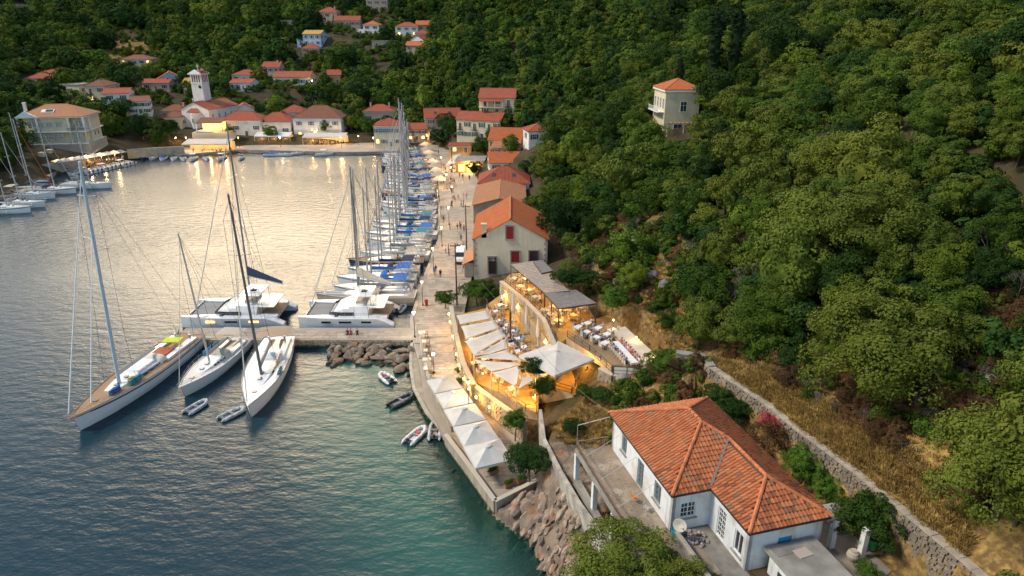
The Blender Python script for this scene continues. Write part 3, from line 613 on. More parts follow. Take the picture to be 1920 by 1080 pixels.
def twigs(seed):
    r = random.Random(seed); m = MB()
    def br(p, d, l, rad, n):
        e = p+d*l; m.tube(p, e, rad, rad*.6, 4)
        if n:
            for k in range(3): br(e, (d+Vector((r.uniform(-.8, .8), r.uniform(-.8, .8), r.uniform(-.2, .5)))).normalized(), l*.72, rad*.55, n-1)
    for k in range(4): br(Vector((0, 0, 0)), Vector((r.uniform(-.6, .6), r.uniform(-.6, .6), 1)).normalized(), .36, .03, 4)
    me = bpy.data.meshes.new('bare_twigs'); me.from_pydata(m.v, [], m.f); me.materials.append(DEADWOOD); return me
TWIG = [twigs(1), twigs(2)]
def tree(name, crown, x, y, rad, hz=None, label=None, cat='tree', group=None, z=None, th=None, rz=None, sq=1.0, trunk=None, root=None):
    "rad: crown radius, th: height of the crown's centre above the ground"
    z = HZ(x, y) if z is None else z; th = rad*1.05 if th is None else th
    t = empty(name, (x, y, z), rnd.uniform(0, 6.28) if rz is None else rz, label, cat, group)
    c = link('crown', crown, t, (0, 0, th), 0, (rad, rad*rnd.uniform(.92, 1.08), rad*sq))
    k = link('trunk', trunk or rnd.choice(TRUNKS), t, (0, 0, 0), 0, (rad, rad, max(th, .4)))
    return t
# where nothing grows: footprints given as discs or polygons, filled before the forest is planted
CLEAR = []      # (x, y, r)
CLEARP = [[(-16,90),(-14,80),(-11,72),(-1,52),(4,42),(6,30),(20,24),(28,36),(27,46),(23.5,57),(18.6,66),(18.6,70),(16.6,79),(13,85),(9,93),(7.5,100),(8,135),(2,150),(1,170),(-5,195),(-8,222),(-20,240),(-24,262),(-45,274),(-70,268),(-100,268),(-140,256),(-150,232),(-146,205),(-140,175),(-140,150),(-180,95),(-600,60),(-600,-200),(0,-200)], WATER, DRYP[0], [tuple(P(*a)[:2]) for a in ((1640,985,11),(1800,960,13),(1990,1000,16),(1990,1300,10),(1600,1300,9))]]
# ---------------------------------------------------------------- buildings
def clip_interval(poly2, a):
    ts = []; n = len(poly2)
    for i in range(n):
        (a0, t0), (a1, t1) = poly2[i], poly2[(i+1) % n]
        if (a0 <= a < a1) or (a1 <= a < a0): ts.append(t0+(t1-t0)*(a-a0)/(a1-a0))
    return (min(ts), max(ts)) if len(ts) >= 2 else None
def roof_frame(poly3):
    p = [Vector(q) for q in poly3]; n = Vector((0, 0, 0))
    for i in range(len(p)): n += p[i].cross(p[(i+1) % len(p)])
    n.normalize()
    if n.z < 0: n = -n
    D = Vector((n.x, n.y, 0)); D = D-n*D.dot(n); D.normalize()
    if D.z > 0: D = -D
    A = D.cross(n).normalized()
    return p, n, D, A
def corrugate(m, poly3, pitch=.3, r=.07, mi=0):
    p, n, D, A = roof_frame(poly3)
    if abs(n.z) > .999: return
    o = p[0]; q = [((v-o).dot(A), (v-o).dot(D)) for v in p]
    a0 = min(t[0] for t in q); a1 = max(t[0] for t in q); k = int((a1-a0)/pitch)
    for i in range(k):
        a = a0+(i+.5)*pitch+(a1-a0-k*pitch)/2; iv = clip_interval(q, a)
        if not iv or iv[1]-iv[0] < .3: continue
        vs = []
        for t in iv:
            c = o+A*a+D*t
            for u, h in ((-1, 0), (-.45, 1), (.45, 1), (1, 0)): vs.append(c+A*(u*pitch*.36)+n*(h*r+.004))
        m.add(vs, [(0, 1, 5, 4), (1, 2, 6, 5), (2, 3, 7, 6), (7, 3, 2, 1) if 0 else (4, 5, 6, 7)], mi)
def roof_polys(w, d, he, ht, kind, ov=.35):
    x = w/2+ov; y0 = -ov; y1 = d+ov; W_, D_ = 2*x, y1-y0; ym = (y0+y1)/2
    E = [(-x, y0, he), (x, y0, he), (x, y1, he), (-x, y1, he)]
    if kind == HP:
        if W_ >= D_: r0, r1 = (-x+D_/2, ym, ht), (x-D_/2+.01, ym, ht)
        else: r0, r1 = (0, y0+W_/2, ht), (0, y1-W_/2, ht)
        if W_ >= D_: return [[E[0], E[1], r1, r0], [E[2], E[3], r0, r1], [E[3], E[0], r0], [E[1], E[2], r1]], [(r0, r1), (E[0], r0), (E[3], r0), (E[1], r1), (E[2], r1)]
        return [[E[0], E[1], r0], [E[2], E[3], r1], [E[3], E[0], r0, r1], [E[1], E[2], r1, r0]], [(r0, r1), (E[0], r0), (E[1], r0), (E[2], r1), (E[3], r1)]
    if kind == G:
        r0, r1 = (0, y0, ht), (0, y1, ht); return [[E[0], r0, r1, E[3]], [r0, E[1], E[2], r1]], [(r0, r1)]
    if kind == GX:
        r0, r1 = (-x, ym, ht), (x, ym, ht); return [[E[0], E[1], r1, r0], [E[2], E[3], r0, r1]], [(r0, r1)]
    return [], []
_wc = {}
FRAMEM = WHITEP
def window_at(par, x, y, z, rz, w=.95, h=1.35, shut=None, glass=None, frame=None, detail=True, name='window'):
    "opening: surround, mullions and pane; shutters are sub-parts. (x, y) on the wall face, rz: outward direction of -y"
    g = glass or GLASSB; key = ('w', round(w, 2), round(h, 2), g.name, (frame or FRAMEM).name, detail)
    if key not in _wc:
        m = MB(); f = .09
        for sx in (-1, 1): m.box((sx*(w/2+f/2), -.03, 0), (f, .1, h+2*f), 0, 0)
        m.box((0, -.03, h/2+f/2), (w, .1, f), 0, 0); m.box((0, -.05, -h/2-f/2), (w+.12, .16, f*.9), 0, 0)
        m.box((0, -.004, 0), (w, .03, h), 0, 1)
        if detail:
            m.box((0, -.025, 0), (.05, .02, h), 0, 0); m.box((0, -.022, h*.12), (w, .02, .045), 0, 0)
        ob = m.build(name, [frame or FRAMEM, g]); _wc[key] = ob.data; bpy.data.objects.remove(ob)
    o = link(name, _wc[key], par, (x, y, z), rz)
    if shut:
        k2 = ('s', round(w, 2), round(h, 2), shut.name)
        if k2 not in _wc:
            m = MB()
            m.box((0, -.075, 0), (w*.5, .045, h+.04))
            ob = m.build('shutter', shut); _wc[k2] = ob.data; bpy.data.objects.remove(ob)
        for sx in (-1, 1): link('shutter', _wc[k2], o, (sx*(w*.75+.1), 0, 0))
    return o
def door_at(par, x, y, z, rz, w=1.1, h=2.2, m1=None, frame=None):
    k = ('d', w, h, (m1 or SHUTBR).name)
    if k not in _wc:
        m = MB()
        for sx in (-1, 1): m.box((sx*(w/2+.06), -.03, h/2), (.12, .12, h+.12), 0, 0)
        m.box((0, -.03, h+.06), (w, .12, .12), 0, 0); m.box((0, -.01, h/2), (w, .05, h), 0, 1); m.box((0, -.04, h/2), (.04, .02, h), 0, 0)
        ob = m.build('door', [frame or FRAMEM, m1 or SHUTBR]); _wc[k] = ob.data; bpy.data.objects.remove(ob)
    return link('door', _wc[k], par, (x, y, z), rz)
def gable_walls(m, w, d, he, ht, kind, below=5, mi=0):
    x = w/2; m.box((0, d/2, (he-below)/2), (w, d, he+below), 0, mi)
    tb = .02
    if kind == G:
        for y0, y1 in ((0, .25), (d-.25, d)): m.add([(-x, y0, he), (x, y0, he), (0, y0, ht-tb), (-x, y1, he), (x, y1, he), (0, y1, ht-tb)], [(0, 1, 2), (5, 4, 3), (0, 2, 5, 3), (2, 1, 4, 5)], mi)
    if kind == GX:
        for x0, x1 in ((-x, -x+.25), (x-.25, x)): m.add([(x0, 0, he), (x0, d, he), (x0, d/2, ht-tb), (x1, 0, he), (x1, d, he), (x1, d/2, ht-tb)], [(2, 1, 0), (3, 4, 5), (0, 3, 5, 2), (5, 4, 1, 2)], mi)
BROOT = []; GARD_SPOTS = []
def roof_obj(par, w, d, he, ht, kind, rm, ribs=0):
    m = MB()
    if kind == FL:
        m.box((0, d/2, he+.1), (w+.5, d+.5, .2)); 
        for a in (-1, 1): m.box((a*(w/2+.17), d/2, he+.33), (.16, d+.5, .26)); m.box((0, d/2+a*(d/2+.17), he+.33), (w+.18, .16, .26))
        return m.build('roof', rm, par)
    ps, rid = roof_polys(w, d, he, ht, kind)
    for q in ps:
        m.slab([Vector(v)+Vector((0, 0, .14)) for v in q], .13)
        if ribs: corrugate(m, [Vector(v)+Vector((0, 0, .14)) for v in q], ribs, .06)
    for a, b2 in rid: m.tube(Vector(a)+Vector((0, 0, .15)), Vector(b2)+Vector((0, 0, .15)), .11, .11, 6)
    return m.build('roof', rm, par, fix=not ribs)
def building(b):
    x, y, z, w, d, he, ht, rot = bld_geo(b); kind, wall, rm, st, nc, sh, label, cat, opt = b[7], b[9], b[10], b[11], b[12], b[13], b[14], b[15], b[16]
    t = empty(cat.replace(' ', '_'), (x, y, z), rot, label, cat, 'houses of the village')
    if abs(rot) > 0: w *= .96
    m = MB(); gable_walls(m, w, d, he, ht, kind, 5 if z > 3 else 1); m.box((0, d/2, -.2 if z < 3 else -1), (w+.12, d+.12, .9 if z < 3 else 2.4)) ; m.build('wall', wall, t)
    m = MB(); m.box((0, d/2, he-.12), (w+.3, d+.3, .2)); m.build('eaves_trim', WHITEP, t) if kind in (HP,) else None
    r = roof_obj(t, w, d, he, ht, kind, rm, .34 if y < 225 else 0)
    for k in range(opt.get('chimney', 0)):
        cx = (-1 if k else 1)*w*.3; m = MB(); m.box((cx, d*.45, ht-.1), (.6, .6, 1.6)); m.box((cx, d*.45, ht+.75), (.75, .75, .12)); m.build('chimney', wall, r)
    if opt.get('skylight'):
        for k in (-.2, .2):
            m = MB(); s = (ht-he)/(d/2+.35); m.slab([(k*w-.5, d*.18, he+s*(d*.18+.35)+.25), (k*w+.5, d*.18, he+s*(d*.18+.35)+.25), (k*w+.5, d*.18+1.1, he+s*(d*.18+1.45)+.25), (k*w-.5, d*.18+1.1, he+s*(d*.18+1.45)+.25)], .1); m.build('skylight', GLASSB, r)
    sth = he/st; det = y < 300
    for s in range(st):
        zc = sth*s+sth*.55; wh = min(1.35, sth*.5)
        for i in range(nc):
            wx = (i-(nc-1)/2)*w/nc
            lit = opt.get('lit') and s == 0 and i % 2 == 0
            isdoor = s == 0 and i == nc//2 and nc > 1
            if opt.get('balcony') and s == st-1 and i % 2 == 0:
                door_at(t, wx, -.01, sth*s+.1, 0, 1.0, min(2.1, sth*.75), sh)
                bm_ = MB(); bm_.box((wx, -.5, sth*s+.02), (1.9, 1.0, .12))
                for q in range(9): bm_.box((wx-.9+q*.225, -.97, sth*s+.55), (.03, .03, .95))
                bm_.box((wx, -.97, sth*s+1.05), (1.9, .05, .05)); bm_.build('balcony', DMETAL, t)
            elif isdoor: door_at(t, wx, -.01, 0.02, 0, 1.0, min(2.1, sth*.8), sh)
            else: window_at(t, wx, -.01, zc, 0, min(1.0, w/nc*.5), wh, None if lit else sh, LITWIN if lit else None, None, det)
        ns = max(1, int(d/3.6)) if nc else 0
        for i in range(ns):
            for sd_ in ((-1, 1) if abs(rot) > .15 or True else ()):
                window_at(t, sd_*(w/2+.01), d*(i+.5)/ns, zc, sd_*math.pi/2, .9, wh, sh, None, None, det)
    if opt.get('porch'):
        m = MB(); m.slab([(-w*.48, -2.2, sth+2.0), (w*.2, -2.2, sth+2.0), (w*.2, 0, sth+2.5), (-w*.48, 0, sth+2.5)], .14); m.build('porch_roof', rm, t)
        m = MB(); m.box((-w*.14, -1.1, sth), (w*.7, 2.2, .2)); m.build('balcony_slab', CREAM, t)
        for k in range(4): mm = MB(); mm.box((-w*.46+k*w*.213, -2.05, sth+1.05), (.16, .16, 1.95)); mm.build('post', WHITEP, t)
    if opt.get('low'):
        m = MB(); m.box((-w/2-2, d*.35, he*.3-2), (4, d*.5, he*.6+4)); m.build('side_wing', wall, t)
        window_at(t, -w/2-2, d*.1-.01, he*.3, 0, .9, 1.1, None, None, None, det)
    CLEAR.append((x+math.sin(-rot)*0, y+d/2-1, max(w, d)*.5+2.2)); CLEAR.append((x, y-3.5, w*.42+1))
    if z > 14:
        for q in (6, 10, 14, 18, 23) + ((28, 33) if y > 300 else ()): CLEAR.append((x*(1-q/y), y-q, w*.42+1.5))
        GARD_SPOTS.append((x, y, w))
    BROOT.append(t); return t
for b in BLD: building(b)

# --- big cream quay house, gable to the camera, fourteen metres deep
def quay_house():
    x0, x1, y = -6.85, 6.3, 115.6; w = x1-x0; z = 1.2; he = 8.05-z; ht = 11.75-z; d = 16.5
    t = empty('quay_house', ((x0+x1)/2, y, z), 0, 'large cream rendered house with bright orange gable roof and maroon shutters beside the promenade', 'house')
    m = MB(); gable_walls(m, w, d, he, ht, G, 1); m.build('wall', mat('warm_cream_render', (.76, .66, .50), .9, (.68, .59, .45), .5, .2, 5, streak=.3), t)
    r = MB(); ps, rid = roof_polys(w, d, he, ht, G, .22)
    for q in ps:
        r.slab([Vector(v)+Vector((0, 0, .14)) for v in q], .14); corrugate(r, [Vector(v)+Vector((0, 0, .14)) for v in q], .52, .1)
    for a, b2 in rid: r.tube(Vector(a)+Vector((0, 0, .2)), Vector(b2)+Vector((0, 0, .2)), .17, .17, 6)
    ro = r.build('roof', ROOF_O, t)
    m = MB(); m.box((-w/2+1.9, .35, he+1.6), (.9, .7, 2.4)); m.box((-w/2+1.9, .35, he+2.85), (1.05, .85, .14)); m.build('chimney', CREAM, ro)
    # stone quoins at both corners, picked out one by one
    qm = {}
    for sx in (-1, 1):
        for k in range(13):
            L_ = .62 if k % 2 else .4; key = (k % 2, sx)
            if key not in qm:
                q = MB(); q.box((0, 0, 0), (L_, .12, .44)); o = q.build('quoin_stone', STONE, t); qm[key] = o.data; o.location = (sx*(w/2-L_/2+.03), -.03, .45+k*.52)
            else: link('quoin_stone', qm[key], t, (sx*(w/2-L_/2+.03), -.03, .45+k*.52))
    # upper opening, two tall shuttered windows, the grand doorway
    def opening(px, z0, ww, hh, shutters, name='window'):
        m = MB(); f = .22
        for s in (-1, 1): m.box((px+s*(ww/2+f/2), -.05, z0+hh/2), (f, .16, hh), 0, 0)
        m.box((px, -.06, z0+hh+f/2), (ww+2*f, .18, f), 0, 0); m.box((px, -.09, z0-f/2), (ww+2*f+.1, .24, f), 0, 0)
        m.box((px, -.01, z0+hh/2), (ww, .06, hh), 0, 1); o = m.build(name, [STONE, GLASSB], t)
        for s, kind in shutters:
            q = MB()
            if kind == 'closed': q.box((px+s*ww/4, -.06, z0+hh/2), (ww/2-.03, .06, hh-.04))
            else: q.box((px+s*(ww/2-.12), -.34, z0+hh/2), (.06, .6, hh-.04))
            q.build('shutter', MAROON if kind == 'open' else mat('red_shutter', (.26, .012, .02), .6), o)
        return o
    def lx(px, py): p = PD(px, py, y); return p.x-(x0+x1)/2, p.z-z
    a = lx(956, 448); opening(a[0], a[1], 1.25, 2.3, ((-1, 'closed'), (1, 'closed')))
    a = lx(966, 492); opening(a[0], a[1], 1.4, 2.1, ((-1, 'closed'), (1, 'closed')))
    a = lx(1000, 490); opening(a[0], a[1], 1.5, 2.0, ((-1, 'open'), (1, 'open')))
    a = lx(923, 513); o = opening(a[0], max(a[1], .1), 1.35, 3.2, ((-1, 'open'), (1, 'open')), 'door')
    q = MB()
    for i in range(5): q.box((a[0]-.54+i*.27, -.05, 3.7-.4), (.05, .05, .8))
    for i in range(3): q.box((a[0], -.05, 3.0+i*.3), (1.3, .05, .05))
    q.build('fanlight_grille', WHITEP, o)
    for i in range(4): window_at(t, -w/2-.01, 2+i*4, 3.4, -math.pi/2, .9, 1.3, MAROON); window_at(t, w/2+.01, 2+i*4, 3.4, math.pi/2, .9, 1.3, MAROON)
    # lean-to with lit awning against the promenade side
    m = MB(); m.box((-w/2-.9, 3.5, 1.2), (1.6, 7, 2.6)); m.build('side_lean_to', STONE, t)
    m = MB(); m.slab([(-w/2-2.1, -.2, 2.3), (-w/2-.02, -.2, 3.3), (-w/2-.02, 7.3, 3.3), (-w/2-2.1, 7.3, 2.3)], .12); m.build('lean_to_roof', ROOF_P, t)
    CLEAR.append((0, 123, 10)); return t
quay_house()

# --- church: nave, apse roof, bell tower
def church():
    nx, ny, nz = PD(380, 245, 272); x0 = PD(345, 245, 272).x; x1 = PD(398, 245, 272).x; w = x1-x0+1.5
    z = 4.0; he = PD(345, 205, 272).z-z; ht = PD(369, 192, 272).z-z; d = 18
    t = empty('church', ((x0+x1)/2, 272, z), R(-16), 'white church with red gable roof and tall white bell tower above the harbour', 'church')
    m = MB(); gable_walls(m, w, d, he, ht, G, 4); m.build('nave_wall', WHITE, t); ro = roof_obj(t, w, d, he, ht, G, ROOF_R)
    m = MB(); m.bar((0, -.2, ht+.2), (0, -.2, ht+1.6), .16); m.bar((-.45, -.2, ht+1.15), (.45, -.2, ht+1.15), .14); m.build('cross', WHITEP, ro)
    m = MB(); m.slab([(-3, -1.4, he-1.0), (3, -1.4, he-1.0), (1.4, 0, he+.4), (-1.4, 0, he+.4)], .2); m.build('apse_roof', ROOF_R, t)
    m = MB(); m.lathe((0, 0, 0), [(1.9, -1), (1.9, he-1.3)], 12); m.build('apse', WHITE, t)
    for i in range(5):
        window_at(t, w/2+.01, 2+i*3.7, 5.2, math.pi/2, .8, 2.6, None, mat('pink_glass', (.35, .12, .16), .4)); window_at(t, -w/2-.01, 2+i*3.7, 5.2, -math.pi/2, .8, 2.6)
    window_at(t, 0, -1.92, 4.2, 0, .6, 1.6)
    # tower
    b = empty('bell_tower', (PD(382, 200, 280).x, 280, 4), R(-10), 'slender white bell tower with louvred belfry, red cap and clock beside the church roof', 'bell tower')
    hw = 2.35; H = PD(372, 139, 280).z-4
    m = MB(); m.box((0, 0, H/2-1), (2*hw, 2*hw, H+2)); m.box((0, 0, H-3.3), (2*hw+.3, 2*hw+.3, .2)); m.build('shaft', WHITE, b)
    for a in range(4):
        ax, ay = math.sin(a*math.pi/2), -math.cos(a*math.pi/2); tx, ty = -ay, ax
        for k in range(4):
            q = MB(); u = (k-1.5)*.95; q.box((ax*(hw+.01)+tx*u, ay*(hw+.01)+ty*u, H-1.6), (.45 if ax == 0 else .05, .05 if ax == 0 else .45, 2.6)); q.build('belfry_opening', MAROON, b)
    q = MB(); q.lathe((0, 0, 0), [(.62, 0), (.62, .08)], 16); o = q.build('clock_face', GLASSB, b, (1.3, -hw-.02, H-4.6)); o.rotation_euler = (math.pi/2, 0, 0)
    for zz in (8.5, 4.8): window_at(b, -.4, -hw-.01, zz, 0, .5, 1.0)
    m = MB(); m.box((0, 0, H+.15), (2*hw+1.1, 2*hw+1.1, .3)); m.build('cornice', WHITE, b)
    m = MB(); m.box((0, 0, H+.3+.6), (2*hw+.9, 2*hw+.9, 1.2), 0, 0, .55); m.build('cap', ROOF_R, b)
    for s in (-1, 1):
        m = MB(); m.add([(-hw-.55, s*(hw+.55), H+.3), (hw+.55, s*(hw+.55), H+.3), (0, s*(hw+.1), H+1.9), (-hw-.55, s*(hw+.3), H+.3), (hw+.55, s*(hw+.3), H+.3), (0, s*(hw-.2), H+1.9)], [(0, 1, 2), (5, 4, 3), (0, 2, 5, 3), (1, 4, 5, 2), (0, 3, 4, 1)]); m.build('pediment', WHITE, b)
    m = MB(); m.bar((0, 0, H+1.3), (0, 0, H+3.8), .2); m.bar((-.6, 0, H+3), (.6, 0, H+3), .18); m.build('cross', WHITEP, b)
    CLEAR.append((t.location.x, 280, 14)); CLEAR.append((t.location.x, 268, 9))
church()

# --- big villa at the left, hipped roof, corner loggias, terrace basement
def big_villa():
    d0 = 222; z = 6.3; a = PD(42, 270, d0); c = PD(150, 270, d0); w = 19.5; t = empty('hotel_villa', ((a.x+c.x)/2+1, d0+1, z), R(9), 'large three storey villa with orange hipped roof and corner loggias above the left quay', 'villa')
    he = 9.3; ht = 12.6; d = 13
    m = MB(); m.box((0, d/2, -3), (w+1, d+1, 8), 0); m.build('basement_wall', mat('pale_stone', (.42, .38, .31), .9, (.34, .30, .25), .8, .3, 4), t)
    m = MB(); m.box((0, d/2+.5, 3), (w-1.0, d-1, 4.6)); m.box((.4, d/2+.2, 7), (w-10.6, d-.6, 5.2)); m.box((0, d/2+1.2, 7), (w-.8, d-2.4, 5.2)); m.build('wall', CREAM, t)
    m = MB(); m.box((0, d/2-.2, 4.7), (w+.5, d+1.2, .3)); m.box((0, d/2, 9.15), (w+.6, d+.6, .26)); m.box((0, d/2-.3, .9), (w+.8, d+1.2, .25)); m.build('floor_band', WHITEP, t)
    r = roof_obj(t, w, d, he, ht, HP, ROOF_P)
    m = MB(); m.slab([(-3.2, 1.8, he+1.45), (.6, 1.8, he+1.45), (.6, 3.2, he+2.15), (-3.2, 3.2, he+2.15)], .25); m.build('skylight', WHITEP, r)
    m = MB(); m.slab([(-1.9, 1.9, he+1.52), (.3, 1.9, he+1.52), (.3, 3.0, he+2.1), (-1.9, 3.0, he+2.1)], .04); m.build('roof_hatch_glass', GLASSB, r)
    m = MB(); m.box((-w/2+.5, 5.5, ht-.6), (.8, .8, 2.6)); m.box((-w/2+.5, 5.5, ht+.75), (1, 1, .14)); m.build('chimney', WHITEP, r)
    # gabled loggia on the left corner
    m = MB(); m.add([(-w/2-.6, -.7, he), (-w/2+6.4, -.7, he), (-w/2+2.9, -.7, he+2.1), (-w/2-.6, -.35, he), (-w/2+6.4, -.35, he), (-w/2+2.9, -.35, he+2.1)], [(0, 1, 2), (5, 4, 3), (0, 2, 5, 3), (1, 4, 5, 2)]); m.build('pediment', WHITEP, t)
    m = MB()
    for px, py in ((-w/2+.1, -.3), (-w/2+5.6, -.3), (-w/2+.1, 4), (w/2-4.6, -.3), (w/2-.1, -.3), (w/2-.1, 4)):
        q = MB(); q.box((px, py, 7), (.5, .5, 4.4)); q.build('pillar', WHITEP, t)
        q = MB(); q.box((px, py, 2.9), (.45, .3, 3.6)); q.build('pilaster', CREAM, t)
    for sx in (-1, 1):
        m = MB(); cx = sx*(w/2-2.6)
        for k in range(22): m.box((cx-2.6+k*.25, -.75, 5.35), (.05, .05, .95))
        m.box((cx, -.75, 5.85), (5.4, .08, .08)); m.build('railing', DMETAL, t)
    for s, zz in ((0, 3.1), (1, 7.0)):
        for px in (-3.4, -1.0, 1.8): window_at(t, px, (0 if not s else .3-.1)-.01, zz, 0, 1.5, 1.4, None, mat('grey_blind', (.30, .30, .28), .7))
        for px in (-7.6, -6.2, 6.2, 7.8): window_at(t, px, -.01 if not s else 2.39, zz-.1, 0, 1.2, 1.9, None, mat('grey_blind', (.30, .30, .28), .7))
        for q in range(3): window_at(t, w/2-.49, 5+q*2.6, zz, math.pi/2, 1.0, 1.4)
    CLEAR.append((t.location.x, d0+7, 16)); CLEAR.append((t.location.x+2, d0-4, 11))
big_villa()

# --- tower-like cream villa on the right slope
def hill_villa():
    y = 150; a = PD(1243, 240, y); c = PD(1308, 240, y); w = c.x-a.x; z = 21.0; he = PD(1243, 171, y).z-z; ht = PD(1243, 148, y+5).z-z
    t = empty('hill_villa', ((a.x+c.x)/2, y, z), R(5), 'tall cream villa with red hipped roof and white balcony standing alone in the forest', 'villa'); d = 8.5
    he = max(he, 7.2); ht = max(ht, he+1.6)
    m = MB(); m.box((0, d/2, he/2-3), (w, d, he+6)); m.build('wall', CREAM, t)
    m = MB(); m.box((0, d/2, he+.02), (w+.7, d+.7, .34)); m.build('cornice', WHITEP, t); roof_obj(t, w, d, he+.2, ht, HP, ROOF_O, .34)
    m = MB(); m.box((2.2, d+1.6, he/2-2), (w*.7, 4, he+4)); m.build('rear_wing', CREAM, t)
    window_at(t, .3, -.01, he-3.2, 0, 1.3, 2.0); window_at(t, -.6, -.01, 1.3, 0, 1.8, 2.2)
    for k in range(4): window_at(t, -w/2-.01, 1.2+k*2, he-2.6, -math.pi/2, .8, 2.0)
    m = MB(); m.box((-w/2-.7, d/2, he-4.4), (1.4, d-1, .2)); m.build('balcony_slab', WHITEP, t)
    m = MB()
    for k in range(24): m.box((-w/2-1.35, .8+k*.3, he-3.85), (.04, .04, .9))
    m.box((-w/2-1.35, d/2, he-3.4), (.06, d-1, .06)); m.build('balcony_rail', WHITEP, t)
    m = MB()
    for k in range(9): m.bar((-w/2+.3+k*w/8.5, -2.2, 2.95), (-w/2+.3+k*w/8.5, 0, 2.95), .1, .14)
    m.bar((-w/2, -2.1, 2.82), (w/2, -2.1, 2.82), .12, .14); m.build('pergola', WOOD, t)
    for k in (-1, 0, 1): q = MB(); q.box((k*(w/2-.2), -2.1, .3), (.12, .12, 5.0)); q.build('post', WHITEP, t)
    CLEAR.append((t.location.x, y+4, 6.6)); [CLEAR.append((t.location.x-1-q*.2, y-q, 5.0)) for q in (3, 6, 9, 12)]
hill_villa()
# dry-stone terrace wall under the upper left building
t = empty('terrace_wall', PD(35, 34, 455), R(-3), 'long grey retaining wall crossing the upper left hillside', 'wall')
m = MB(); m.box((20, 0, -2), (62, 1.2, 7)); m.box((62, 4, -4), (46, 1.2, 7)); m.build('wall', CONC, t)
for q in range(-10, 90, 9): CLEAR.append((t.location.x+q, 451, 6))
# ---------------------------------------------------------------- woods
def proj(x, y, z):
    yy = y*_c-(z-CAMH)*_s; zz = y*_s+(z-CAMH)*_c
    return 960+FPX*x/yy, 540-FPX*zz/yy, yy
SPECIAL = [  # named trees: kind, photo x, foot y, foot level guess (forward distance), crown radius, centre height, squash
]
rr = np.random.RandomState(5)
def cand(x0, x1, y0, y1, s):
    xs = np.arange(x0, x1, s); ys = np.arange(y0, y1, s*.9); X, Y = np.meshgrid(xs, ys); X = X+(np.arange(len(ys)) % 2)[:, None]*s/2
    X = X+rr.uniform(-.38, .38, X.shape)*s; Y = Y+rr.uniform(-.38, .38, Y.shape)*s; return X.ravel(), Y.ravel()
def ok_mask(X, Y, margin=0):
    k = np.ones(X.shape, bool)
    for p in CLEARP: k &= ~inpoly(X, Y, p)
    for cx, cy, r in CLEAR: k &= (X-cx)**2+(Y-cy)**2 > (r+margin)**2
    return k
def infrustum(X, Y, Z, H=8):
    yy = Y*_c-(Z-CAMH)*_s; zz = Y*_s+(Z-CAMH)*_c; zt = Y*_s+(Z+H-CAMH)*_c
    px = 960+FPX*X/np.maximum(yy, 1); py = 540-FPX*zz/np.maximum(yy, 1); pt = 540-FPX*zt/np.maximum(yy, 1)
    return (yy > 5) & (px > -220) & (px < 2140) & (pt < 1250) & (py > -160)
T = []
for (x0, x1, y0, y1, s) in ((8, 130, 28, 120, 4.7), (-30, 230, 120, 300, 5.0), (-430, -30, 170, 300, 5.2), (-560, 420, 300, 470, 6.0), (-650, 600, 470, 640, 7.5)):
    X, Y = cand(x0, x1, y0, y1, s); Z = heights(X, Y); k = ok_mask(X, Y) & infrustum(X, Y, Z) & (Z > 1.8)
    # bare patches of the left hillside and the rocky bank above the terraces
    k &= ~inpoly(X, Y, [tuple(PD(*a)[:2]) for a in ((215,92,405),(290,90,405),(292,118,352),(215,118,352))])
    k &= ~(inpoly(X, Y, [tuple(PD(*a)[:2]) for a in ((95,95,400),(215,92,405),(215,118,352),(80,125,340))]) & (rr.rand(len(X)) < .6))
    k &= ~((X > 9) & (X < 22) & (Y > 74) & (Y < 112) & (rr.rand(len(X)) < .8))
    X, Y, Z = X[k], Y[k], Z[k]
    rad = s*rr.uniform(.40, .66, len(X)); big = rr.rand(len(X)) < .13; rad[big] *= 1.6
    for q in zip(X, Y, Z, rad): T.append(q)
T = np.array(T)
size = T[:, 3]/np.hypot(T[:, 1], T[:, 0]); order = np.argsort(-size*(1+.0*T[:, 0]))
nv = _noise2(T[:, 0], T[:, 1], .045, 9)
lush = np.clip((T[:, 0]+20)/70, 0, 1)*np.clip((240-T[:, 1])/120, 0, 1)     # yellower woods on the near right slope
u = rr.rand(len(T))
kind = np.where(u < .34-.14*lush+.12*nv, 0, np.where(u < .86-.26*lush, 1, 2))
NEAR = 270
groups = {0: ('dense_tree', 'dense', ('dense dark evergreen tree of the wooded slope', 'dense dark evergreen tree in the middle of the forest', 'tall dark evergreen tree behind the waterfront houses')),
          1: ('broadleaf_tree', 'mid', ('mid green round tree of the wooded slope', 'mid green round tree in the middle of the forest', 'mid green tree behind the waterfront houses')),
          2: ('olive_tree', 'olive', ('yellowish green olive tree of the wooded slope', 'yellowish green olive tree in the middle of the forest', 'pale olive tree behind the waterfront houses'))}
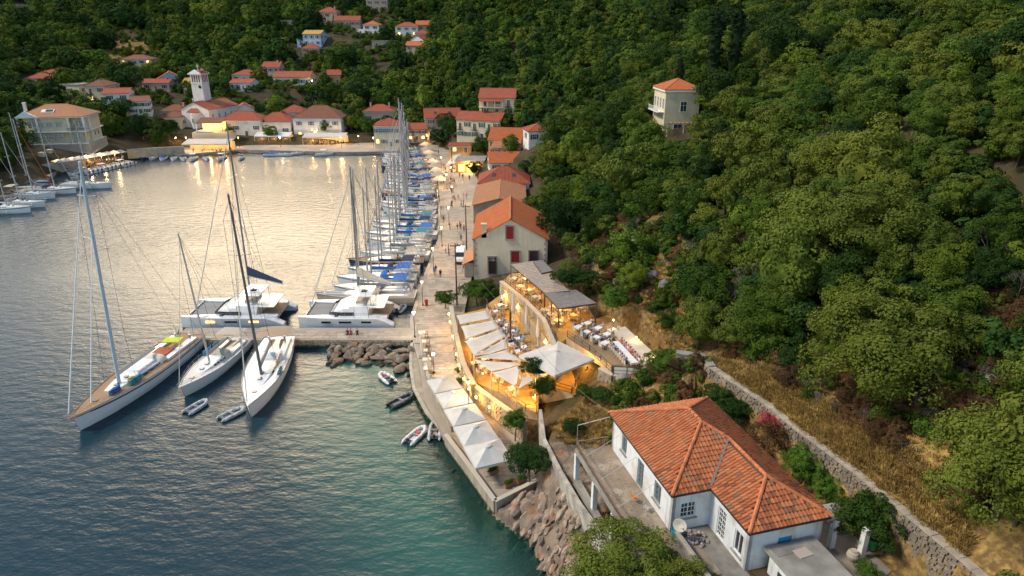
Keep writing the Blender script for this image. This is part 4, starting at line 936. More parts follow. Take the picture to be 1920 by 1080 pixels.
for j in order[:NEAR]:
    x, y, z, r = T[j]; kd = int(kind[j]); nm, key, labs = groups[kd]; zi = 0 if y < 95 else (1 if y < 135 else 2)
    px, py, _d = proj(x, y, z+r)
    col_ = 'far left' if px < 1000 else 'above the quay houses' if px < 1120 else 'above the slatted roofs' if px < 1250 else 'below the hill villa' if px < 1400 else 'left of the largest olive' if px < 1530 else 'behind the largest olive' if px < 1700 else 'near the right edge' if px < 1850 else 'at the right edge'
    row_ = 'top of the slope' if py < 150 else 'upper slope' if py < 280 else 'middle slope' if py < 400 else 'lower slope' if py < 520 else 'foot of the woods' if py < 700 else 'by the dry grass'
    sz_ = ('small', 'medium', 'large')[int(np.clip((r-2.3)/.45, 0, 2))]
    side = col_; lab = sz_+' '+{0: 'dark evergreen tree', 1: 'mid green round tree', 2: 'yellowish olive tree'}[kd]+' '+col_+', '+row_
    lvl = 'near' if y < 85 else 'half'
    tree(nm, rnd.choice(KM[key][lvl]), x, y, r, None, lab, 'tree', 'trees of the wooded slope', z=z-.3, th=r*1.15, sq=rnd.uniform(.85, 1.15))
rest = order[NEAR:]
def scatter(name, idx, crowns, label):
    "one object: every further tree of this kind, crowns placed by geometry nodes"
    for ci, cr in enumerate(crowns): pass
    me = bpy.data.meshes.new(name); pts = T[idx]
    co = pts[:, :3].copy(); co[:, 2] += pts[:, 3]*.8; me.from_pydata(co.tolist(), [], [])
    for nm, arr in (('rad', pts[:, 3]*1.12), ('turn', rr.uniform(0, 6.28, len(idx))), ('flat', rr.uniform(.8, 1.25, len(idx)))):
        a = me.attributes.new(nm, 'FLOAT', 'POINT'); a.data.foreach_set('value', arr.astype(np.float32))
    a = me.attributes.new('pick', 'INT', 'POINT'); a.data.foreach_set('value', rr.randint(0, len(crowns), len(idx)).astype(np.int32))
    o = link(name, me); tag(o, label, kind='stuff')
    ng = bpy.data.node_groups.new(name, 'GeometryNodeTree'); ng.interface.new_socket('Geometry', in_out='INPUT', socket_type='NodeSocketGeometry'); ng.interface.new_socket('Geometry', in_out='OUTPUT', socket_type='NodeSocketGeometry')
    N = ng.nodes; L = ng.links; gi = N.new('NodeGroupInput'); go = N.new('NodeGroupOutput'); ip = N.new('GeometryNodeInstanceOnPoints'); gj = N.new('GeometryNodeGeometryToInstance')
    for cr in crowns[::-1]:
        oi = N.new('GeometryNodeObjectInfo'); oi.inputs['Object'].default_value = cr; oi.inputs['As Instance'].default_value = True; L.new(oi.outputs['Geometry'], gj.inputs[0])
    def attr(n, t='FLOAT'): q = N.new('GeometryNodeInputNamedAttribute'); q.data_type = t; q.inputs[0].default_value = n; return q.outputs[0]
    L.new(gi.outputs[0], ip.inputs['Points']); L.new(gj.outputs[0], ip.inputs['Instance']); ip.inputs['Pick Instance'].default_value = True
    L.new(attr('pick', 'INT'), ip.inputs['Instance Index'])
    cx = N.new('ShaderNodeCombineXYZ'); L.new(attr('turn'), cx.inputs[2]); L.new(cx.outputs[0], ip.inputs['Rotation'])
    sc = N.new('ShaderNodeCombineXYZ'); mm = N.new('ShaderNodeMath'); mm.operation = 'MULTIPLY'; L.new(attr('rad'), mm.inputs[0]); L.new(attr('flat'), mm.inputs[1])
    L.new(attr('rad'), sc.inputs[0]); L.new(attr('rad'), sc.inputs[1]); L.new(mm.outputs[0], sc.inputs[2]); L.new(sc.outputs[0], ip.inputs['Scale'])
    L.new(ip.outputs[0], go.inputs[0]); md = o.modifiers.new('scatter', 'NODES'); md.node_group = ng
def holder(me): return bpy.data.objects.new('crown', me)
for kd, key, lab in ((0, 'dense', 'dark evergreen woods covering the far slopes'), (1, 'mid', 'mid green woods covering the slopes'), (2, 'olive', 'olive woods mixed into the slopes')):
    idx = rest[kind[rest] == kd]; f = T[idx, 1] > 210
    scatter('woodland', idx[~f], [holder(m) for m in KM[key]['half']], lab)
    scatter('far_woodland', idx[f], [holder(m) for m in KM[key]['far']], lab.replace('slopes', 'distant slopes'))
# undergrowth bushes between the trees and the dry bank: small clumps nobody could count
def bushes(name, n, poly, ks, s0, s1, label):
    X = rr.uniform(min(p[0] for p in poly), max(p[0] for p in poly), n*3); Y = rr.uniform(min(p[1] for p in poly), max(p[1] for p in poly), n*3)
    k = inpoly(X, Y, poly)
    if 'undergrowth' in name: k &= ok_mask(X, Y)
    if name == 'woodland_undergrowth': k &= ~((X > 9) & (X < 22) & (Y > 74) & (Y < 112))
    X, Y = X[k][:n], Y[k][:n]; Z = heights(X, Y)
    global T; T0 = T; T = np.stack([X, Y, Z-.2, rr.uniform(s0, s1, len(X))], 1)
    scatter(name, np.arange(len(X)), ks, label); T = T0
SCR = [holder(m) for m in KM['mid']['far'][:2]+KM['olive']['far'][:1]]
bushes('woodland_undergrowth', 2600, [(8,30),(130,30),(150,120),(230,200),(120,300),(-20,300),(0,200),(10,120)], [SCR[0], holder(KM['dense']['far'][2]), holder(KM['dense']['half'][1])], 1.0, 2.3, 'dark undergrowth between the trees of the slope')
bushes('garden_scrub', 120, [(9,56),(18,52),(20,62),(16.5,65.5),(11.5,64.5)], SCR+[holder(RUSC)], .3, .95, 'scrub on the mound behind the tiled house')
bushes('undergrowth', 260, [(10,72),(22,76),(24,112),(12,118),(9,95)], [holder(m) for m in KM['mid']['far'][:2]+KM['dense']['far'][:1]+[RUSC, TWIG[0]]], .4, 1.2, 'low scrub on the rocky bank above the restaurants')
for gx_, gy_, gw_ in GARD_SPOTS: bushes('garden_scrub', 16+int(gw_), [(gx_-gw_*.6, gy_-1.2), (gx_+gw_*.6, gy_-1.2), ((gx_+gw_*.6)*(1-18/gy_), gy_-19), ((gx_-gw_*.6)*(1-18/gy_), gy_-19)], [SCR[0], SCR[1], SCR[2]], .7, 1.7, 'garden shrubs below a hillside house')
bushes('hillside_scrub', 420, [tuple(PD(*a)[:2]) for a in ((60,90,410),(300,86,410),(300,125,340),(60,135,320))], [holder(m) for m in KM['mid']['far'][:3]+KM['olive']['far'][:1]], .5, 1.7, 'low scrub on the bare left hillside')
# ---- trees that stand out
ST = [('olive_tree', BIGO[0], 1622, 778, 49, 5.6, 4.4, .92, 'largest round olive tree, bright green, at the edge of the dry grass'),
 ('olive_tree', BIGO[1], 1625, 600, 64, 5.6, 4.6, .85, 'broad olive tree directly behind the largest olive'),
 ('olive_tree', BIGO[0], 1860, 985, 36, 4.6, 3.6, .95, 'leafy green olive tree at the lower right edge beside the wall'),
 ('olive_tree', BIGO[1], 1165, 1085, 37.5, 4.6, 3.2, .75, 'wide olive tree in the foreground below the terrace of the tiled house'),
 ('olive_tree', BIGO[1], 1290, 1110, 35.5, 2.7, 2.2, .8, 'lower olive tree at the bottom edge right of the wide foreground olive'),
 ('broadleaf_tree', BIGM[0], 1425, 670, 62, 3.9, 3.0, .9, 'round dark green tree left of the largest olive above the long wall'),
 ('olive_tree', BIGO[1], 1530, 445, 83, 5.0, 4.0, .95, 'tall pale olive crown in the middle of the slope'),
 ('pine_tree', BIGM[1], 1112, 260, 175, 5.2, 6, .75, 'spreading pine with flat crown left of the cream hill villa'),
]
for nm, cr, px, py, d, r, th, sq, lab in ST:
    p = PD(px, py, d); tree(nm, cr, p.x, p.y, r, None, lab, 'tree', None, None, th, None, sq)
for px, py, d, h in ((1272, 175, 155, 13), (1330, 190, 154, 20), (1368, 190, 152, 19), (1130, 182, 190, 9), (1168, 205, 176, 7), (1645, 60, 130, 7), (1510, 100, 120, 6), (1722, 40, 125, 7)):
    p = PD(px, py, d); z = HZ(p.x, p.y); t = empty('cypress_tree', (p.x, p.y, z), rnd.uniform(0, 6), 'tall dark cypress %s' % ('immediately behind the hill villa' if px == 1272 else 'tallest, right of the hill villa' if px == 1330 else 'second tall one right of the hill villa' if px == 1368 else 'short one left of the hill villa, by the pine' if px in (1130, 1168) else 'narrow one rising from the upper right forest'), 'tree', 'cypresses')
    link('crown', CYP[px % 2], t, (0, 0, h*.55), 0, (h*.55, h*.55, h*.5)); link('trunk', CYPT, t, (0, 0, 0), 0, (h*.3, h*.3, h*.3))
for k, (px, py, d, s) in enumerate(((1425, 540, 70, 5), (1370, 560, 70, 4), (1830, 600, 58, 4), (1545, 260, 95, 4), (1900, 640, 52, 3.5))):
    p = PD(px, py, d); tag(link('bare_shrub', TWIG[k % 2], None, (p.x, p.y, HZ(p.x, p.y)), k, (s, s, s)), ('leafless grey shrub in the middle of the slope', 'smaller leafless grey shrub left of the round dark tree', 'leafless grey shrub behind the right end of the dry bank', 'leafless shrub high on the right slope', 'leafless shrub at the right edge over the dry bank')[k], 'shrub')
# dry grass tufts on the bank: blades
def tuft(seed):
    r = random.Random(seed); m = MB()
    for k in range(46):
        a = r.uniform(0, 6.28); q = r.uniform(0, .5); x, y = math.cos(a)*q, math.sin(a)*q; l = r.uniform(.4, 1.0); dx, dy = math.cos(a)*l*r.uniform(.2, .7), math.sin(a)*l*r.uniform(.2, .7); w = .035
        nx_, ny_ = -math.sin(a)*w, math.cos(a)*w
        m.add([(x-nx_, y-ny_, 0), (x+nx_, y+ny_, 0), (x+dx*.5+nx_, y+dy*.5+ny_, l*.6), (x+dx*.5-nx_, y+dy*.5-ny_, l*.6), (x+dx, y+dy, l*.75)], [(0, 1, 2, 3), (3, 2, 4)])
    me = bpy.data.meshes.new('tuft'); me.from_pydata(m.v, [], m.f); a = me.attributes.new('tint', 'FLOAT', 'POINT'); a.data.foreach_set('value', np.array([r.random() for _ in m.v], np.float32)); me.materials.append(DRYGRASS); return holder(me)
TF = [tuft(i) for i in range(4)]
def grass(name, n, poly, s0, s1, label):
    X = rr.uniform(min(p[0] for p in poly), max(p[0] for p in poly), n*3); Y = rr.uniform(min(p[1] for p in poly), max(p[1] for p in poly), n*3)
    k = inpoly(X, Y, poly) & (_noise2(X, Y, .5, 12)+rr.normal(size=len(X))*.35 > .05); X, Y = X[k][:n], Y[k][:n]; Z = heights(X, Y)
    global T; T0 = T; r = rr.uniform(s0, s1, len(X)); T = np.stack([X, Y, Z-.8*r, r], 1); scatter(name, np.arange(len(X)), TF, label); T = T0
DW = [P(*a) for a in ((1318,680,12),(1420,748,12),(1500,812,12),(1600,886,12),(1700,968,12),(1800,1050,12))]
BAND = [(p.x+.4, p.y+.3) for p in DW]+[(p.x+3.0, p.y+2.1) for p in DW[::-1]]
UPP = [(p.x+2.2, p.y+1.6) for p in DW]+[(p.x+19, p.y+13) for p in DW[::-1]]
bushes('bank_scrub', 900, UPP, [SCR[0], holder(RUSC), holder(TWIG[0]), holder(RUSC), holder(TWIG[1]), holder(RUSC)], .35, 1.0, 'brown and green scrub above the dry grass')
grass('dry_grass_thin', 900, UPP, .3, .6, 'thin dry grass above the band')
grass('dry_grass', 4200, BAND, .35, .8, 'dry golden grass on the bank behind the long wall')
grass('garden_grass', 900, [(4.5,57),(8,51.5),(11,56),(14,62),(9,67),(4,63)], .3, .6, 'dry weeds in the abandoned garden plot')
grass('bank_grass', 1100, [(14,66),(20,64),(22,80),(20,95),(13,95),(17,80)], .3, .6, 'dry grass lit by the restaurant lamps')
# ---------------------------------------------------------------- tiled house in the foreground
EZ = 12.0; RZ = 14.45; RZ2 = 13.64
HROT = math.atan2(HE.y, HE.x)
def tiled_house():
    t = empty('tiled_house', (HL(4.8, 5.85, 8.5)), HROT, 'white house with large weathered orange tiled hip roof in the foreground', 'house')
    # local frame: x along the short side (a), y = -b ; origin under (4.8, 5.85)
    def l(a, b, z): return Vector((a-4.8, 5.85-b, z-8.5))
    wallm = mat('peeling_white_plaster', (.70, .71, .72), .85, (.60, .60, .60), .9, .2, 6, contrast=(.5, .8), col3=(.54, .51, .46), scale3=.5, streak=.5)
    i = .3
    foot = [(i, i), (9.65-i, i), (9.65-i, 16.6-i), (3.17+i, 16.6-i), (3.17+i, 11.7-i), (i, 11.7-i)]
    def inset(d): return [(foot[k][0]+[d, -d, -d, d, d, d][k], foot[k][1]+[d, d, -d, -d, -d, -d][k]) for k in range(6)]
    # walls as five slabs with real openings are cut by boxes of wall between them
    OPEN = {5: [(2.0, 1.2, 1.0, 1.6), (5.2, 0.05, 1.1, 2.5), (8.2, .9, 1.1, 1.7)], 4: [(1.2, 1.0, 1.25, 1.35)], 3: [(1.1, .05, 1.0, 2.5), (3.3, .55, 1.0, 1.8)], 2: [(2.4, .05, 1.1, 2.2)]}
    F = inset(0); n = 6; th = .28
    m = MB()
    def seg(k):
        A = Vector((*F[k], 0)); B = Vector((*F[(k+1) % n], 0)); return A, B
    def wall_piece(A, B, s0, s1, z0, z1, inward):
        d = (B-A).normalized(); p0 = A+d*s0; p1 = A+d*s1; q0 = p0+inward*th; q1 = p1+inward*th
        vs = [l(p.x, p.y, 8.5+z) for z in (z0, z1) for p in (p0, p1, q1, q0)]
        m.add(vs, [(0, 1, 2, 3), (7, 6, 5, 4), (0, 4, 5, 1), (1, 5, 6, 2), (2, 6, 7, 3), (3, 7, 4, 0)])
    inw = {0: Vector((0, 1, 0)), 1: Vector((-1, 0, 0)), 2: Vector((0, -1, 0)), 3: Vector((1, 0, 0)), 4: Vector((0, -1, 0)), 5: Vector((1, 0, 0))}
    specs = []
    for k in range(n):
        A, B = seg(k); L_ = (B-A).length; H_ = 3.38; a0 = 0.0; b0 = L_
        if k in (1, 5, 3): a0 += th*0; 
        ops = OPEN.get(k, [])
        # west wall (k=5) runs from (0,11.7) to (0,0): measure s from the far end
        cur = 0
        for (s, z0, w, h) in sorted([(L_-s-w if k in (5, 3) else s, z0, w, h) for s, z0, w, h in ops]):
            wall_piece(A, B, cur, s, -.6, H_, inw[k])
            wall_piece(A, B, s, s+w, -.6, z0, inw[k]) if z0 > -.5 else None
            wall_piece(A, B, s, s+w, z0+h, H_, inw[k]); cur = s+w
            specs.append((k, A+(B-A).normalized()*(s+w/2), z0, w, h, inw[k]))
        wall_piece(A, B, cur, L_, -.6, H_, inw[k])
    m.build('wall', wallm, t, fix=True)
    m = MB(); m.prism([tuple(l(a, b, 0)[:2]) for a, b in inset(.28)], -1, .04); m.build('floor', DARKWOOD, t)
    # inside of window reveals: frames with panes / grilles
    gm = mat('grey_green_ironwork', (.24, .30, .31), .6); sh = mat('weathered_shutter', (.42, .47, .50), .7, (.30, .34, .36), 3)
    for k, c, z0, w, h, iw in specs:
        ang = math.atan2(iw.y, iw.x)     # in (a,b): local y is -b
        lx, ly = c.x-4.8, 5.85-c.y; ix, iy = iw.x, -iw.y; rz = math.atan2(iy, ix)-math.pi/2
        door = z0 < .1; nm = 'door' if door else 'window'
        f = MB(); fw = .08
        for s in (-1, 1): f.box((s*(w/2-fw/2), .12, h/2), (fw, .1, h), 0, 0)
        f.box((0, .12, h-fw/2), (w-2*fw, .1, fw)); f.box((0, .12, fw/2), (w-2*fw, .1, fw))
        f.box((0, .12, h/2), (.07, .08, h-2*fw))
        fr = f.build(nm, WHITEP if k in (3, 4) else sh, t, (lx, ly, z0), rz)
        p = MB(); p.box((0, .16, h/2), (w-2*fw, .02, h-2*fw)); p.build('pane', GLASS, fr)
        rows = 3 if not door else 6
        b = MB()
        if k == 5:          # ornamental ironwork in front of the west openings
            for q in range(7): b.box((-w/2+.1+q*(w-.2)/6, .01, h/2), (.025, .025, h-.1))
            for q in range(rows+1):
                zq = .1+q*(h-.2)/rows; b.box((0, .01, zq), (w-.1, .03, .025))
                for s in (-1, 1): b.lathe((s*w*.22, .01, zq+(h-.2)/rows*.5 if q < rows else zq), [(.10, -.02), (.10, .02)], 8, 0, 1, .15)
            b.build('grille', gm, fr)
        elif k in (3, 4) and not (k == 3 and not door):
            for s in (-1, 1): b.box((s*(w/4-.005), .1, h/2), (.035, .03, h-.16))
            for q in range(1, rows): b.box((0, .1, q*h/rows), (w-.16, .03, .05))
            b.build('glazing_bars', WHITEP, fr)
        if k == 2:
            b.box((0, .05, h/2), (w-.1, .05, h-.1)); b.build('blue_shutter', mat('sky_blue_door', (.03, .28, .52), .6), fr)
        if not door: s_ = MB(); s_.box((0, -.05, -.05), (w+.25, .2, .09)); s_.build('sill', CONC, fr)
    # fascia and gutter following the eaves
    EV = [(0, 0), (9.65, 0), (9.65, 16.6), (3.17, 16.6), (3.17, 11.7), (0, 11.7)]
    m = MB(); 
    for k in range(6): m.bar(l(*EV[k], EZ-.10), l(*EV[(k+1) % 6], EZ-.10), .07, .16)
    m.build('fascia', mat('black_gutter', (.03, .03, .035), .5), t)
    m = MB(); m.prism([tuple(l(a, b, 0)[:2]) for a, b in EV], EZ-8.5-.12, EZ-8.5-.06); m.build('soffit', WHITEP, t)
    # roof deck + individual tiles
    A = lambda a, b, z: l(a, b, z)
    planes = [[(0,0,EZ),(4.83,4.83,RZ),(9.65,0,EZ)], [(0,0,EZ),(0,11.7,EZ),(4.83,6.87,RZ),(4.83,4.83,RZ)],
              [(0,11.7,EZ),(3.17,11.7,EZ),(6.41,8.46,RZ2),(4.83,6.87,RZ)], [(3.17,11.7,EZ),(3.17,16.6,EZ),(6.41,13.36,RZ2),(6.41,8.46,RZ2)],
              [(3.17,16.6,EZ),(9.65,16.6,EZ),(6.41,13.36,RZ2)], [(9.65,0,EZ),(4.83,4.83,RZ),(4.83,6.87,RZ),(6.41,8.46,RZ2),(6.41,13.36,RZ2),(9.65,16.6,EZ)]]
    deck = MB()
    for q in planes: deck.add([A(*v) for v in q], [tuple(range(len(q)))])
    roof = deck.build('roof', DARKWOOD, t)
    PW, PL = .30, .42     # tile width and visible length
    # one tile: flat pan with two raised rolls, front edge proud
    prof = [(-.5, 0), (-.4, .075), (-.22, .075), (-.12, .0), (.12, .0), (.5, .0)]
    def tile_verts():
        vs = []
        for tt, up in ((0, .006), (PL+.05, .085)):
            for u, h in prof: vs.append(Vector((u*PW*.97, tt, h*1.0+up)))
        for u, h in prof: vs.append(Vector((u*PW*.97, PL+.05, .0)))
        k = len(prof); fs = [(i_, i_+1, k+i_+1, k+i_) for i_ in range(k-1)]+[(k+i_, k+i_+1, 2*k+i_+1, 2*k+i_) for i_ in range(k-1)]
        return vs, fs
    tv, tf = tile_verts(); tiles = []
    for pi_, q in enumerate(planes):
        p, nrm, D, Ax = roof_frame([A(*v) for v in q]); o = p[0]; q2 = [((v-o).dot(Ax), (v-o).dot(D)) for v in p]
        tmax = max(v[1] for v in q2); a0 = min(v[0] for v in q2); a1 = max(v[0] for v in q2)
        nn = int((a1-a0)/PW)
        for i_ in range(nn+1):
            a = a0+(i_+.5)*PW; iv = clip_interval(q2, min(a, a1-.01))
            if not iv: continue
            rows = int((tmax-iv[0])/PL+.35)
            for r_ in range(rows):
                t1 = tmax-r_*PL; t0 = t1-PL
                if t1 > iv[1]+.22: continue
                M = Matrix((Ax, D, nrm)).transposed().to_4x4(); jit = rnd.uniform(-.012, .012)
                M = Matrix.Translation(o+Ax*(a+jit)+D*(t0-.02)+nrm*(.015+rnd.uniform(0, .012))) @ M @ Matrix.Rotation(rnd.uniform(-.02, .02), 4, 'Z')
                wp = t.matrix_basis; tiles.append((M, pi_))
    ct = t.location; cr_, sr_ = math.cos(HROT), math.sin(HROT)
    def dist(M):
        p = M.translation; wx = ct.x+p.x*cr_-p.y*sr_; wy = ct.y+p.x*sr_+p.y*cr_; return math.hypot(wx, wy)+(4 if False else 0)
    tiles.sort(key=lambda s: dist(s[0]))
    tm = bpy.data.materials.new('roof_tile'); tm.use_nodes = True; N = tm.node_tree.nodes; L = tm.node_tree.links; b = N['Principled BSDF']; b.inputs['Roughness'].default_value = .85; b.inputs['Specular IOR Level'].default_value = .2
    at = N.new('ShaderNodeAttribute'); at.attribute_name = 'tone'; oi = N.new('ShaderNodeObjectInfo'); ad = N.new('ShaderNodeMath'); ad.operation = 'ADD'
    at2 = N.new('ShaderNodeAttribute'); at2.attribute_name = 'single'; mu = N.new('ShaderNodeMath'); mu.operation = 'MULTIPLY'; L.new(oi.outputs['Random'], mu.inputs[0]); L.new(at2.outputs['Fac'], mu.inputs[1])
    L.new(at.outputs['Fac'], ad.inputs[0]); L.new(mu.outputs[0], ad.inputs[1])
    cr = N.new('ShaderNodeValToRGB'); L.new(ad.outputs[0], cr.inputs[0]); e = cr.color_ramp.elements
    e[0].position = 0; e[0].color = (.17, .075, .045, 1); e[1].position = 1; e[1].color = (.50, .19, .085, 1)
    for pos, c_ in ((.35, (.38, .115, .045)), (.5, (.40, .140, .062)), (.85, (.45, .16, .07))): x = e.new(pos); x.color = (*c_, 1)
    g = N.new('ShaderNodeNewGeometry'); n1 = N.new('ShaderNodeTexNoise'); n1.inputs['Scale'].default_value = 1.1; n1.inputs['Detail'].default_value = 7; L.new(g.outputs['Position'], n1.inputs['Vector'])
    mr_ = N.new('ShaderNodeMapRange'); mr_.inputs['From Min'].default_value = .54; mr_.inputs['From Max'].default_value = .72; mr_.inputs['To Max'].default_value = .75; L.new(n1.outputs['Fac'], mr_.inputs['Value'])
    mx = N.new('ShaderNodeMix'); mx.data_type = 'RGBA'; mx.inputs[7].default_value = (.24, .17, .11, 1); L.new(cr.outputs[0], mx.inputs[6]); L.new(mr_.outputs[0], mx.inputs['Factor']); L.new(mx.outputs[2], b.inputs['Base Color'])
    one = bpy.data.meshes.new('roof_tile'); one.from_pydata([tuple(v) for v in tv], [], tf); one.materials.append(tm)
    for nm, val in (('tone', 0.0), ('single', 1.0)): a_ = one.attributes.new(nm, 'FLOAT', 'POINT'); a_.data.foreach_set('value', np.full(len(tv), val, np.float32))
    tiles = [(M @ Matrix.Rotation(rnd.uniform(-.12, .12), 4, 'Z') @ Matrix.Translation((0, rnd.uniform(-.03, .09), .012)) if rnd.random() < .035 else M, p_) for M, p_ in tiles]
    for M, pi_ in tiles[:290]:
        o = link('roof_tile', one, roof); o.matrix_basis = M
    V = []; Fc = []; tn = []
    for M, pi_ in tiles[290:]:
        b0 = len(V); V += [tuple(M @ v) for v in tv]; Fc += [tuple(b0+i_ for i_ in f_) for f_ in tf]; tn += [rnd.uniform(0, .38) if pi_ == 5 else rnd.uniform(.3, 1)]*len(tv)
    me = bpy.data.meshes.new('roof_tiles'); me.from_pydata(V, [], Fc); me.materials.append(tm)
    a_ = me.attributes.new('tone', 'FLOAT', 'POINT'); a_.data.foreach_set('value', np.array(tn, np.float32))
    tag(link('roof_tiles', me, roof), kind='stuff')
    # ridge and hip caps: one piece after another
    rm_ = MB(); rm_.lathe((0, 0, 0), [(.13, -.24), (.155, .22)], 8); rme = rm_.build('ridge_cap', mat('ridge_clay', (.52, .17, .07), .85, (.40, .13, .05), 2, rand=.15), roof); capme = rme.data; bpy.data.objects.remove(rme)
    for a_, b_ in (((0,0,EZ),(4.83,4.83,RZ)), ((9.65,0,EZ),(4.83,4.83,RZ)), ((4.83,4.83,RZ),(4.83,6.87,RZ)), ((0,11.7,EZ),(4.83,6.87,RZ)), ((4.83,6.87,RZ),(6.41,8.46,RZ2)), ((6.41,8.46,RZ2),(6.41,13.36,RZ2)), ((3.17,16.6,EZ),(6.41,13.36,RZ2)), ((9.65,16.6,EZ),(6.41,13.36,RZ2))):
        p = A(*a_)+Vector((0, 0, .09)); q = A(*b_)+Vector((0, 0, .09)); n_ = max(1, int((q-p).length/.42)); d = (q-p).normalized(); qt = d.to_track_quat('Z', 'Y')
        for k in range(n_):
            o = link('ridge_cap', capme, roof); o.location = p.lerp(q, (k+.5)/n_); o.rotation_mode = 'QUATERNION'; o.rotation_quaternion = qt
    m = MB(); m.bar(A(3.2, 11.62, EZ+.2), A(6.41, 8.46, RZ2+.15), .17, .04); m.build('valley_flashing', mat('old_zinc', (.16, .15, .14), .7), roof)
    # west terrace: slab, parapet rail, pillars, floor of old tiles
    tw = 2.9
    tf_ = mat('terrace_cement', (.27, .21, .155), .9, (.20, .16, .12), .9, .2, 5, col3=(.34, .29, .23), scale3=.6)
    m = MB(); m.box((l(-tw/2+.15, 6.2, 8.4)), (tw+.3, 12.6, .25)); m.box((l(-1.0, 14.3, 8.4)), (5.6, 3.8, .22)); m.build('terrace_floor', tf_, t)
    m = MB(); 
    P0 = l(-tw, 0, 8.5); P1 = l(-tw, 12.4, 8.5)
    m.box(((P0+P1)/2+Vector((-.02, 0, .05))), (.18, 12.5, .45)); m.build('parapet', CONC, t)
    m = MB(); N_ = 60
    for k in range(N_+1):
        p = P0.lerp(P1, k/N_); m.box(p+Vector((0, 0, .62)), (.025, .025, .72))
    m.box((P0+P1)/2+Vector((0, 0, 1.0)), (.06, 12.4, .05)); m.box((P0+P1)/2+Vector((0, 0, .34)), (.04, 12.4, .04))
    for k in range(14): m.box(l(-tw+k*tw/13, -.05, 8.5+.55), (.025, .025, .9))
    m.box(l(-tw/2, -.05, 9.5), (tw, .06, .05)); m.build('railing', mat('rusty_rail', (.30, .22, .17), .7, (.18, .11, .07), 3), t)
    for b_ in (.1, 4.3, 8.3, 12.2):
        m = MB(); m.box(l(-tw+.05, b_, 6.65), (.42, .42, 3.3)); m.build('pillar', wallm, t)
    m = MB(); m.box(l(-tw+.05, 6.2, 5.35), (.5, 12.4, .7)); m.build('plinth', CONC, t)
    m = MB(); m.box(l(-.1, 6, 6.6), (.4, 12, 3.4)); m.build('basement_wall', CONC, t)
    deb = MB()
    for k in range(260):
        q_ = l(-rnd.uniform(.2, 2.7), rnd.uniform(.2, 12), 8.54); s_ = rnd.uniform(.03, .11); deb.box(q_, (s_, s_*.7, .03), rnd.uniform(0, 3))
    tag(deb.build('litter', mat('dry_litter', (.20, .13, .08), .9, (.38, .33, .27), 3), t), kind='stuff')
    # clothes-line frame over the terrace
    m = MB(); m.tube(l(-tw, 0, 9.5), l(-tw, 0, 11.2), .03); m.tube(l(-tw, 0, 11.2), l(.2, .3, 11.8), .025)
    for q in (2.2, 5.5, 9): m.tube(l(-tw, q, 9.5), l(.3, q-.3, 10.9), .015)
    m.build('pipe_frame', METAL, t)
    return t, l
TH, hl = tiled_house()
def hw(a, b, z): return HL(a, b, z)
# things around the house
def on(px, py, z): return P(px, py, z)
# annex with the flat concrete roof
def annex():
    t = empty('annex', hw(6.6, 18.6, 8.0), HROT, 'low white annex with stained flat concrete roof beside the blue door', 'outbuilding')
    m = MB(); m.box((0, 0, .9), (3.3, 3.6, 2.6)); m.build('wall', MATS['peeling_white_plaster'], t)
    m = MB(); m.box((0, .0, 2.33), (4.0, 4.2, .22)); m.build('roof', CONC, t)
    m = MB(); m.box((.2, .9, 2.47), (1.1, .8, .08), .1); m.build('roof_hatch', mat('pinkish_slab', (.42, .34, .30), .9), t)
    m = MB(); m.box((-.6, 1.5, 2.46), (2.2, .9, .03), .05); m.build('roof_patch', STONE2, t)
    m = MB(); m.box((-1.68, .4, 1.0), (.06, .7, .9)); m.build('window', GLASSB, t)
annex()
def pieces(name, label, cat, pts_parts):
    pass
# little sunken yard with rubble, satellite dish, drum, planter with dry grass
t = empty('yard_wall', hw(1.6, 15.2, 8.4), HROT, 'low cracked wall around the small yard with rubble in front of the glazed door', 'wall')
m = MB(); m.box((-1.3, 0, .25), (.22, 5.6, 1.1)); m.box((.3, -2.9, .25), (3.4, .22, 1.1)); m.build('wall', CONC, t)
m = MB(); m.box((-1.3, 0, .85), (.34, 5.7, .09)); m.box((.3, -2.9, .85), (3.5, .34, .09)); m.build('coping', STONE, t)
t = empty('satellite_dish', hw(.35, 12.6, 8.6), 0, 'round cream satellite dish at the house corner', 'satellite dish')
m = MB(); m.lathe((0, 0, 0), [(.02, 0), (.25, .03), (.45, .11), (.5, .16), (.49, .18), (.02, .04)], 20); o = m.build('dish', mat('cream_enamel', (.62, .56, .45), .5), t, (0, 0, 1.5)); o.rotation_euler = (R(75), 0, R(-20))
m = MB(); m.tube((0, .15, -.2), (0, .15, 1.5), .035); m.build('post', METAL, t); m = MB(); m.tube((0, 0, 1.2), (.1, -.6, 1.6), .02); m.box((.1, -.6, 1.62), (.08, .12, .08)); m.build('feed_arm', METAL, t)
t = empty('planter_bin', hw(.6, 11.9, 8.5), 0, 'teal drum filled with dry weeds beside the satellite dish', 'planter')
m = MB(); m.lathe((0, 0, 0), [(.4, 0), (.45, .5), (.4, .5), (.38, .42)], 14); m.build('drum', TEAL, t)
m = MB()
for k in range(60):
    a = rnd.uniform(0, 6.28); q = rnd.uniform(0, .38); m.add([(math.cos(a)*q, math.sin(a)*q, .4), (math.cos(a)*q+.03, math.sin(a)*q, .4), (math.cos(a)*q*1.6, math.sin(a)*q*1.6, rnd.uniform(.6, .95))], [(0, 1, 2)])
m.build('weeds', mat('dry_weed', (.40, .24, .09), .9), t)
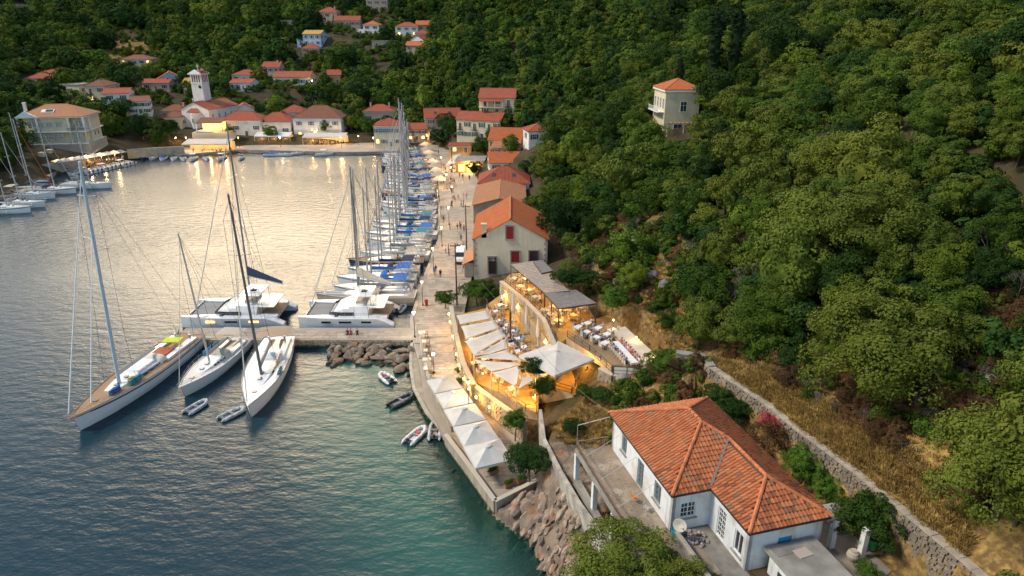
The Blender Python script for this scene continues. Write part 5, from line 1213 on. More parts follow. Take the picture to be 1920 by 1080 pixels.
def heap(name, label, cat, c, n, r, s0, s1, ms, kind=None, flat=.5):
    m = MB()
    for k in range(n):
        a = rnd.uniform(0, 6.28); q = r*math.sqrt(rnd.random()); s = rnd.uniform(s0, s1)
        m.box((c[0]+math.cos(a)*q, c[1]+math.sin(a)*q, c[2]+s*.3+max(0, (r-q))*flat*rnd.random()), (s, s*rnd.uniform(.5, 1), s*.5), rnd.uniform(0, 3), 0, rnd.uniform(.6, 1), Matrix.Rotation(rnd.uniform(-.6, .6), 3, 'X'))
    o = m.build(name, ms); return tag(o, label, cat, None, kind)
heap('rubble', 'pale rubble heap against the wall below the white window', 'rubble', hw(1.6, 12.6, 8.5), 90, 1.0, .08, .28, mat('broken_tile', (.42, .34, .30), .9, (.25, .22, .2), 4), 'stuff')
t = empty('garden_planter', hw(2.7, 18.5, 8.3), HROT, 'stone planter overflowing with dry orange grass next to the annex', 'planter')
m = MB(); m.box((0, 0, .3), (2.6, .8, .7)); m.build('box', STONE, t)
m = MB()
for k in range(420):
    x, y = rnd.uniform(-1.2, 1.2), rnd.uniform(-.35, .35); m.add([(x, y, .6), (x+.04, y, .6), (x+rnd.uniform(-.3, .3), y+rnd.uniform(-.4, .2), rnd.uniform(.8, 1.35))], [(0, 1, 2)])
tag(m.build('dry_plants', MATS['dry_weed'], t), kind='stuff')
# yard chairs on the terrace and the toppled rack
def bent_chair(p, rz, label, cm_, cat='chair'):
    t = empty('metal_chair', p, rz, label, cat)
    m = MB(); m.box((0, 0, .44), (.42, .42, .04)); m.build('seat', cm_, t)
    for sx in (-1, 1):
        for sy in (-1, 1): m = MB(); m.tube((sx*.19, sy*.19, .43), (sx*.22, sy*.22, 0), .015); m.build('leg', METAL, t)
    m = MB(); m.path([(-.2, .2, .44), (-.2, .26, .9), (.2, .26, .9), (.2, .2, .44)], .015); m.box((0, .25, .75), (.38, .02, .22)); m.build('backrest', cm_, t)
bent_chair(hw(-.9, 7.7, 8.53), 2.3, 'orange seated metal chair on the terrace of the tiled house', mat('orange_seat', (.55, .2, .05), .7))
bent_chair(hw(-.5, 9.0, 8.53), .9, 'grey metal chair against the west wall of the tiled house', METAL)
# yard on the south-east: paving, pillars, big jar, drums, small tiled canopy
m = MB(); m.prism([tuple(hw(a, b, 0)[:2]) for a, b in ((.0, 11.4), (3.6, 11.4), (3.6, 19.5), (-1.6, 19.5), (-1.6, 12.6))], 7.2, 8.46); tag(m.build('yard_paving', mat('stained_cement', (.25, .23, .20), .9, (.15, .14, .125), 1.1, .3, 6), None), kind='structure')
m = MB(); m.prism([tuple(hw(a, b, 0)[:2]) for a, b in ((9.7, 3), (13.3, 3), (13.3, 19), (8.8, 21), (8.5, 16.8), (9.7, 16.6))], 8.3, 8.47); tag(m.build('yard_paving', mat('cracked_cement', (.26, .225, .19), .9, (.17, .15, .13), .8, .2, 6), None), kind='structure')
t = empty('porch_frame', hw(9.9, 16.2, 8.47), HROT, 'white pillars and beam of the open porch right of the tiled house', 'porch')
for k, (x, y) in enumerate(((.9, .3), (2.2, -1.2))): m = MB(); m.box((x, y, 1.3), (.4, .4, 2.6)); m.build('pillar', WHITE, t)
m = MB(); m.box((1.0, .9, 2.62), (2.0, 1.6, .1)); m.build('slab', CONC, t)
t = empty('clay_jar', hw(11.4, 17.4, 8.47), 0, 'round pale clay jar on the cracked yard paving', 'jar')
m = MB(); m.lathe((0, 0, 0), [(.2, 0), (.38, .2), (.45, .45), (.36, .7), (.2, .8), (.24, .86), (.18, .84)], 16); m.build('body', mat('pale_clay', (.42, .36, .30), .8), t)
for k, (mt_, lb) in enumerate(((WHITEP, 'white metal drum right of the clay jar'), (GREEN, 'green plastic drum right of the white drum'), (mat('dark_green_plastic', (.02, .12, .06), .5), 'dark green plastic drum furthest right of the drums'))):
    t = empty('drum', hw(12.7+k*.85, 16.7+k*.1, 8.47), 0, lb, 'drum'); m = MB(); m.lathe((0, 0, 0), [(.3, 0), (.32, .05), (.3, .45), (.32, .5), (.3, .85)], 14); m.build('body', mt_, t); m = MB(); m.lathe((0, 0, .85), [(.33, 0), (.33, .05)], 14); m.build('lid', BLACK if k else CONC, t)
t = empty('tile_canopy', hw(14.6, 15.2, 8.4), HROT+.35, 'small lean-to with bright orange tiles beside the long wall', 'lean-to')
m = MB(); m.slab([(-1.5, -1, 1.6), (1.5, -1, 1.6), (1.5, .6, 2.1), (-1.5, .6, 2.1)], .08); corrugate(m, [(-1.5, -1, 1.6), (1.5, -1, 1.6), (1.5, .6, 2.1), (-1.5, .6, 2.1)], .22, .06); m.build('roof', ROOF_O, t)
for x in (-1.3, 1.3): m = MB(); m.box((x, -.8, .75), (.25, .25, 1.6)); m.build('pillar', WHITE, t)
# ---- long retaining wall of rubble stone running down to the right
WPTS = [P(1322, 684, 12.0), P(1420, 748, 12.0), P(1500, 812, 12.0), P(1600, 886, 12.0), P(1700, 968, 12.0), P(1800, 1050, 12.0), P(1900, 1140, 12.0)]
_stones = {}
def stone_mesh(k, mt):
    key = (k, mt.name)
    if key not in _stones:
        r = random.Random(900+k); m = MB(); q = []
        for sx, sy, sz in ((-1,-1,-1),(1,-1,-1),(1,1,-1),(-1,1,-1),(-1,-1,1),(1,-1,1),(1,1,1),(-1,1,1)): q.append((sx*r.uniform(.38, .5), sy*r.uniform(.35, .5), sz*r.uniform(.38, .5)))
        m.add(q, [(0,3,2,1),(4,5,6,7),(0,1,5,4),(1,2,6,5),(2,3,7,6),(3,0,4,7)]); me = bpy.data.meshes.new('stone'); me.from_pydata(m.v, [], m.f); me.materials.append(mt); _stones[key] = me
    return _stones[key]
def rubble_face(m, a, b, z0, z1, nrm, size=.45, thick=.3, seed=1, cell=None):
    "courses of separate irregular stones on the face a-b, joints recessed"
    r = random.Random(seed); a = Vector(a); b = Vector(b); L_ = (b-a).length; d = (b-a)/L_; z = z0; out = []
    while z < z1-.05:
        h = min(r.uniform(.6, 1.1)*size*.7, z1-z); s = -r.uniform(0, size*.5)
        while s < L_:
            w = r.uniform(.6, 1.7)*size; s0 = max(s, 0); s1 = min(s+w, L_)
            if s1-s0 > .06: out.append((a+d*((s0+s1)/2)+Vector((0, 0, z+h/2-a.z))+nrm*r.uniform(-.05, .05), s1-s0-.035, h-.03, r.randrange(8)))
            s += w
        z += h
    return out
def put_stones(name, parent, spec, rz, thick, mt, maxn=0, origin=Vector((0, 0, 0))):
    V = []; F = []
    for i_, (p, w, h, k) in enumerate(spec):
        me = stone_mesh(k, mt)
        if i_ < maxn:
            o = link('stone', me, parent, p-origin, 0, (w, thick, h)); o.rotation_euler = (0, 0, rz)
        else:
            b0 = len(V); ca, sa = math.cos(rz), math.sin(rz)
            for v_ in me.vertices:
                x, y, zz = v_.co.x*w, v_.co.y*thick, v_.co.z*h; V.append((p.x-origin.x+x*ca-y*sa, p.y-origin.y+x*sa+y*ca, p.z-origin.z+zz))
            F += [tuple(b0+q for q in f_.vertices) for f_ in me.polygons]
    if V:
        me = bpy.data.meshes.new(name); me.from_pydata(V, [], F); me.materials.append(mt); tag(link(name, me, parent), kind='stuff')
t = empty('retaining_wall', (0, 0, 0), 0, 'long rubble stone wall with pale coping running down behind the tiled house', 'wall')
WSTONE = mat('wall_stone', (.27, .22, .165), .9, (.17, .14, .115), 1.3, .4, 5, col3=(.40, .30, .19), scale3=.7)
m = MB(); cop = MB()
for a, b in zip(WPTS, WPTS[1:]):
    d = (b-a).normalized(); nr = Vector((-d.y, d.x, 0)); nr = nr if nr.x < 0 else -nr
    m.bar(Vector((a.x, a.y, 10.1))-nr*.28, Vector((b.x, b.y, 10.1))-nr*.28, .5, 3.8)
    st = rubble_face(m, Vector((a.x, a.y, 8.2)), Vector((b.x, b.y, 8.2)), 8.2, 11.95, nr, .42, .3, int(a.x*7)); rz = math.atan2(d.y, d.x)
    put_stones('stones', t, st, rz, .3, WSTONE, 40)
m.build('wall_core', JOINT, t)
for a, b in zip(WPTS, WPTS[1:]):
    n_ = int((b-a).length/.9); d = (b-a).normalized(); nr = Vector((-d.y, d.x, 0)); nr = nr if nr.x < 0 else -nr
    for k in range(n_):
        q = MB(); l_ = (b-a).length/n_
        if k == 0: q.box((0, 0, 0), (l_-.03, .62, .16)); o = q.build('coping_stone', mat('coping', (.42, .36, .29), .9, (.30, .26, .21), 1.2, .3, 5, rand=.1), t); cme = o.data; bpy.data.objects.remove(o)
        o = link('coping_stone', cme, t, a.lerp(b, (k+.5)/n_)+Vector((0, 0, 0.06+rnd.uniform(-.015, .015)))-nr*.22, math.atan2(d.y, d.x))
# its upper end: a squarer stretch by the green bush
t = empty('retaining_wall', (0, 0, 0), 0, 'short stone wall with flat coping at the head of the long rubble wall', 'wall')
a, b = P(1268, 660, 12.2), P(1322, 668, 12.2); c_ = P(1335, 690, 12.0)
m = MB(); m.bar((a.x, a.y, 10.8), (b.x, b.y, 10.8), .7, 2.6); m.bar((b.x, b.y, 10.8), (c_.x, c_.y, 10.8), .6, 2.5); m.build('wall_core', STONE, t)
m = MB(); m.bar(a+Vector((0, 0, .02)), b+Vector((0, 0, .02)), .85, .14); m.bar(b+Vector((0, 0, .03)), c_+Vector((0, 0, .2)), .75, .14); m.build('coping', CONC, t)
# shrubs between house and wall
for nm, me_, px, py, z, r, th, sq, lb in (
 ('round_shrub', GARD[0], 1503, 873, 8.6, 1.75, 1.6, .95, 'round dark green shrub behind the tiled roof, left of the ball shaped one'),
 ('round_shrub', GARD[1], 1549, 913, 8.6, 1.35, 1.1, .95, 'ball shaped bright green shrub behind the tiled roof'),
 ('bougainvillea', RUSC, 1437, 823, 8.6, 1.9, 1.5, .9, 'russet leaved bush behind the ridge of the tiled roof'),
 ('bougainvillea', REDC, 1452, 788, 8.6, 1.35, 2.5, .8, 'magenta bougainvillea against the long stone wall'),
 ('garden_tree', GARDD[0], 1626, 976, 8.5, 2.6, 2.0, .75, 'dark dense tree right of the tiled house under the wall'),
 ('garden_tree', GARDD[1], 1380, 768, 8.6, 1.9, 1.5, .7, 'dark green bush behind the top of the tiled roof'),
 ('garden_tree', GARDD[0], 1348, 748, 9.0, 1.7, 1.4, .7, 'dark bush at the head of the strip behind the tiled roof'),
 ('round_shrub', GARD[0], 1628, 1075, 8.5, 1.0, .7, .8, 'small green shrub beside the green drums'),
 ('round_shrub', GARD[1], 1245, 682, 8.6, 2.0, 1.6, .85, 'bright green bush lit by the wall lamp at the end of the ramp'),
 ('garden_tree', GARDD[1], 992, 862, 1.6, 2.4, 2.7, .7, 'dark spreading tree beside the last square parasol'),
 ('garden_tree', GARD[0], 966, 788, 1.8, 1.45, 2.1, .8, 'clipped round green tree below the sail terrace'),
 ('garden_tree', GARD[1], 893, 546, 1.3, 2.6, 2.1, .75, 'large green bush in front of the cream quay house'),
 ('garden_tree', GARD[0], 916, 546, 1.3, 2.2, 1.9, .8, 'green bush nearer the doorway of the cream quay house'),
 ('garden_tree', GARD[1], 835, 560, 1.1, 1.7, 1.6, .8, 'rounded green tree on the promenade by the lamp wall'),
 ('garden_tree', GARDD[0], 1003, 690, 4.0, 1.7, 2.9, .8, 'leafy tree growing through the terrace beside the big parasol'),
 ('garden_tree', GARDD[1], 1018, 728, 3.6, 1.4, 1.4, .9, 'dark shrub with small lamps under the leafy terrace tree'),
 ('garden_tree', GARDD[0], 1064, 522, 7.6, 2.1, 3.2, .6, 'spreading tree left part beside the shade roofs'),
 ('garden_tree', GARDD[1], 1094, 522, 7.6, 2.1, 3.2, .6, 'spreading tree right part beside the shade roofs'),
 ('garden_tree', GARD[0], 1150, 562, 10.0, 2.2, 1.4, .8, 'green tree at the corner behind the diners'),
 ('garden_tree', GARDD[1], 1128, 742, 6.3, 1.2, .7, .8, 'dark bush below the curved stone wall'),
 ('garden_tree', GARD[1], 1098, 735, 5.5, 1.1, .9, .8, 'small bush by the restaurant gate'),
 ('garden_tree', GARDD[0], 1075, 800, 5.3, 1.3, .5, .5, 'brownish scrub in the abandoned plot'),
):
    p = P(px, py, z+th); tree(nm, me_, p.x, p.y, r, None, lb, 'shrub' if 'shrub' in nm or 'bou' in nm else 'tree', None, z, th, None, sq)
for k in range(7):
    p = P(856+k*1.5, 600+k*20, 1.2); tree('hedge_shrub', GARD[k % 2], p.x-.2, p.y, .55, None, 'small green hedge bush number along the lit promenade wall'.replace('number ', ''), 'shrub', 'bushes along the lit promenade wall', 1.2, .4)
# boundary wall and plot below the house
t = empty('plot_wall', (0, 0, 0), 0, 'pale plastered wall curving down the shore side of the abandoned plot', 'wall')
m = MB(); pts = [P(1013, 776, 4.4), P(1020, 830, 4.8), P(1050, 890, 5.0), P(1085, 950, 5.0), P(1110, 985, 5.0), P(1150, 1060, 5.0)]
for a, b in zip(pts, pts[1:]): m.bar(a-Vector((0, 0, 1.5)), b-Vector((0, 0, 1.5)), .35, 4.0)
m.build('wall', mat('grey_rubble_wall', (.46, .42, .36), .9, (.24, .22, .20), 1, .3, 5), t)
# shore rocks
def rock_mesh(k):
    bm = bmesh.new(); bmesh.ops.create_icosphere(bm, subdivisions=2, radius=1); r = random.Random(k+50)
    pl = [(Vector((r.gauss(0, 1), r.gauss(0, 1), r.gauss(0, 1))).normalized(), r.uniform(.45, .8)) for _ in range(16)]
    for v_ in bm.verts:
        for n_, d_ in pl:
            e_ = v_.co.dot(n_)-d_
            if e_ > 0: v_.co -= n_*e_
    me = bpy.data.meshes.new('boulder'); bm.to_mesh(me); bm.free(); me.materials.append(ROCK); return me
RM = [rock_mesh(k) for k in range(7)]
SHORE_ROCK = mat('layered_shore_rock', (.38, .29, .22), .9, (.19, .145, .115), 1.4, .9, 3, col3=(.30, .15, .09), scale3=.6, rand=.25, wet=True)
def boulders(n, fpos, s0, s1, label, group, cat='boulder', slab=False):
    for k in range(n):
        x, y, z = fpos(k); s = rnd.uniform(s0, s1)
        if slab:
            o = tag(link('shore_boulder', RM[k % 7], None, (x, y, z+s*.02), 0, (s*rnd.uniform(1.1, 2.2), s*rnd.uniform(.4, .8), s*rnd.uniform(.5, .8))), label, cat, group); o.rotation_euler = (rnd.uniform(.2, .6), rnd.uniform(-.4, .1), .95+rnd.uniform(-.3, .3)); o.material_slots[0].link = 'OBJECT'; o.material_slots[0].material = SHORE_ROCK; continue
        tag(link('boulder', RM[k % 7], None, (x, y, z+s*.15), rnd.uniform(0, 6), (s*rnd.uniform(.9, 1.5), s*rnd.uniform(.6, 1.0), s*rnd.uniform(.5, .85))), label, cat, group)
def _shore(k):
    px = rnd.uniform(955, 1100); py = 925+(px-955)*.55+rnd.uniform(-25, 130); p = P(px, py, 1.5); z = HZ(p.x, p.y); return p.x, p.y, max(z, -.5)-.1
boulders(280, _shore, .2, .8, 'tilted pale reddish boulder on the natural shore below the plot wall', 'rocks of the natural shore', slab=True)
def _sea(k):
    a = (k+.5)/46; px = 820+a*170; py = 850+a*165+rnd.uniform(-12, 6); p = P(px, py, 0); return p.x-.3, p.y-.3, -.45+rnd.uniform(-.25, .2)
boulders(46, _sea, .3, .75, 'half sunken dark rock at the foot of the parasol quay', 'sunken rocks by the parasol quay')
# ---------------------------------------------------------------- quays, pier, promenade
QZ = 1.0
east = [(-6.6,262),(-6.6,250)]
QP = [(-14.3,89),(-15.7,97),(-15.9,116),(-15.6,138),(-17,160),(-21.3,195),(-29.7,238),(-38,245),(-59,243),(-99,248),(-115,238),(-133,237.5),(-140.5,210),(-134,188),(-127,165),(-134,150),
      (-150,150),(-149,190),(-152,215),(-143,246),(-100,262),(-60,262),(-42,266),(-27,262),(-14,238),(-8.5,200),(-6.9,165),(-6.9,132),(-7.4,112),(-7.6,98),(-8.2,90)]
m = MB(); m.prism(QP, -2.5, QZ, 0, 1)
tag(m.build('promenade', [CONC, PAVE]), kind='structure')
m = MB(); m.prism([(-14.3,89.02),(-8.2,90),(-7.6,84),(-6.4,77),(-4.2,71.5),(-1.2,66.5),(2.2,62),(2.6,56.2),(-1.5,53.1),(-4.8,59),(-7.7,65.2),(-10.6,72.2),(-12.2,80.5)], -2.5, 1.2, 0, 1)
tag(m.build('lower_promenade', [mat('quay_concrete', (.38, .33, .25), .85, (.28, .235, .18), .9, .3, 3, stretch=(1, 1, .3), wet=True, streak=.5), PAVE]), kind='structure')
# flagstones: separate slabs with open joints
def flags(name, poly, z, sx, sy, mats_, parent=None, single=0, rot=0):
    xs = [p[0] for p in poly]; ys = [p[1] for p in poly]; m = MB(); y = min(ys)
    while y < max(ys):
        h = sy*rnd.uniform(.85, 1.15); x = min(xs)+rnd.uniform(0, sx)
        while x < max(xs):
            w = sx*rnd.uniform(.7, 1.35)
            c = (x+w/2, y+h/2)
            pts = [(c[0]+i*w*.48, c[1]+j*h*.48) for i, j in ((-1,-1),(1,-1),(1,1),(-1,1))]
            if all(inpoly(np.array([p[0]]), np.array([p[1]]), poly)[0] for p in pts): m.box((c[0], c[1], z+.012), (w-.05, h-.05, .05+rnd.uniform(0, .012)), 0, rnd.randrange(len(mats_)))
            x += w
        y += h
    return tag(m.build(name, mats_, parent), kind='stuff')
FL3 = [mat('flag_a', (.40, .335, .265), .8, (.33, .275, .215), 1.2, .1, 4), mat('flag_b', (.355, .295, .235), .8, (.29, .24, .19), 1.2, .1, 4), mat('flag_c', (.44, .375, .30), .8, (.36, .30, .24), 1.2, .1, 4)]
flags('flagstones', [(-15.2,97),(-15.4,116),(-15.1,138),(-16.4,160),(-16.6,165),(-7.4,165),(-7.2,132),(-7.8,112),(-8.0,98),(-8.4,90.5),(-13.8,90.5)], QZ, 1.35, .9, FL3)
flags('flagstones', [(-13.5,88.8),(-8.5,88.8),(-8,84),(-6.9,77),(-4.8,71.5),(-1.8,66.5),(1.7,62),(2.2,56.6),(-1.4,54),(-4.2,59),(-7.1,65.2),(-10,72.2),(-11.6,80.5)], 1.2, 1.0, .7, FL3)
# quay edge stones, one after another
def edge(name, pts, z, w=.55, h=.2, L=1.4, kind_first=0):
    me_ = None; par = empty(name, (0, 0, 0)); n = 0
    for a, b in zip(pts, pts[1:]):
        a = Vector((*a, z)); b = Vector((*b, z)); k = max(1, int((b-a).length/L)); l_ = (b-a).length/k; d = (b-a).normalized()
        for i in range(k):
            if me_ is None: q = MB(); q.box((0, 0, 0), (1, w, h)); o = q.build('edge_stone', mat('edge_limestone', (.46, .40, .32), .8, (.36, .31, .25), 1.5, .2, 4, rand=.12), par); me_ = o.data; bpy.data.objects.remove(o)
            o = link('edge_stone', me_, par, a.lerp(b, (i+.5)/k)+Vector((0, 0, -h/2+.055)), math.atan2(d.y, d.x), (l_-.04, 1, 1)); n += 1
    par['kind'] = 'structure'; return par
edge('quay_edge', [(-14.3,89.5),(-15.6,97),(-15.8,116),(-15.5,138),(-16.9,160),(-21.1,195)], QZ+.01)
# outer pier
pk = empty('outer_pier', (0, 0, 0)); pk['kind'] = 'structure'
m = MB(); m.prism([(-49,89.2),(-14.4,89.2),(-14.4,93.4),(-49,93.4)], -3, 1.15, 0, 1); m.build('pier_core', [JOINT, PAVE], pk)
put_stones('pier_stones', pk, rubble_face(None, Vector((-49, 89.12, -.2)), Vector((-14.6, 89.12, -.2)), -.2, 1.12, Vector((0, -1, 0)), .55, .2, 3), 0, .16, mat('pier_stone', (.44, .36, .27), .9, (.32, .26, .19), 1, .3, 4, col3=(.20, .17, .13), scale3=.4, wet=True), 150)
flags('pier_flagstones', [(-48.8,89.6),(-14.5,89.6),(-14.5,93.2),(-48.8,93.2)], 1.15, 1.3, .9, FL3, pk)
# riprap below the pier
def rip(k):
    q = rnd.random(); r_ = rnd.random(); px = 612+q*165; py = lerp(645, 682+28*(q > .75)*(q-.75)*4, r_)+rnd.uniform(-3, 3); p = P(px, py, .5*(1-r_)); return p.x, p.y-.4, .75*(1-r_)-.25+rnd.uniform(-.1, .2)
boulders(105, rip, .5, 1.15, 'rounded brown boulder in the rock pile below the pier', 'rock pile below the pier')
for i, (px, py, s) in enumerate(((700, 655, 1.35), (736, 668, 1.5), (655, 668, 1.3), (722, 648, 1.2), (752, 690, 1.2))): p = P(px, py, .4); tag(link('boulder', RM[i], None, (p.x, p.y, .3), i, (s*1.1, s, s*.75)), ('large orange tinged boulder at the top of the rock pile', 'largest tan boulder near the right end of the rock pile', 'large grey boulder at the left of the rock pile', 'flat topped boulder against the pier wall', 'lone boulder at the corner under the low quay')[i], 'boulder', 'rock pile below the pier')
# low walkway along the water
def offs(pts, d):
    out = []
    for i, p in enumerate(pts):
        a = Vector(pts[max(i-1, 0)]); b = Vector(pts[min(i+1, len(pts)-1)]); n = (b-a).normalized(); out.append((p[0]+n.y*d, p[1]-n.x*d))
    return out
LW = [tuple(P(*a)[:2]) for a in ((772,640,.5),(770,690,.5),(776,730,.5),(800,775,.5),(826,805,.5))]
LWE = [tuple(P(*a)[:2]) for a in ((833,800,.5),(826,768,.5),(806,735,.5),(793,700,.5),(790,650,.5),(790,638,.5))]
m = MB(); m.prism(LW+LWE, -2, .72, 0, 0); tag(m.build('low_quay', [MATS['quay_concrete']]), kind='structure')
edge('low_quay_edge', LW, .74, .4, .25, 1.1)
# parapet of the parasol quay
sw = [tuple(P(*a)[:2]) for a in ((793,640,1.9),(798,690,1.9),(812,735,1.9),(835,775,1.9),(848,800,1.9))]
t = empty('parapet_wall', (0, 0, 0), 0, 'low plastered parapet between the promenade and the narrow low quay', 'wall'); m = MB()
for a, b in zip(sw, sw[1:]): m.bar((*a, .9), (*b, .9), .3, 1.9)
m.build('wall', MATS['quay_concrete'], t); m = MB()
for a, b in zip(sw, sw[1:]): m.bar((*a, 1.9), (*b, 1.9), .42, .1)
m.build('coping', CONC, t)
t = empty('parapet_wall', (0, 0, 0), 0, 'buff rendered sea wall ending in a square corner with planters above the rocks', 'wall'); m = MB()
sw2 = [(-7.3,64.2),(-4.9,59.6),(-1.6,53.0),(2.5,56.2)]
for a, b in zip(sw2, sw2[1:]): m.bar((*a, .55), (*b, .55), .35, 2.2)
m.build('wall', MATS['quay_concrete'], t); m = MB()
for a, b in zip(sw2, sw2[1:]): m.bar((*a, 1.68), (*b, 1.68), .46, .1)
m.build('coping', mat('pale_coping', (.5, .45, .38), .85), t)
# ---- folk: one skinned body per pose, hair as its child
def skin_body(name, verts, edges, rad, root=0):
    me = bpy.data.meshes.new(name); me.from_pydata(verts, edges, []); o = bpy.data.objects.new(name, me); C.objects.link(o)
    md = o.modifiers.new('skin', 'SKIN'); 
    for i, r_ in enumerate(rad): me.skin_vertices[0].data[i].radius = r_ if hasattr(r_, '__len__') else (r_, r_); me.skin_vertices[0].data[i].use_root = i == root
    s = o.modifiers.new('sub', 'SUBSURF'); s.levels = 1
    dg = bpy.context.evaluated_depsgraph_get(); e = o.evaluated_get(dg); nm = bpy.data.meshes.new_from_object(e); bpy.data.objects.remove(o); return nm
def person_mesh(pose):
    # pelvis 0, chest 1, neck 2, head 3, headtop 4; arms; legs
    h = .95
    V = [(0, 0, h), (0, 0, h+.28), (0, 0, h+.52), (0, -.02, h+.63), (0, -.01, h+.77)]
    E_ = [(0, 1), (1, 2), (2, 3), (3, 4)]; Rr = [(.15, .11), (.17, .11), (.06, .06), (.085, .095), (.075, .085)]
    def arm(s, el, ha):
        i = len(V); V.extend([(s*.19, 0, h+.46), el, ha]); E_.extend([(1, i), (i, i+1), (i+1, i+2)]); Rr.extend([.055, .042, .035])
    def leg(s, kn, an, toe):
        i = len(V); V.extend([(s*.10, 0, h-.08), kn, an, toe]); E_.extend([(0, i), (i, i+1), (i+1, i+2), (i+2, i+3)]); Rr.extend([.095, .06, .042, .04])
    if pose == 'stand':
        for s in (-1, 1): arm(s, (s*.25, .03, h+.2), (s*.24, -.06, h-.05))
        for s in (-1, 1): leg(s, (s*.11, -.02, .5), (s*.11, .02, .08), (s*.12, -.16, .04))
    elif pose == 'walk':
        arm(-1, (-.25, -.12, h+.22), (-.22, -.28, h+.06)); arm(1, (.25, .14, h+.22), (.23, .14, h-.04))
        leg(-1, (-.1, .1, .52), (-.1, .38, .18), (-.1, .30, .05)); leg(1, (.1, -.16, .52), (.1, -.26, .09), (.1, -.43, .05))
    else:
        V[:] = [(x, y, z-.45) for x, y, z in V]; h = .5
        def a2(s): arm(s, (s*.26, -.14, h+.24), (s*.14, -.38, h+.22))
        a2(-1); a2(1)
        for s in (-1, 1): leg(s, (s*.13, -.42, .5), (s*.13, -.44, .1), (s*.13, -.60, .05))
    me = skin_body('person', V, E_, Rr); z0 = 0 if pose != 'sit' else -.45
    me.materials.clear()
    for k in range(3): me.materials.append(None)
    for p in me.polygons:
        c = p.center; zz = c.z-(0 if pose != 'sit' else -.45)
        upper = c.z > (h+.0)
        k = 1 if (c.z > h-.02 and c.z < h+.53 and abs(c.x) < .26 and not (pose == 'sit' and c.y < -.3)) else 0
        if c.z <= h-.02 or (pose == 'sit' and c.y < -.12 and c.z < h+.12): k = 2 if c.z > (.12 if pose != 'sit' else .14) else 0
        if pose != 'sit' and .12 < c.z < .5 and False: k = 0
        p.material_index = k; p.use_smooth = True
    m = MB(); hh = h
    m.lathe((0, .012, hh+.70), [(.088, -.06), (.10, .02), (.085, .085), (.04, .115)], 9, 0, .92, 1.05); ho = m.build('hair', HAIR); hm = ho.data; bpy.data.objects.remove(ho)
    return me, hm
PM = {k: person_mesh(k) for k in ('stand', 'walk', 'sit')}
CL = {'white': mat('white_cotton', (.62, .62, .62), .9), 'blue': mat('blue_cotton', (.10, .20, .42), .9), 'navy': mat('navy_cotton', (.03, .04, .09), .9), 'pink': mat('pink_cotton', (.55, .22, .20), .9), 'red': mat('red_cotton', (.45, .06, .05), .9), 'black': mat('black_cotton', (.02, .02, .022), .9), 'beige': mat('beige_cotton', (.42, .34, .24), .9), 'lightblue': mat('light_blue_cotton', (.25, .40, .60), .9), 'grey': mat('grey_cotton', (.2, .2, .2), .9), 'green': mat('green_cotton', (.08, .18, .08), .9)}
HAIRS = [HAIR, mat('brown_hair', (.10, .05, .025), .8), mat('fair_hair', (.30, .20, .10), .8), mat('grey_hair', (.3, .3, .3), .8)]
def person(pose, p, rz, top, bottom, label, group=None, hair=0, s=1.0):
    me, hm = PM[pose]; o = bpy.data.objects.new('person', me); C.objects.link(o); o.location = p; o.rotation_euler = (0, 0, rz); o.scale = (s, s, s)
    for k, mt in enumerate((SKIN, CL[top], CL[bottom])): o.material_slots[k].link = 'OBJECT'; o.material_slots[k].material = mt
    tag(o, label, 'person', group); h = bpy.data.objects.new('hair', hm); C.objects.link(h); h.parent = o; h.material_slots[0].link = 'OBJECT'; h.material_slots[0].material = HAIRS[hair]; return o
# ---------------------------------------------------------------- boats (bow towards +x, waterline z=0)
def hull_station(L, B, F, t, fine=2.2, stern=.82, sheer=.35, overhang=0):
    "t 0 stern .. 1 bow: x, half beam, deck height"
    u = abs(t-.42)/(.58 if t > .42 else .42)
    hb = B/2*(1-u**fine if t > .42 else 1-(1-stern)*u**2)
    zd = F*(1+sheer*(t**2)*.8+.05*(1-t))
    return L*(t-.5), max(hb, .03), zd
def hull(m, L, B, F, fine=2.2, stern=.82, n=14, mi=0, stripe=None, rake=.06, flare=.82, sheer=.35):
    rings = []
    for i in range(n+1):
        t = i/n; x, hb, zd = hull_station(L, B, F, t, fine, stern, sheer); dx = rake*L*max(0, t-.8)/.2*.5
        prof = [(1, zd, 0), (.985, zd*.72, -.15), (.95, zd*.4, -.4), (flare, .06, -.75), (flare*.8, -.25, -1), (0.02, -.45, -1)]
        ring = [(x+dx*k, hb*s, z) for s, z, k in prof]+[(x+dx*k, -hb*s, z) for s, z, k in prof[::-1]]
        rings.append(ring)
    k = len(rings[0]); pts = [p for r in rings for p in r]; fs = []; b = len(m.v)
    for i in range(n):
        for q in range(k-1): fs.append((i*k+q, i*k+q+1, (i+1)*k+q+1, (i+1)*k+q))
    fs.append(tuple(range(k))); m.add(pts, fs, mi)
    if stripe is not None:
        pts = []; fs = []
        for i in range(n+1):
            t = i/n; x, hb, zd = hull_station(L, B, F, t, fine, stern, sheer); dx = rake*L*max(0, t-.8)/.2*.5
            for s in (1, -1): pts += [(x-dx*.2, s*(hb*.985+.012), zd*.78), (x-dx*.1, s*(hb*.99+.012), zd*.88)]
        for i in range(n):
            for s in (0, 2): a = i*4+s; fs.append((a, a+1, a+5, a+4))
        m.add(pts, fs, stripe)
def deck_pts(L, B, F, t0, t1, inset, n=12, fine=2.2, stern=.82, sheer=.35, dz=0, cap=None):
    up = []; 
    for i in range(n+1):
        t = lerp(t0, t1, i/n); x, hb, zd = hull_station(L, B, F, t, fine, stern, sheer); dx = .03*L*max(0, t-.8)/.2
        h = max(hb-inset, .02); h = h if cap is None else min(h, cap); up.append((x+dx, h, zd+dz))
    return up
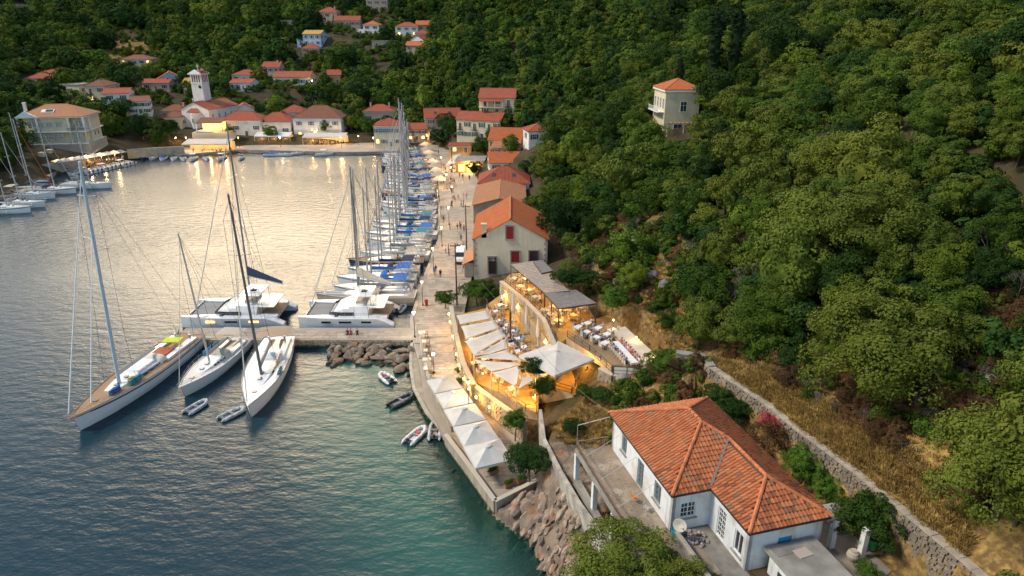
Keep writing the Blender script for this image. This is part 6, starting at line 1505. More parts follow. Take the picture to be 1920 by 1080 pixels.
def deck_sheet(m, up, camber=.05, mi=0, th=0.0):
    pts = []; fs = []
    for x, h, z in up: pts += [(x, h, z), (x, 0, z+camber), (x, -h, z)]
    for i in range(len(up)-1):
        for q in range(2): a = i*3+q; fs.append((a+1, a, a+3, a+4))
    m.add(pts, fs, mi)
def yacht(L=12, B=3.9, F=1.15, mast=16.5, mat_h=None, mat_d=None, deck=None, cover=None, bim=None, hood=None, stripe=None, label='', cat='sailing boat', group=None, rail=1, wheels=1, detail=2, genoa=None, loc=(0, 0, 0), rz=0, mx=.56, rake=0.02, boomL=None, name='sailing_yacht', fenders=3, tender=None, mastm=None, fine=2.2, mlean=0, mizzen=None):
    t = empty(name, loc, rz, label, cat, group); hm = mat_h or GEL; dm = deck or GELW; cv = cover or SAILW; mm_ = mastm or ALU
    m = MB(); hull(m, L, B, F, fine=fine, stripe=1 if stripe else None); m.build('hull', [hm, stripe or hm, mat('antifoul', (.03, .05, .12), .7)], t, smooth=False, fix=True)
    d = MB(); deck_sheet(d, deck_pts(L, B, F, .0, .995, .02, 14, fine=fine, dz=-.03)); dk = d.build('deck', dm, t)
    m = MB()
    for s in (1, -1):
        up = deck_pts(L, B, F, 0, 1, .02, 14, fine=fine); 
        for a, b in zip(up, up[1:]): m.bar((a[0], s*a[1], a[2]+.02), (b[0], s*b[1], b[2]+.02), .07, .07)
    m.bar((up[0][0], up[0][1], up[0][2]), (up[0][0], -up[0][1], up[0][2]), .1, .1); m.build('toe_rail', TEAK if deck is TEAK else mm_, t)
    # coach roof
    zc = F*1.06; c0, c1 = .38, .74; up = deck_pts(L, B, F, c0, c1, B*.16, 8, fine=fine, cap=B*.3)
    m = MB(); rings = []
    for i, (x, h, z) in enumerate(up):
        q = i/(len(up)-1); hgt = .38*(1-q**2.4)+.03; hh = h*(1-.25*q); rings.append([(x, hh, z-.05), (x, hh*.88, z+hgt), (x, -hh*.88, z+hgt), (x, -hh, z-.05)])
    m.loft(rings); cb = m.build('coach_roof', mat_d or GEL, t, fix=True)
    w = MB()
    for s in (1, -1):
        for i in range(1, 5):
            (x, h, z), (x2, h2, z2) = up[i], up[i+1]; q = i/8; hh = h*(1-.25*q); hh2 = h2*(1-.25*(i+1)/8)
            w.add([(x+.08, s*(hh*.985+.012), z+.08), (x2-.08, s*(hh2*.985+.012), z2+.08), (x2-.08, s*(hh2*.91+.012), z2+.24), (x+.08, s*(hh*.91+.012), z+.26)], [(0, 1, 2, 3)])
    w.build('cabin_window', GLASS, cb)
    for k, tt in enumerate((.60, .68, .84)[:detail+1]):
        x, h, z = hull_station(L, B, F, tt); m = MB(); zz = z+(.42 if tt < .66 else .25 if tt < .74 else .06); m.box((x, 0, zz), (.5, .5, .06)); m.build('hatch', GLASS, dk if tt > .74 else cb)
    # cockpit
    x0, x1 = L*(.04-.5), L*(.36-.5); zc_ = F*1.04
    m = MB(); m.box(((x0+x1)/2, 0, zc_+.01), (x1-x0, B*.36, .03)); m.build('cockpit_sole', TEAK if detail > 1 else BEIGE, t)
    for s in (1, -1): m = MB(); m.box(((x0+x1)/2+.1, s*B*.27, zc_+.17), (x1-x0-.4, B*.17, .3), 0, 0, .94); m.build('cockpit_seat', GEL, t)
    if wheels:
        for s in ((1, -1) if B > 3.8 else (0,)):
            m = MB(); m.box((x0+.9, s*B*.2, zc_+.45), (.2, .25, .85)); cx, cy, cz = x0+.75, s*B*.2, zc_+.85; p = [(cx, cy+math.cos(a*.5236)*.42, cz+math.sin(a*.5236)*.42) for a in range(13)]; m.path(p, .02, 4); m.bar((cx, cy-.42, cz), (cx, cy+.42, cz), .02); m.bar((cx, cy, cz-.42), (cx, cy, cz+.42), .02); m.build('steering_wheel', METAL, t)
    # mast and rig
    mxp = L*(mx-.5); zb = F*1.08+.35; r = .115*mast/16
    top = Vector((mxp-rake*mast, mlean, mast+zb)); mp_ = MB(); mp_.tube((mxp, 0, zb-.35), top, r*1.15, r*.8, 8); mp_.box(top+Vector((-.1, 0, .1)), (.5, .06, .06)); mast_o = mp_.build('mast', mm_, t)
    for q in ((.36, .66) if mast < 20 else (.25, .47, .68, .86)):
        c = Vector((mxp, 0, zb)).lerp(top, q); s_ = MB()
        w_ = B*.32*(1.1-q*.5)
        for s in (1, -1): s_.bar(c, c+Vector((-.15, s*w_, .08)), .09, .04)
        s_.build('spreader', mm_, mast_o)
    bow = Vector((L*.5+.03*L-.1, 0, F*1.32)); st = Vector((-L*.5+.1, 0, F*1.1))
    m = MB(); cq = []
    sh_ = hull_station(L, B, F, mx-.02)
    for s in (1, -1):
        pts_ = [Vector((mxp-.3, s*sh_[1]*.93, sh_[2]))]
        for q in ((.36, .66) if mast < 20 else (.25, .47, .68, .86)): pts_.append(Vector((mxp, 0, zb)).lerp(top, q)+Vector((-.15, s*B*.32*(1.1-q*.5), .08)))
        pts_.append(Vector((mxp, 0, zb)).lerp(top, .97)); m.path(pts_, .022, 4)
        m.tube(Vector((-L*.5+.15, s*B*.33, F*1.1)), Vector((mxp, 0, zb)).lerp(top, .985), .018, .018, 4)
    tag(m.build('stays', DMETAL, t), kind=None)
    m = MB(); gt = Vector((mxp, 0, zb)).lerp(top, .96); g_ = 1 if mast > 21 else .55; m.tube(bow.lerp(gt, .02), bow.lerp(gt, .5), .075*g_, .065*g_, 6); m.tube(bow.lerp(gt, .5), gt, .065*g_, .035*g_, 6); m.build('furled_genoa', genoa or SAILW, t)
    bl = boomL or L*.36; m = MB(); m.tube((mxp-.1, 0, zb+.95), (mxp-bl, 0, zb+1.05), .08, .07, 6); bo = m.build('boom', mm_, t)
    m = MB(); rings = []
    for i in range(9):
        q = i/8; x = mxp-.15-bl*.95*q; rr_ = .30*(1-q*.55)*(L/12)**.5; z = zb+1.12+rr_*.4; rings.append([(x, math.cos(a*.785)*rr_*.52, z+math.sin(a*.785)*rr_*1.0) for a in range(8)])
    m.loft(rings); m.build('sail_cover', cv, bo, fix=True)
    if hood:
        m = MB(); rings = []
        for i, (dx, hz, hy) in enumerate(((1.5, .25, .28), (1.1, .62, .3), (.55, .78, .31), (0, .74, .32))):
            x = x1-.1+dx*.8; rings.append([(x, B*hy*math.cos(a*math.pi/8)*1.05, zc_+.3+hz*math.sin(a*math.pi/8)**.7 if 0 < a < 8 else zc_+.28) for a in range(9)])
        n_ = 9; pts_ = [p for r_ in rings for p in r_]; fs = [(i*n_+k, i*n_+k+1, (i+1)*n_+k+1, (i+1)*n_+k) for i in range(3) for k in range(8)]; m.add(pts_, fs); m.build('sprayhood', hood, t, smooth=True)
    if bim:
        m = MB(); rings = []; xx0 = x0+.25; ln = L*.17; n_ = 7
        for i in range(4):
            x = xx0+ln*i/3; rings.append([(x, B*.42*math.cos(a*math.pi/6), zc_+2.0+.14*math.sin(a*math.pi/6)+.05*math.sin(i*math.pi/3)) for a in range(7)])
        pts_ = [p for r_ in rings for p in r_]; m.add(pts_, [(i*n_+k, i*n_+k+1, (i+1)*n_+k+1, (i+1)*n_+k) for i in range(3) for k in range(6)])
        bo_ = m.build('bimini', bim, t, smooth=True); m = MB()
        for i in (0, 3):
            for s in (1, -1): m.tube((xx0+ln*i/3, s*B*.42, zc_+2.0), (xx0+ln*.5, s*B*.42, zc_+.3), .02, .02, 4)
        m.build('bimini_frame', METAL, bo_)
    if rail:
        up = deck_pts(L, B, F, 0, 1, .05, 10, fine=fine); m = MB()
        for s in (1, -1):
            for a, b in zip(up, up[1:]):
                m.tube((a[0], s*a[1], a[2]), (a[0], s*a[1], a[2]+.62), .016, .016, 4)
                for zz in (.33, .62): m.tube((a[0], s*a[1], a[2]+zz), (b[0], s*b[1], b[2]+zz), .012, .012, 3)
        m.path([(up[-1][0], .05, up[-1][2]+.62), (up[-1][0]+.25, 0, up[-1][2]+.6), (up[-1][0], -.05, up[-1][2]+.62)], .02, 4); m.build('guard_rail', METAL, t)
    for k in range(fenders):
        tt = .3+.17*k; x, hb, z = hull_station(L, B, F, tt); m = MB(); m.lathe((x, -(hb+.13), z*.35), [(.03, -.36), (.12, -.26), (.12, .22), (.03, .34)], 7); m.build('fender', NAVY if detail < 2 and k % 2 else RUBBERW, t)
    if tender:
        m = MB(); m.path([(L*.2, .5, zb-.2), (L*.38, .45, zb-.15), (L*.43, 0, zb-.12), (L*.38, -.45, zb-.15), (L*.2, -.5, zb-.2)], .19, 7); m.box((L*.3, 0, zb-.25), (L*.2, .8, .06)); m.build('stowed_dinghy', tender, t)
    if mizzen:
        x = -L*.26; m = MB(); m.tube((x, 0, zb-.3), (x-.3, 0, mizzen+zb), r*.8, r*.55, 7); m.build('mizzen_mast', mm_, t)
    return t
def ang(a, b): return math.atan2(b.y-a.y, b.x-a.x)
# the three big yachts on the outer pier
def place_yacht(bow, stern, mast_base, mast_top, **k):
    L = (bow-stern).length; c = (bow+stern)/2; rz = ang(stern, bow); d = (bow-stern).normalized()
    mx = ((mast_base-stern).dot(d))/L; side = Vector((-d.y, d.x, 0)); H = mast_top.z-1.6
    off = mast_top-mast_base; rk = -off.dot(d)/H
    return yacht(L=L*.97, loc=(c.x, c.y, 0), rz=rz, mast=H, mx=min(max(mx, .45), .66), rake=rk, mlean=off.dot(side), **k)
kb = P(200, 740, 1.8)
ke = place_yacht(Vector((-50.0, 66.6, 0)), Vector((-46.6, 90.2, 0)), kb, PD(122, 322, kb.y), B=5.6, F=1.75, deck=TEAK, mat_h=mat('pale_grey_hull', (.60, .64, .68), .25), hood=mat('cream_hood', (.66, .62, .54), .9), cover=SAILW, stripe=mat('navy_stripe', (.02, .03, .08), .4), label='largest yacht with teak deck, pale grey hull and very tall pale blue mast', name='sailing_yacht', detail=2, rail=1, fenders=4, boomL=7.6, genoa=mat('white_roll', (.75, .77, .80), .6), mastm=mat('pale_blue_mast', (.42, .52, .60), .4), fine=2.0)
m = MB(); gt = Vector((6, 0, 25)); m.tube((8.6, 0, 2.2), (2.2, 0, 22), .07, .05, 5); m.build('inner_furled_sail', MATS['white_roll'], ke)
for k, (x, y, mt_) in enumerate(((2.4, 1.7, TEAL), (3.4, 1.6, TEAL), (3.0, 1.2, YELLOW), (5.4, 1.0, BLUE), (6.0, .9, BLUE))):
    m = MB(); m.box((x, y, 2.35), (1.1, .3, .7), .05, 0, .9); m.build('stowed_board', mt_, ke)
m = MB(); m.box((-1.2, 0, 2.35), (4.6, 2.0, .35), 0, 0, .9); m.build('doghouse', GEL, ke); m = MB(); m.box((-7.3, .2, 2.9), (1.6, 2.4, .12), .2); m.build('lime_awning', LIME, ke); m = MB(); m.add([(-9.3, 0, 2.6), (-9.3, 0, 3.7), (-8.7, 0, 3.1)], [(0, 1, 2)]); m.tube((-9.3, 0, 1.7), (-9.3, 0, 3.8), .02); m.build('green_flag', GREEN, ke)
m = MB(); m.box((-5.1, 0, 2.05), (2.2, 2.2, .5)); m.build('cockpit_well', mat('cockpit_red', (.4, .1, .05), .8), ke)
m = MB()
for s in (1, -1):
    for q in range(5): m.box((-1-q*1.3+3, s*1.55, 2.05), (.9, .05, .16))
m.build('portlight', GLASS, ke)
b2 = P(392, 680, 1.6)
y2 = place_yacht(Vector((-41.3, 74.6, 0)), Vector((-39.2, 89.6, 0)), b2, PD(333, 440, b2.y+1), B=4.3, F=1.3, deck=mat('light_deck', (.62, .60, .56), .6), mat_h=mat('silver_hull', (.50, .52, .53), .25), hood=BEIGE, bim=BEIGE, cover=BEIGE, stripe=None, label='smaller silver grey yacht with blue towels, middle of the three at the pier', detail=2)
m = MB(); m.box((-2.2, -2.12, 1.75), (2.0, .06, .7)); m.box((-3.9, -1.98, 1.75), (1.0, .06, .65)); m.build('towels', mat('light_blue_towel', (.06, .30, .62), .9), y2)
b3 = P(481, 705, 1.9)
y3 = place_yacht(Vector((-31.0, 69.6, 0)), Vector((-33.6, 89.6, 0)), b3, PD(418, 372, b3.y+1), B=5.3, F=1.6, deck=GEL, hood=GEL, bim=mat('tan_bimini', (.36, .27, .19), .85), cover=mat('grey_cover', (.34, .33, .32), .8), label='long bright white yacht with plumb bow, rightmost of the three at the pier', detail=2, fenders=4, mastm=mat('dark_mast', (.12, .12, .13), .4))
m = MB(); rings = [(3.2, .05), (2.0, .34), (-.3, .36), (-1.2, .1)]; m.path([(0, 0, 0)], .1)
for a, b in zip(rings, rings[1:]): m.bar((a[0]-1.2, 1.6, 2.6), (b[0]-1.2, 1.6, 2.6), .14, (a[1]+b[1])*1.1)
m.build('upright_paddle_board', mat('wood_board', (.6, .5, .38), .5), y3); m = MB(); m.box((1.6, 2.15, 2.05), (1.8, .3, .3)); m.build('teal_board', TEAL, y3)
# ---- catamarans
def catamaran(L, B, loc, rz, mast, cover, label, tender_side=0, bridge=True, lit=False, name='catamaran'):
    t = empty(name, loc, rz, label, 'catamaran'); hb = B*.20; F = 1.75; yo = B/2-hb/2
    for s in (1, -1):
        m = MB(); n = 12; rings = []
        for i in range(n+1):
            q = i/n; x = L*(q-.5); w = hb/2*(1-max(0, (q-.55)/.45)**2*.85)*(.85+.15*min(1, q*5)); z = F*(1+.06*q) if q > .14 else lerp(.55, F, q/.14)
            rings.append([(x, s*yo+w, z-.12), (x, s*yo+w*.82, z), (x, s*yo-w*.82, z), (x, s*yo-w, z-.12), (x-.05, s*yo-w*.9, .5), (x, s*yo-w*.7, -.3), (x, s*yo+w*.7, -.3), (x-.05, s*yo+w*.9, .5)])
        m.loft(rings); h = m.build('hull', GEL, t, fix=True)
        for k, (xx, ww) in enumerate(((-L*.22, 1.5), (-L*.0, 1.9), (L*.2, 1.4))):
            m = MB(); m.box((xx, s*(yo+hb/2*.93), 1.12), (ww, .1, .3)); m.build('hull_window', LITWIN if (lit and k != 1) else GLASS, h)
        for k in range(2): m = MB(); m.box((L*(.1+.15*k), s*yo, F*1.05+.02), (.5, .45, .05)); m.build('hatch', GLASS, h)
    m = MB(); m.box((-L*.12, 0, 1.35), (L*.62, B-hb*1.2, .6)); m.build('bridge_deck', GEL, t)
    m = MB(); m.box((L*.31, 0, 1.62), (L*.24, B-hb*2.1, .05)); m.build('trampoline', mat('grey_net', (.26, .26, .26), .95), t)
    m = MB(); m.tube((L*.43, -yo, 1.75), (L*.43, yo, 1.75), .12, .12, 6); m.build('front_beam', ALU, t)
    m = MB(); rings = []       # saloon
    for q, w, h in ((L*.17, .28, .05), (L*.13, .33, .75), (L*.03, .37, 1.25), (-L*.12, .37, 1.32), (-L*.24, .36, 1.28)):
        y = B*w; rings.append([(q+.2, y, 1.6), (q+.12, y*.99, 1.6+h*.45), (q, y*.9, 1.6+h), (q, -y*.9, 1.6+h), (q+.12, -y*.99, 1.6+h*.45), (q+.2, -y, 1.6)])
    m.loft(rings); sa = m.build('saloon', GEL, t, fix=True)
    m = MB(); rings = []
    for q, w, h in ((L*.172, .29, .40), (L*.12, .345, .62), (L*.03, .383, .66), (-L*.1, .386, .66)):
        rings.append((q+.26, B*w, h))
    vs = []; 
    for x, y, h in rings: vs += [(x, y, 1.72), (x-.04, y*.985, 1.72+h)]
    for x, y, h in rings: vs += [(x, -y, 1.72), (x-.04, -y*.985, 1.72+h)]
    fs = [(i*2, i*2+2, i*2+3, i*2+1) for i in range(3)]+[(8+i*2, 8+i*2+1, 8+i*2+3, 8+i*2+2) for i in range(3)]+[(0, 1, 9, 8)]
    m.add(vs, fs); m.build('windscreen', GLASS, sa)
    m = MB(); m.box((-L*.15, 0, 3.02), (L*.26, B*.62, .16), 0, 0, .95); m.build('flybridge', GEL, t)
    m = MB(); m.box((-L*.14, -B*.05, 3.3), (1.6, B*.4, .35)); m.build('lounge_seat', BEIGE, t)
    m = MB(); m.slab([(-L*.27, -B*.3, 4.75), (-L*.07, -B*.3, 4.75), (-L*.07, B*.3, 4.75), (-L*.27, B*.3, 4.75)], .12); bt = m.build('hard_top', GEL, t); m = MB(); m.box((-L*.17, 0, 4.78), (.9, 1.2, .03)); m.build('top_hatch', GLASS, bt)
    m = MB()
    for sx in (-.26, -.09):
        for s in (1, -1): m.tube((L*sx, s*B*.28, 3.0), (L*sx, s*B*.28, 4.7), .04, .04, 5)
    m.build('top_posts', METAL, t)
    m = MB(); m.slab([(-L*.4, -B*.32, 3.0), (-L*.27, -B*.34, 3.05), (-L*.27, B*.34, 3.05), (-L*.4, B*.32, 3.0)], .12); m.build('cockpit_roof', GEL, t)
    m = MB(); m.box((-L*.36, 0, 1.7), (L*.2, B*.5, .08)); m.build('cockpit_sole', TEAK, t)
    if mast:
        mxp = L*.08; m = MB(); m.tube((mxp, 0, 2.7), mast, .15, .11, 8); mo = m.build('mast', mat('grey_mast', (.22, .24, .26), .4), t); mv = Vector(mast)
        for q in (.4, .7): s_ = MB(); c = Vector((mxp, 0, 3)).lerp(mv, q); s_.bar(c+Vector((0, -1, 0)), c+Vector((0, 1, 0)), .1, .05); s_.build('spreader', ALU, mo)
        m = MB()
        for s in (1, -1): m.tube((-L*.05, s*(B/2-.2), 1.8), Vector((mxp, 0, 3)).lerp(mv, .9), .025, .025, 4); m.tube((-L*.2, s*(B/2-.2), 1.8), Vector((mxp, 0, 3)).lerp(mv, .9), .02, .02, 4)
        m.build('stays', DMETAL, t); m = MB(); m.tube((L*.43, 0, 1.8), Vector((mxp, 0, 3)).lerp(mv, .93), .09, .05, 6); m.build('furled_genoa', SAILW, t)
        bz = 5.6; m = MB(); m.tube((mxp, 0, bz), (mxp-L*.42, 0, bz-.2), .13, .1, 7); bo = m.build('boom', ALU, t)
        m = MB(); rings = []
        for i in range(8):
            q = i/7; x = mxp-.1-L*.41*q; h = lerp(1.5, .35, q); rings.append([(x, .16, bz), (x, .2, bz+h*.35), (x, .06, bz+h), (x, -.06, bz+h), (x, -.2, bz+h*.35), (x, -.16, bz)])
        m.loft(rings); m.build('sail_bag', cover, bo, fix=True)
    up = [(L*(q/12-.5), hb/2*.8) for q in range(2, 13)]; m = MB()
    for s in (1, -1):
        for a, b in zip(up, up[1:]):
            m.tube((a[0], s*(yo+a[1]*.9), F), (a[0], s*(yo+a[1]*.9), F+.7), .017, .017, 4)
            for zz in (.35, .7): m.tube((a[0], s*(yo+a[1]*.9), F+zz), (b[0], s*(yo+b[1]*.9), F+zz), .012, .012, 3)
    m.build('guard_rail', METAL, t)
    return t
c1 = catamaran(15.8, 8.4, (-43.2, 99.8, 0), math.pi+.02, None, NAVY, 'white catamaran with dark blue sail bag and lit hull windows behind the pier', lit=True)
# its mast: foot at (467,560), head at (423,228)
a = P(469, 548, 3.0); b = PD(424, 228, a.y); bpy.data.objects.remove(c1, do_unlink=True) if False else None
def add_cat_mast(t, base, top, cover, L):
    M_ = t.matrix_world if False else Matrix.Translation(t.location) @ Matrix.Rotation(t.rotation_euler.z, 4, 'Z'); iv = M_.inverted(); bs = iv @ base; tp_ = iv @ top
    m = MB(); m.tube(bs-Vector((0, 0, .6)), tp_, .17, .12, 8); mo = m.build('mast', mat('grey_mast', (.22, .24, .26), .4), t)
    for q in (.4, .7): s_ = MB(); c = bs.lerp(tp_, q); s_.bar(c+Vector((0, -1.2, 0)), c+Vector((0, 1.2, 0)), .1, .05); s_.build('spreader', ALU, mo)
    m = MB()
    for s in (1, -1):
        for dx in (-.8, -3): m.tube((bs.x+dx, s*3.9, 1.8), bs.lerp(tp_, .9), .025, .025, 4)
    m.build('stays', DMETAL, t); m = MB(); m.tube((L*.43, 0, 1.8), bs.lerp(tp_, .93), .09, .05, 6); m.build('furled_genoa', SAILW, t)
    bz = 5.9; m = MB(); m.tube((bs.x, bs.y, bz), (bs.x-L*.42, 0, bz-.2), .13, .1, 7); bo = m.build('boom', ALU, t)
    m = MB(); rings = []
    for i in range(8):
        q = i/7; x = bs.x-.1-L*.41*q; h = lerp(1.6, .3, q); y = bs.y*(1-q); rings.append([(x, y+.16, bz), (x, y+.2, bz+h*.35), (x, y+.06, bz+h), (x, y-.06, bz+h), (x, y-.2, bz+h*.35), (x, y-.16, bz)])
    m.loft(rings); m.build('sail_bag', cover, bo, fix=True)
add_cat_mast(c1, a, b, NAVY, 15.8)
c2 = catamaran(14.6, 7.9, (-25.6, 99.4, 0), math.pi+.01, None, BEIGE, 'white catamaran with a dinghy on its flybridge, beside the quay lamp', lit=False)
a = P(672, 548, 3.0); add_cat_mast(c2, a, PD(656, 312, a.y), BEIGE, 14.6)
# ---- the long row along the promenade
def quay_x(y):
    pts = [(89, -14.3), (97, -15.7), (116, -15.9), (138, -15.6), (160, -17), (195, -21.3), (238, -29.7), (262, -34)]
    for (a, b), (c, d) in zip(pts, pts[1:]):
        if a <= y <= c: return lerp(b, d, (y-a)/(c-a))
    return pts[-1][1]
PROTO = [
 (yacht(12.6, 4.1, 1.25, 17, cover=NAVY, bim=NAVY, hood=NAVY, stripe=MATS['navy_stripe'], detail=1), 'white yacht with dark navy covers'),
 (yacht(13.4, 4.3, 1.3, 18.5, cover=ROYAL, bim=ROYAL, hood=ROYAL, stripe=BLUE, detail=1), 'white yacht with bright blue canvas'),
 (yacht(11.8, 3.8, 1.15, 16, cover=GREYC, bim=None, hood=GREYC, detail=1), 'white yacht with grey sprayhood'),
 (yacht(13.8, 4.4, 1.35, 19, mat_h=mat('navy_hull', (.02, .04, .10), .25), deck=TEAK, cover=SAILW, bim=BEIGE, hood=BEIGE, detail=1), 'dark blue hulled yacht with teak deck'),
 (yacht(12.2, 4.0, 1.2, 17.5, cover=SAILW, bim=BEIGE, hood=BEIGE, genoa=ORANGE, detail=1, tender=RUBBERG), 'white yacht with beige bimini and red edged sail'),
 (yacht(13.0, 4.2, 1.25, 18, cover=BLUE, bim=TEAL, hood=TEAL, stripe=mat('red_stripe', (.4, .03, .03), .4), detail=1, genoa=mat('blue_roll', (.05, .12, .35), .7)), 'white yacht with teal bimini and blue furled sail'),
 (yacht(14.2, 4.4, 1.4, 19.5, mat_h=mat('beige_hull', (.45, .40, .33), .3), deck=mat('tan_deck', (.40, .33, .26), .7), cover=GREYC, bim=None, hood=BEIGE, detail=1, tender=RUBBERW), 'beige yacht with tan deck and stowed inflatable'),
]
ordr = [6, 1, 1, 0, 3, 2, 4, 5, 1, 0, 5, 4, 2, 0, 1, 4, 3, 5, 2, 0, 1, 4, 0, 2, 5, 3, 4, 0, 1, 2, 5, 4]
spots = ['nearest in the row', 'second in the row', 'third in the row', 'fourth in the row', 'fifth in the row', 'sixth in the row', 'seventh in the row', 'eighth in the row']
used = set(); y = 106.0; idx = 0
while y < 240 and idx < len(ordr):
    k = ordr[idx]; pr, lb = PROTO[k]; L_ = (12.6, 13.4, 11.8, 13.8, 12.2, 13.0, 14.2)[k]
    x = quay_x(y)-L_*.54-.9-rnd.uniform(0, .5); lab = lb+', '+(spots[idx] if idx < 8 else 'by '+('the van' if y < 165 else 'the beige canopies' if y < 205 else 'the row end'))
    rz = math.pi+rnd.uniform(-.03, .03)-(0 if y < 165 else .18)
    if k not in used: o = pr; o.location = (x, y, 0); o.rotation_euler = (0, 0, rz); used.add(k)
    else: o = copy_thing(pr, (x, y, 0), rz)
    sc_ = rnd.uniform(1.0, 1.17); o.scale = (sc_, 1, rnd.uniform(.88, 1.08)); o['label'] = lab; o['category'] = 'sailing boat'; o['group'] = 'sailing boats moored stern to the promenade'
    y += 4.45+rnd.uniform(-.1, .35) if y < 150 else 4.2; idx += 1
# boats at the left quay, bows to the right
LB = [(165, 352, 2, 'at the left quay, nearest the dark water'), (100, 362, 0, 'at the left quay beside the small waterside lamp'), (60, 372, 4, 'third from outside at the left quay'), (35, 388, 2, 'fourth from outside at the left quay'), (10, 398, 0, 'at the left edge, nearest the camera')]
for px, py, k, lb in LB:
    p = P(px, py, 0); o = copy_thing(PROTO[k][0], (p.x, p.y, 0), .0+rnd.uniform(-.04, .04), PROTO[k][1]+' '+lb, 'sailing boats at the left quay')
rb = copy_thing(PROTO[4][0], (P(50, 350, 0).x, P(50, 350, 0).y, 0), .02, 'white yacht with long red furled sail at the left quay', 'sailing boats at the left quay')
for ch in rb.children:
    if ch.name.startswith('furled_genoa'): ch.data = ch.data.copy(); ch.data.materials[0] = RED; ch.scale = (1, 1.8, 1)
# ---- small open motor boats
def motorboat(L=5.2, B=2.0, hm=GEL, deckm=None, cov=None, label='', group=None, loc=(0, 0, 0), rz=0, console=True, canopy=None, name='motor_boat'):
    t = empty(name, loc, rz, label, 'motor boat', group); F = .62
    m = MB(); hull(m, L, B, F, fine=2.4, stern=.9, n=9, sheer=.5); m.build('hull', hm, t, fix=True)
    d = MB(); deck_sheet(d, deck_pts(L, B, F, 0, .98, .12, 9, fine=2.4, dz=-.28, sheer=.5, stern=.9), .0); d.build('floor', deckm or GELW, t)
    m = MB(); up = deck_pts(L, B, F, .0, 1, .03, 9, fine=2.4, sheer=.5, stern=.9)
    for s in (1, -1):
        for a, b in zip(up, up[1:]): m.bar((a[0], s*a[1], a[2]), (b[0], s*b[1], b[2]), .16, .07)
    m.build('gunwale', hm, t)
    if console: m = MB(); m.box((0, 0, F+.05), (.5, .7, .8), 0, 0, .85); m.build('console', GEL, t); m = MB(); m.box((.12, 0, F+.6), (.05, .6, .3)); m.build('windscreen', GLASS, t)
    for x in (-L*.25, L*.22): m = MB(); m.box((x, 0, F-.1), (.4, B*.7, .25)); m.build('seat', BEIGE, t)
    m = MB(); m.box((-L/2-.15, 0, F+.25), (.4, .34, .5), 0, 0, .8); m.box((-L/2-.18, 0, F-.35), (.14, .1, .9)); m.build('outboard_engine', BLACK, t)
    if cov: m = MB(); rings = [[(x, B*w, F+.12), (x, B*w*.5, F+.12+h), (x, -B*w*.5, F+.12+h), (x, -B*w, F+.12)] for x, w, h in ((-L*.45, .42, .1), (-.2, .46, .42), (L*.3, .34, .25), (L*.48, .04, .05))]; m.loft(rings); m.build('boat_cover', cov, t, fix=True)
    if canopy: m = MB(); m.box((-.2, 0, 2.0), (1.9, B*.85, .07)); c_ = m.build('canopy', canopy, t); m = MB(); [m.tube((x, s*B*.4, F), (x, s*B*.4, 2.0), .02, .02, 4) for x in (-1.1, .7) for s in (1, -1)]; m.build('canopy_frame', METAL, c_)
    return t
MP = [motorboat(label='x'), motorboat(5.6, 2.1, cov=BLUE), motorboat(5.0, 1.95, hm=mat('pale_hull', (.55, .57, .58), .4)), motorboat(6.4, 2.3, canopy=mat('white_canopy', (.7, .7, .68), .8)), motorboat(4.6, 1.8, hm=mat('navy_paint', (.03, .07, .2), .5), console=False)]
MB_USED = set()
def put_mb(k, p, rz, label, group):
    if k not in MB_USED: o = MP[k]; MB_USED.add(k); o.location = p; o.rotation_euler = (0, 0, rz); o['label'] = label; o['group'] = group; return o
    return copy_thing(MP[k], p, rz, label, group)
g1 = 'motor boats tied along the left quay'; g2 = 'motor boats moored before the white awning'
for i in range(13):
    q = i/12; p = P(lerp(138, 243, q), lerp(330, 307, q), 0); put_mb((0, 2, 3, 0)[i % 4], (p.x, p.y, 0), 2.72+rnd.uniform(-.06, .06), 'white motor boat in the tight row under the long left awning', g1)
lbs = ['small boat with covers at the left end of the stone quay', 'grey boat second from the left at the stone quay', 'boat with blue cover at the stone quay', 'white boat beside the blue covered one', 'white boat in front of the glowing doorway', 'canopied boat before the white awning', 'boat with a white canopy under the awning lights', 'greyish boat at the right end of the awning', 'motor boat standing off at the corner of the quay']
for i, (px, k) in enumerate(((268, 4), (287, 2), (306, 1), (326, 0), (344, 2), (362, 3), (387, 0), (415, 3), (452, 2))):
    p = P(px, 300-abs(i-4)*.4, 0); put_mb(k, (p.x, p.y, 0), -1.2+rnd.uniform(-.3, .3), lbs[i], g2)
for px, py, k, lb in ((510, 292, 1, 'round boat with bright blue cover moored in the bay'), (535, 292, 0, 'small white speedboat beside the blue covered one in the bay'), (557, 290, 2, 'longer white speedboat, third in the bay'), (608, 291, 3, 'little boat with a cabin, rightmost of those in the bay')):
    p = P(px, py, 0); put_mb(k, (p.x, p.y, 0), .3+rnd.uniform(-.4, .4), lb, 'boats moored off the far quay')
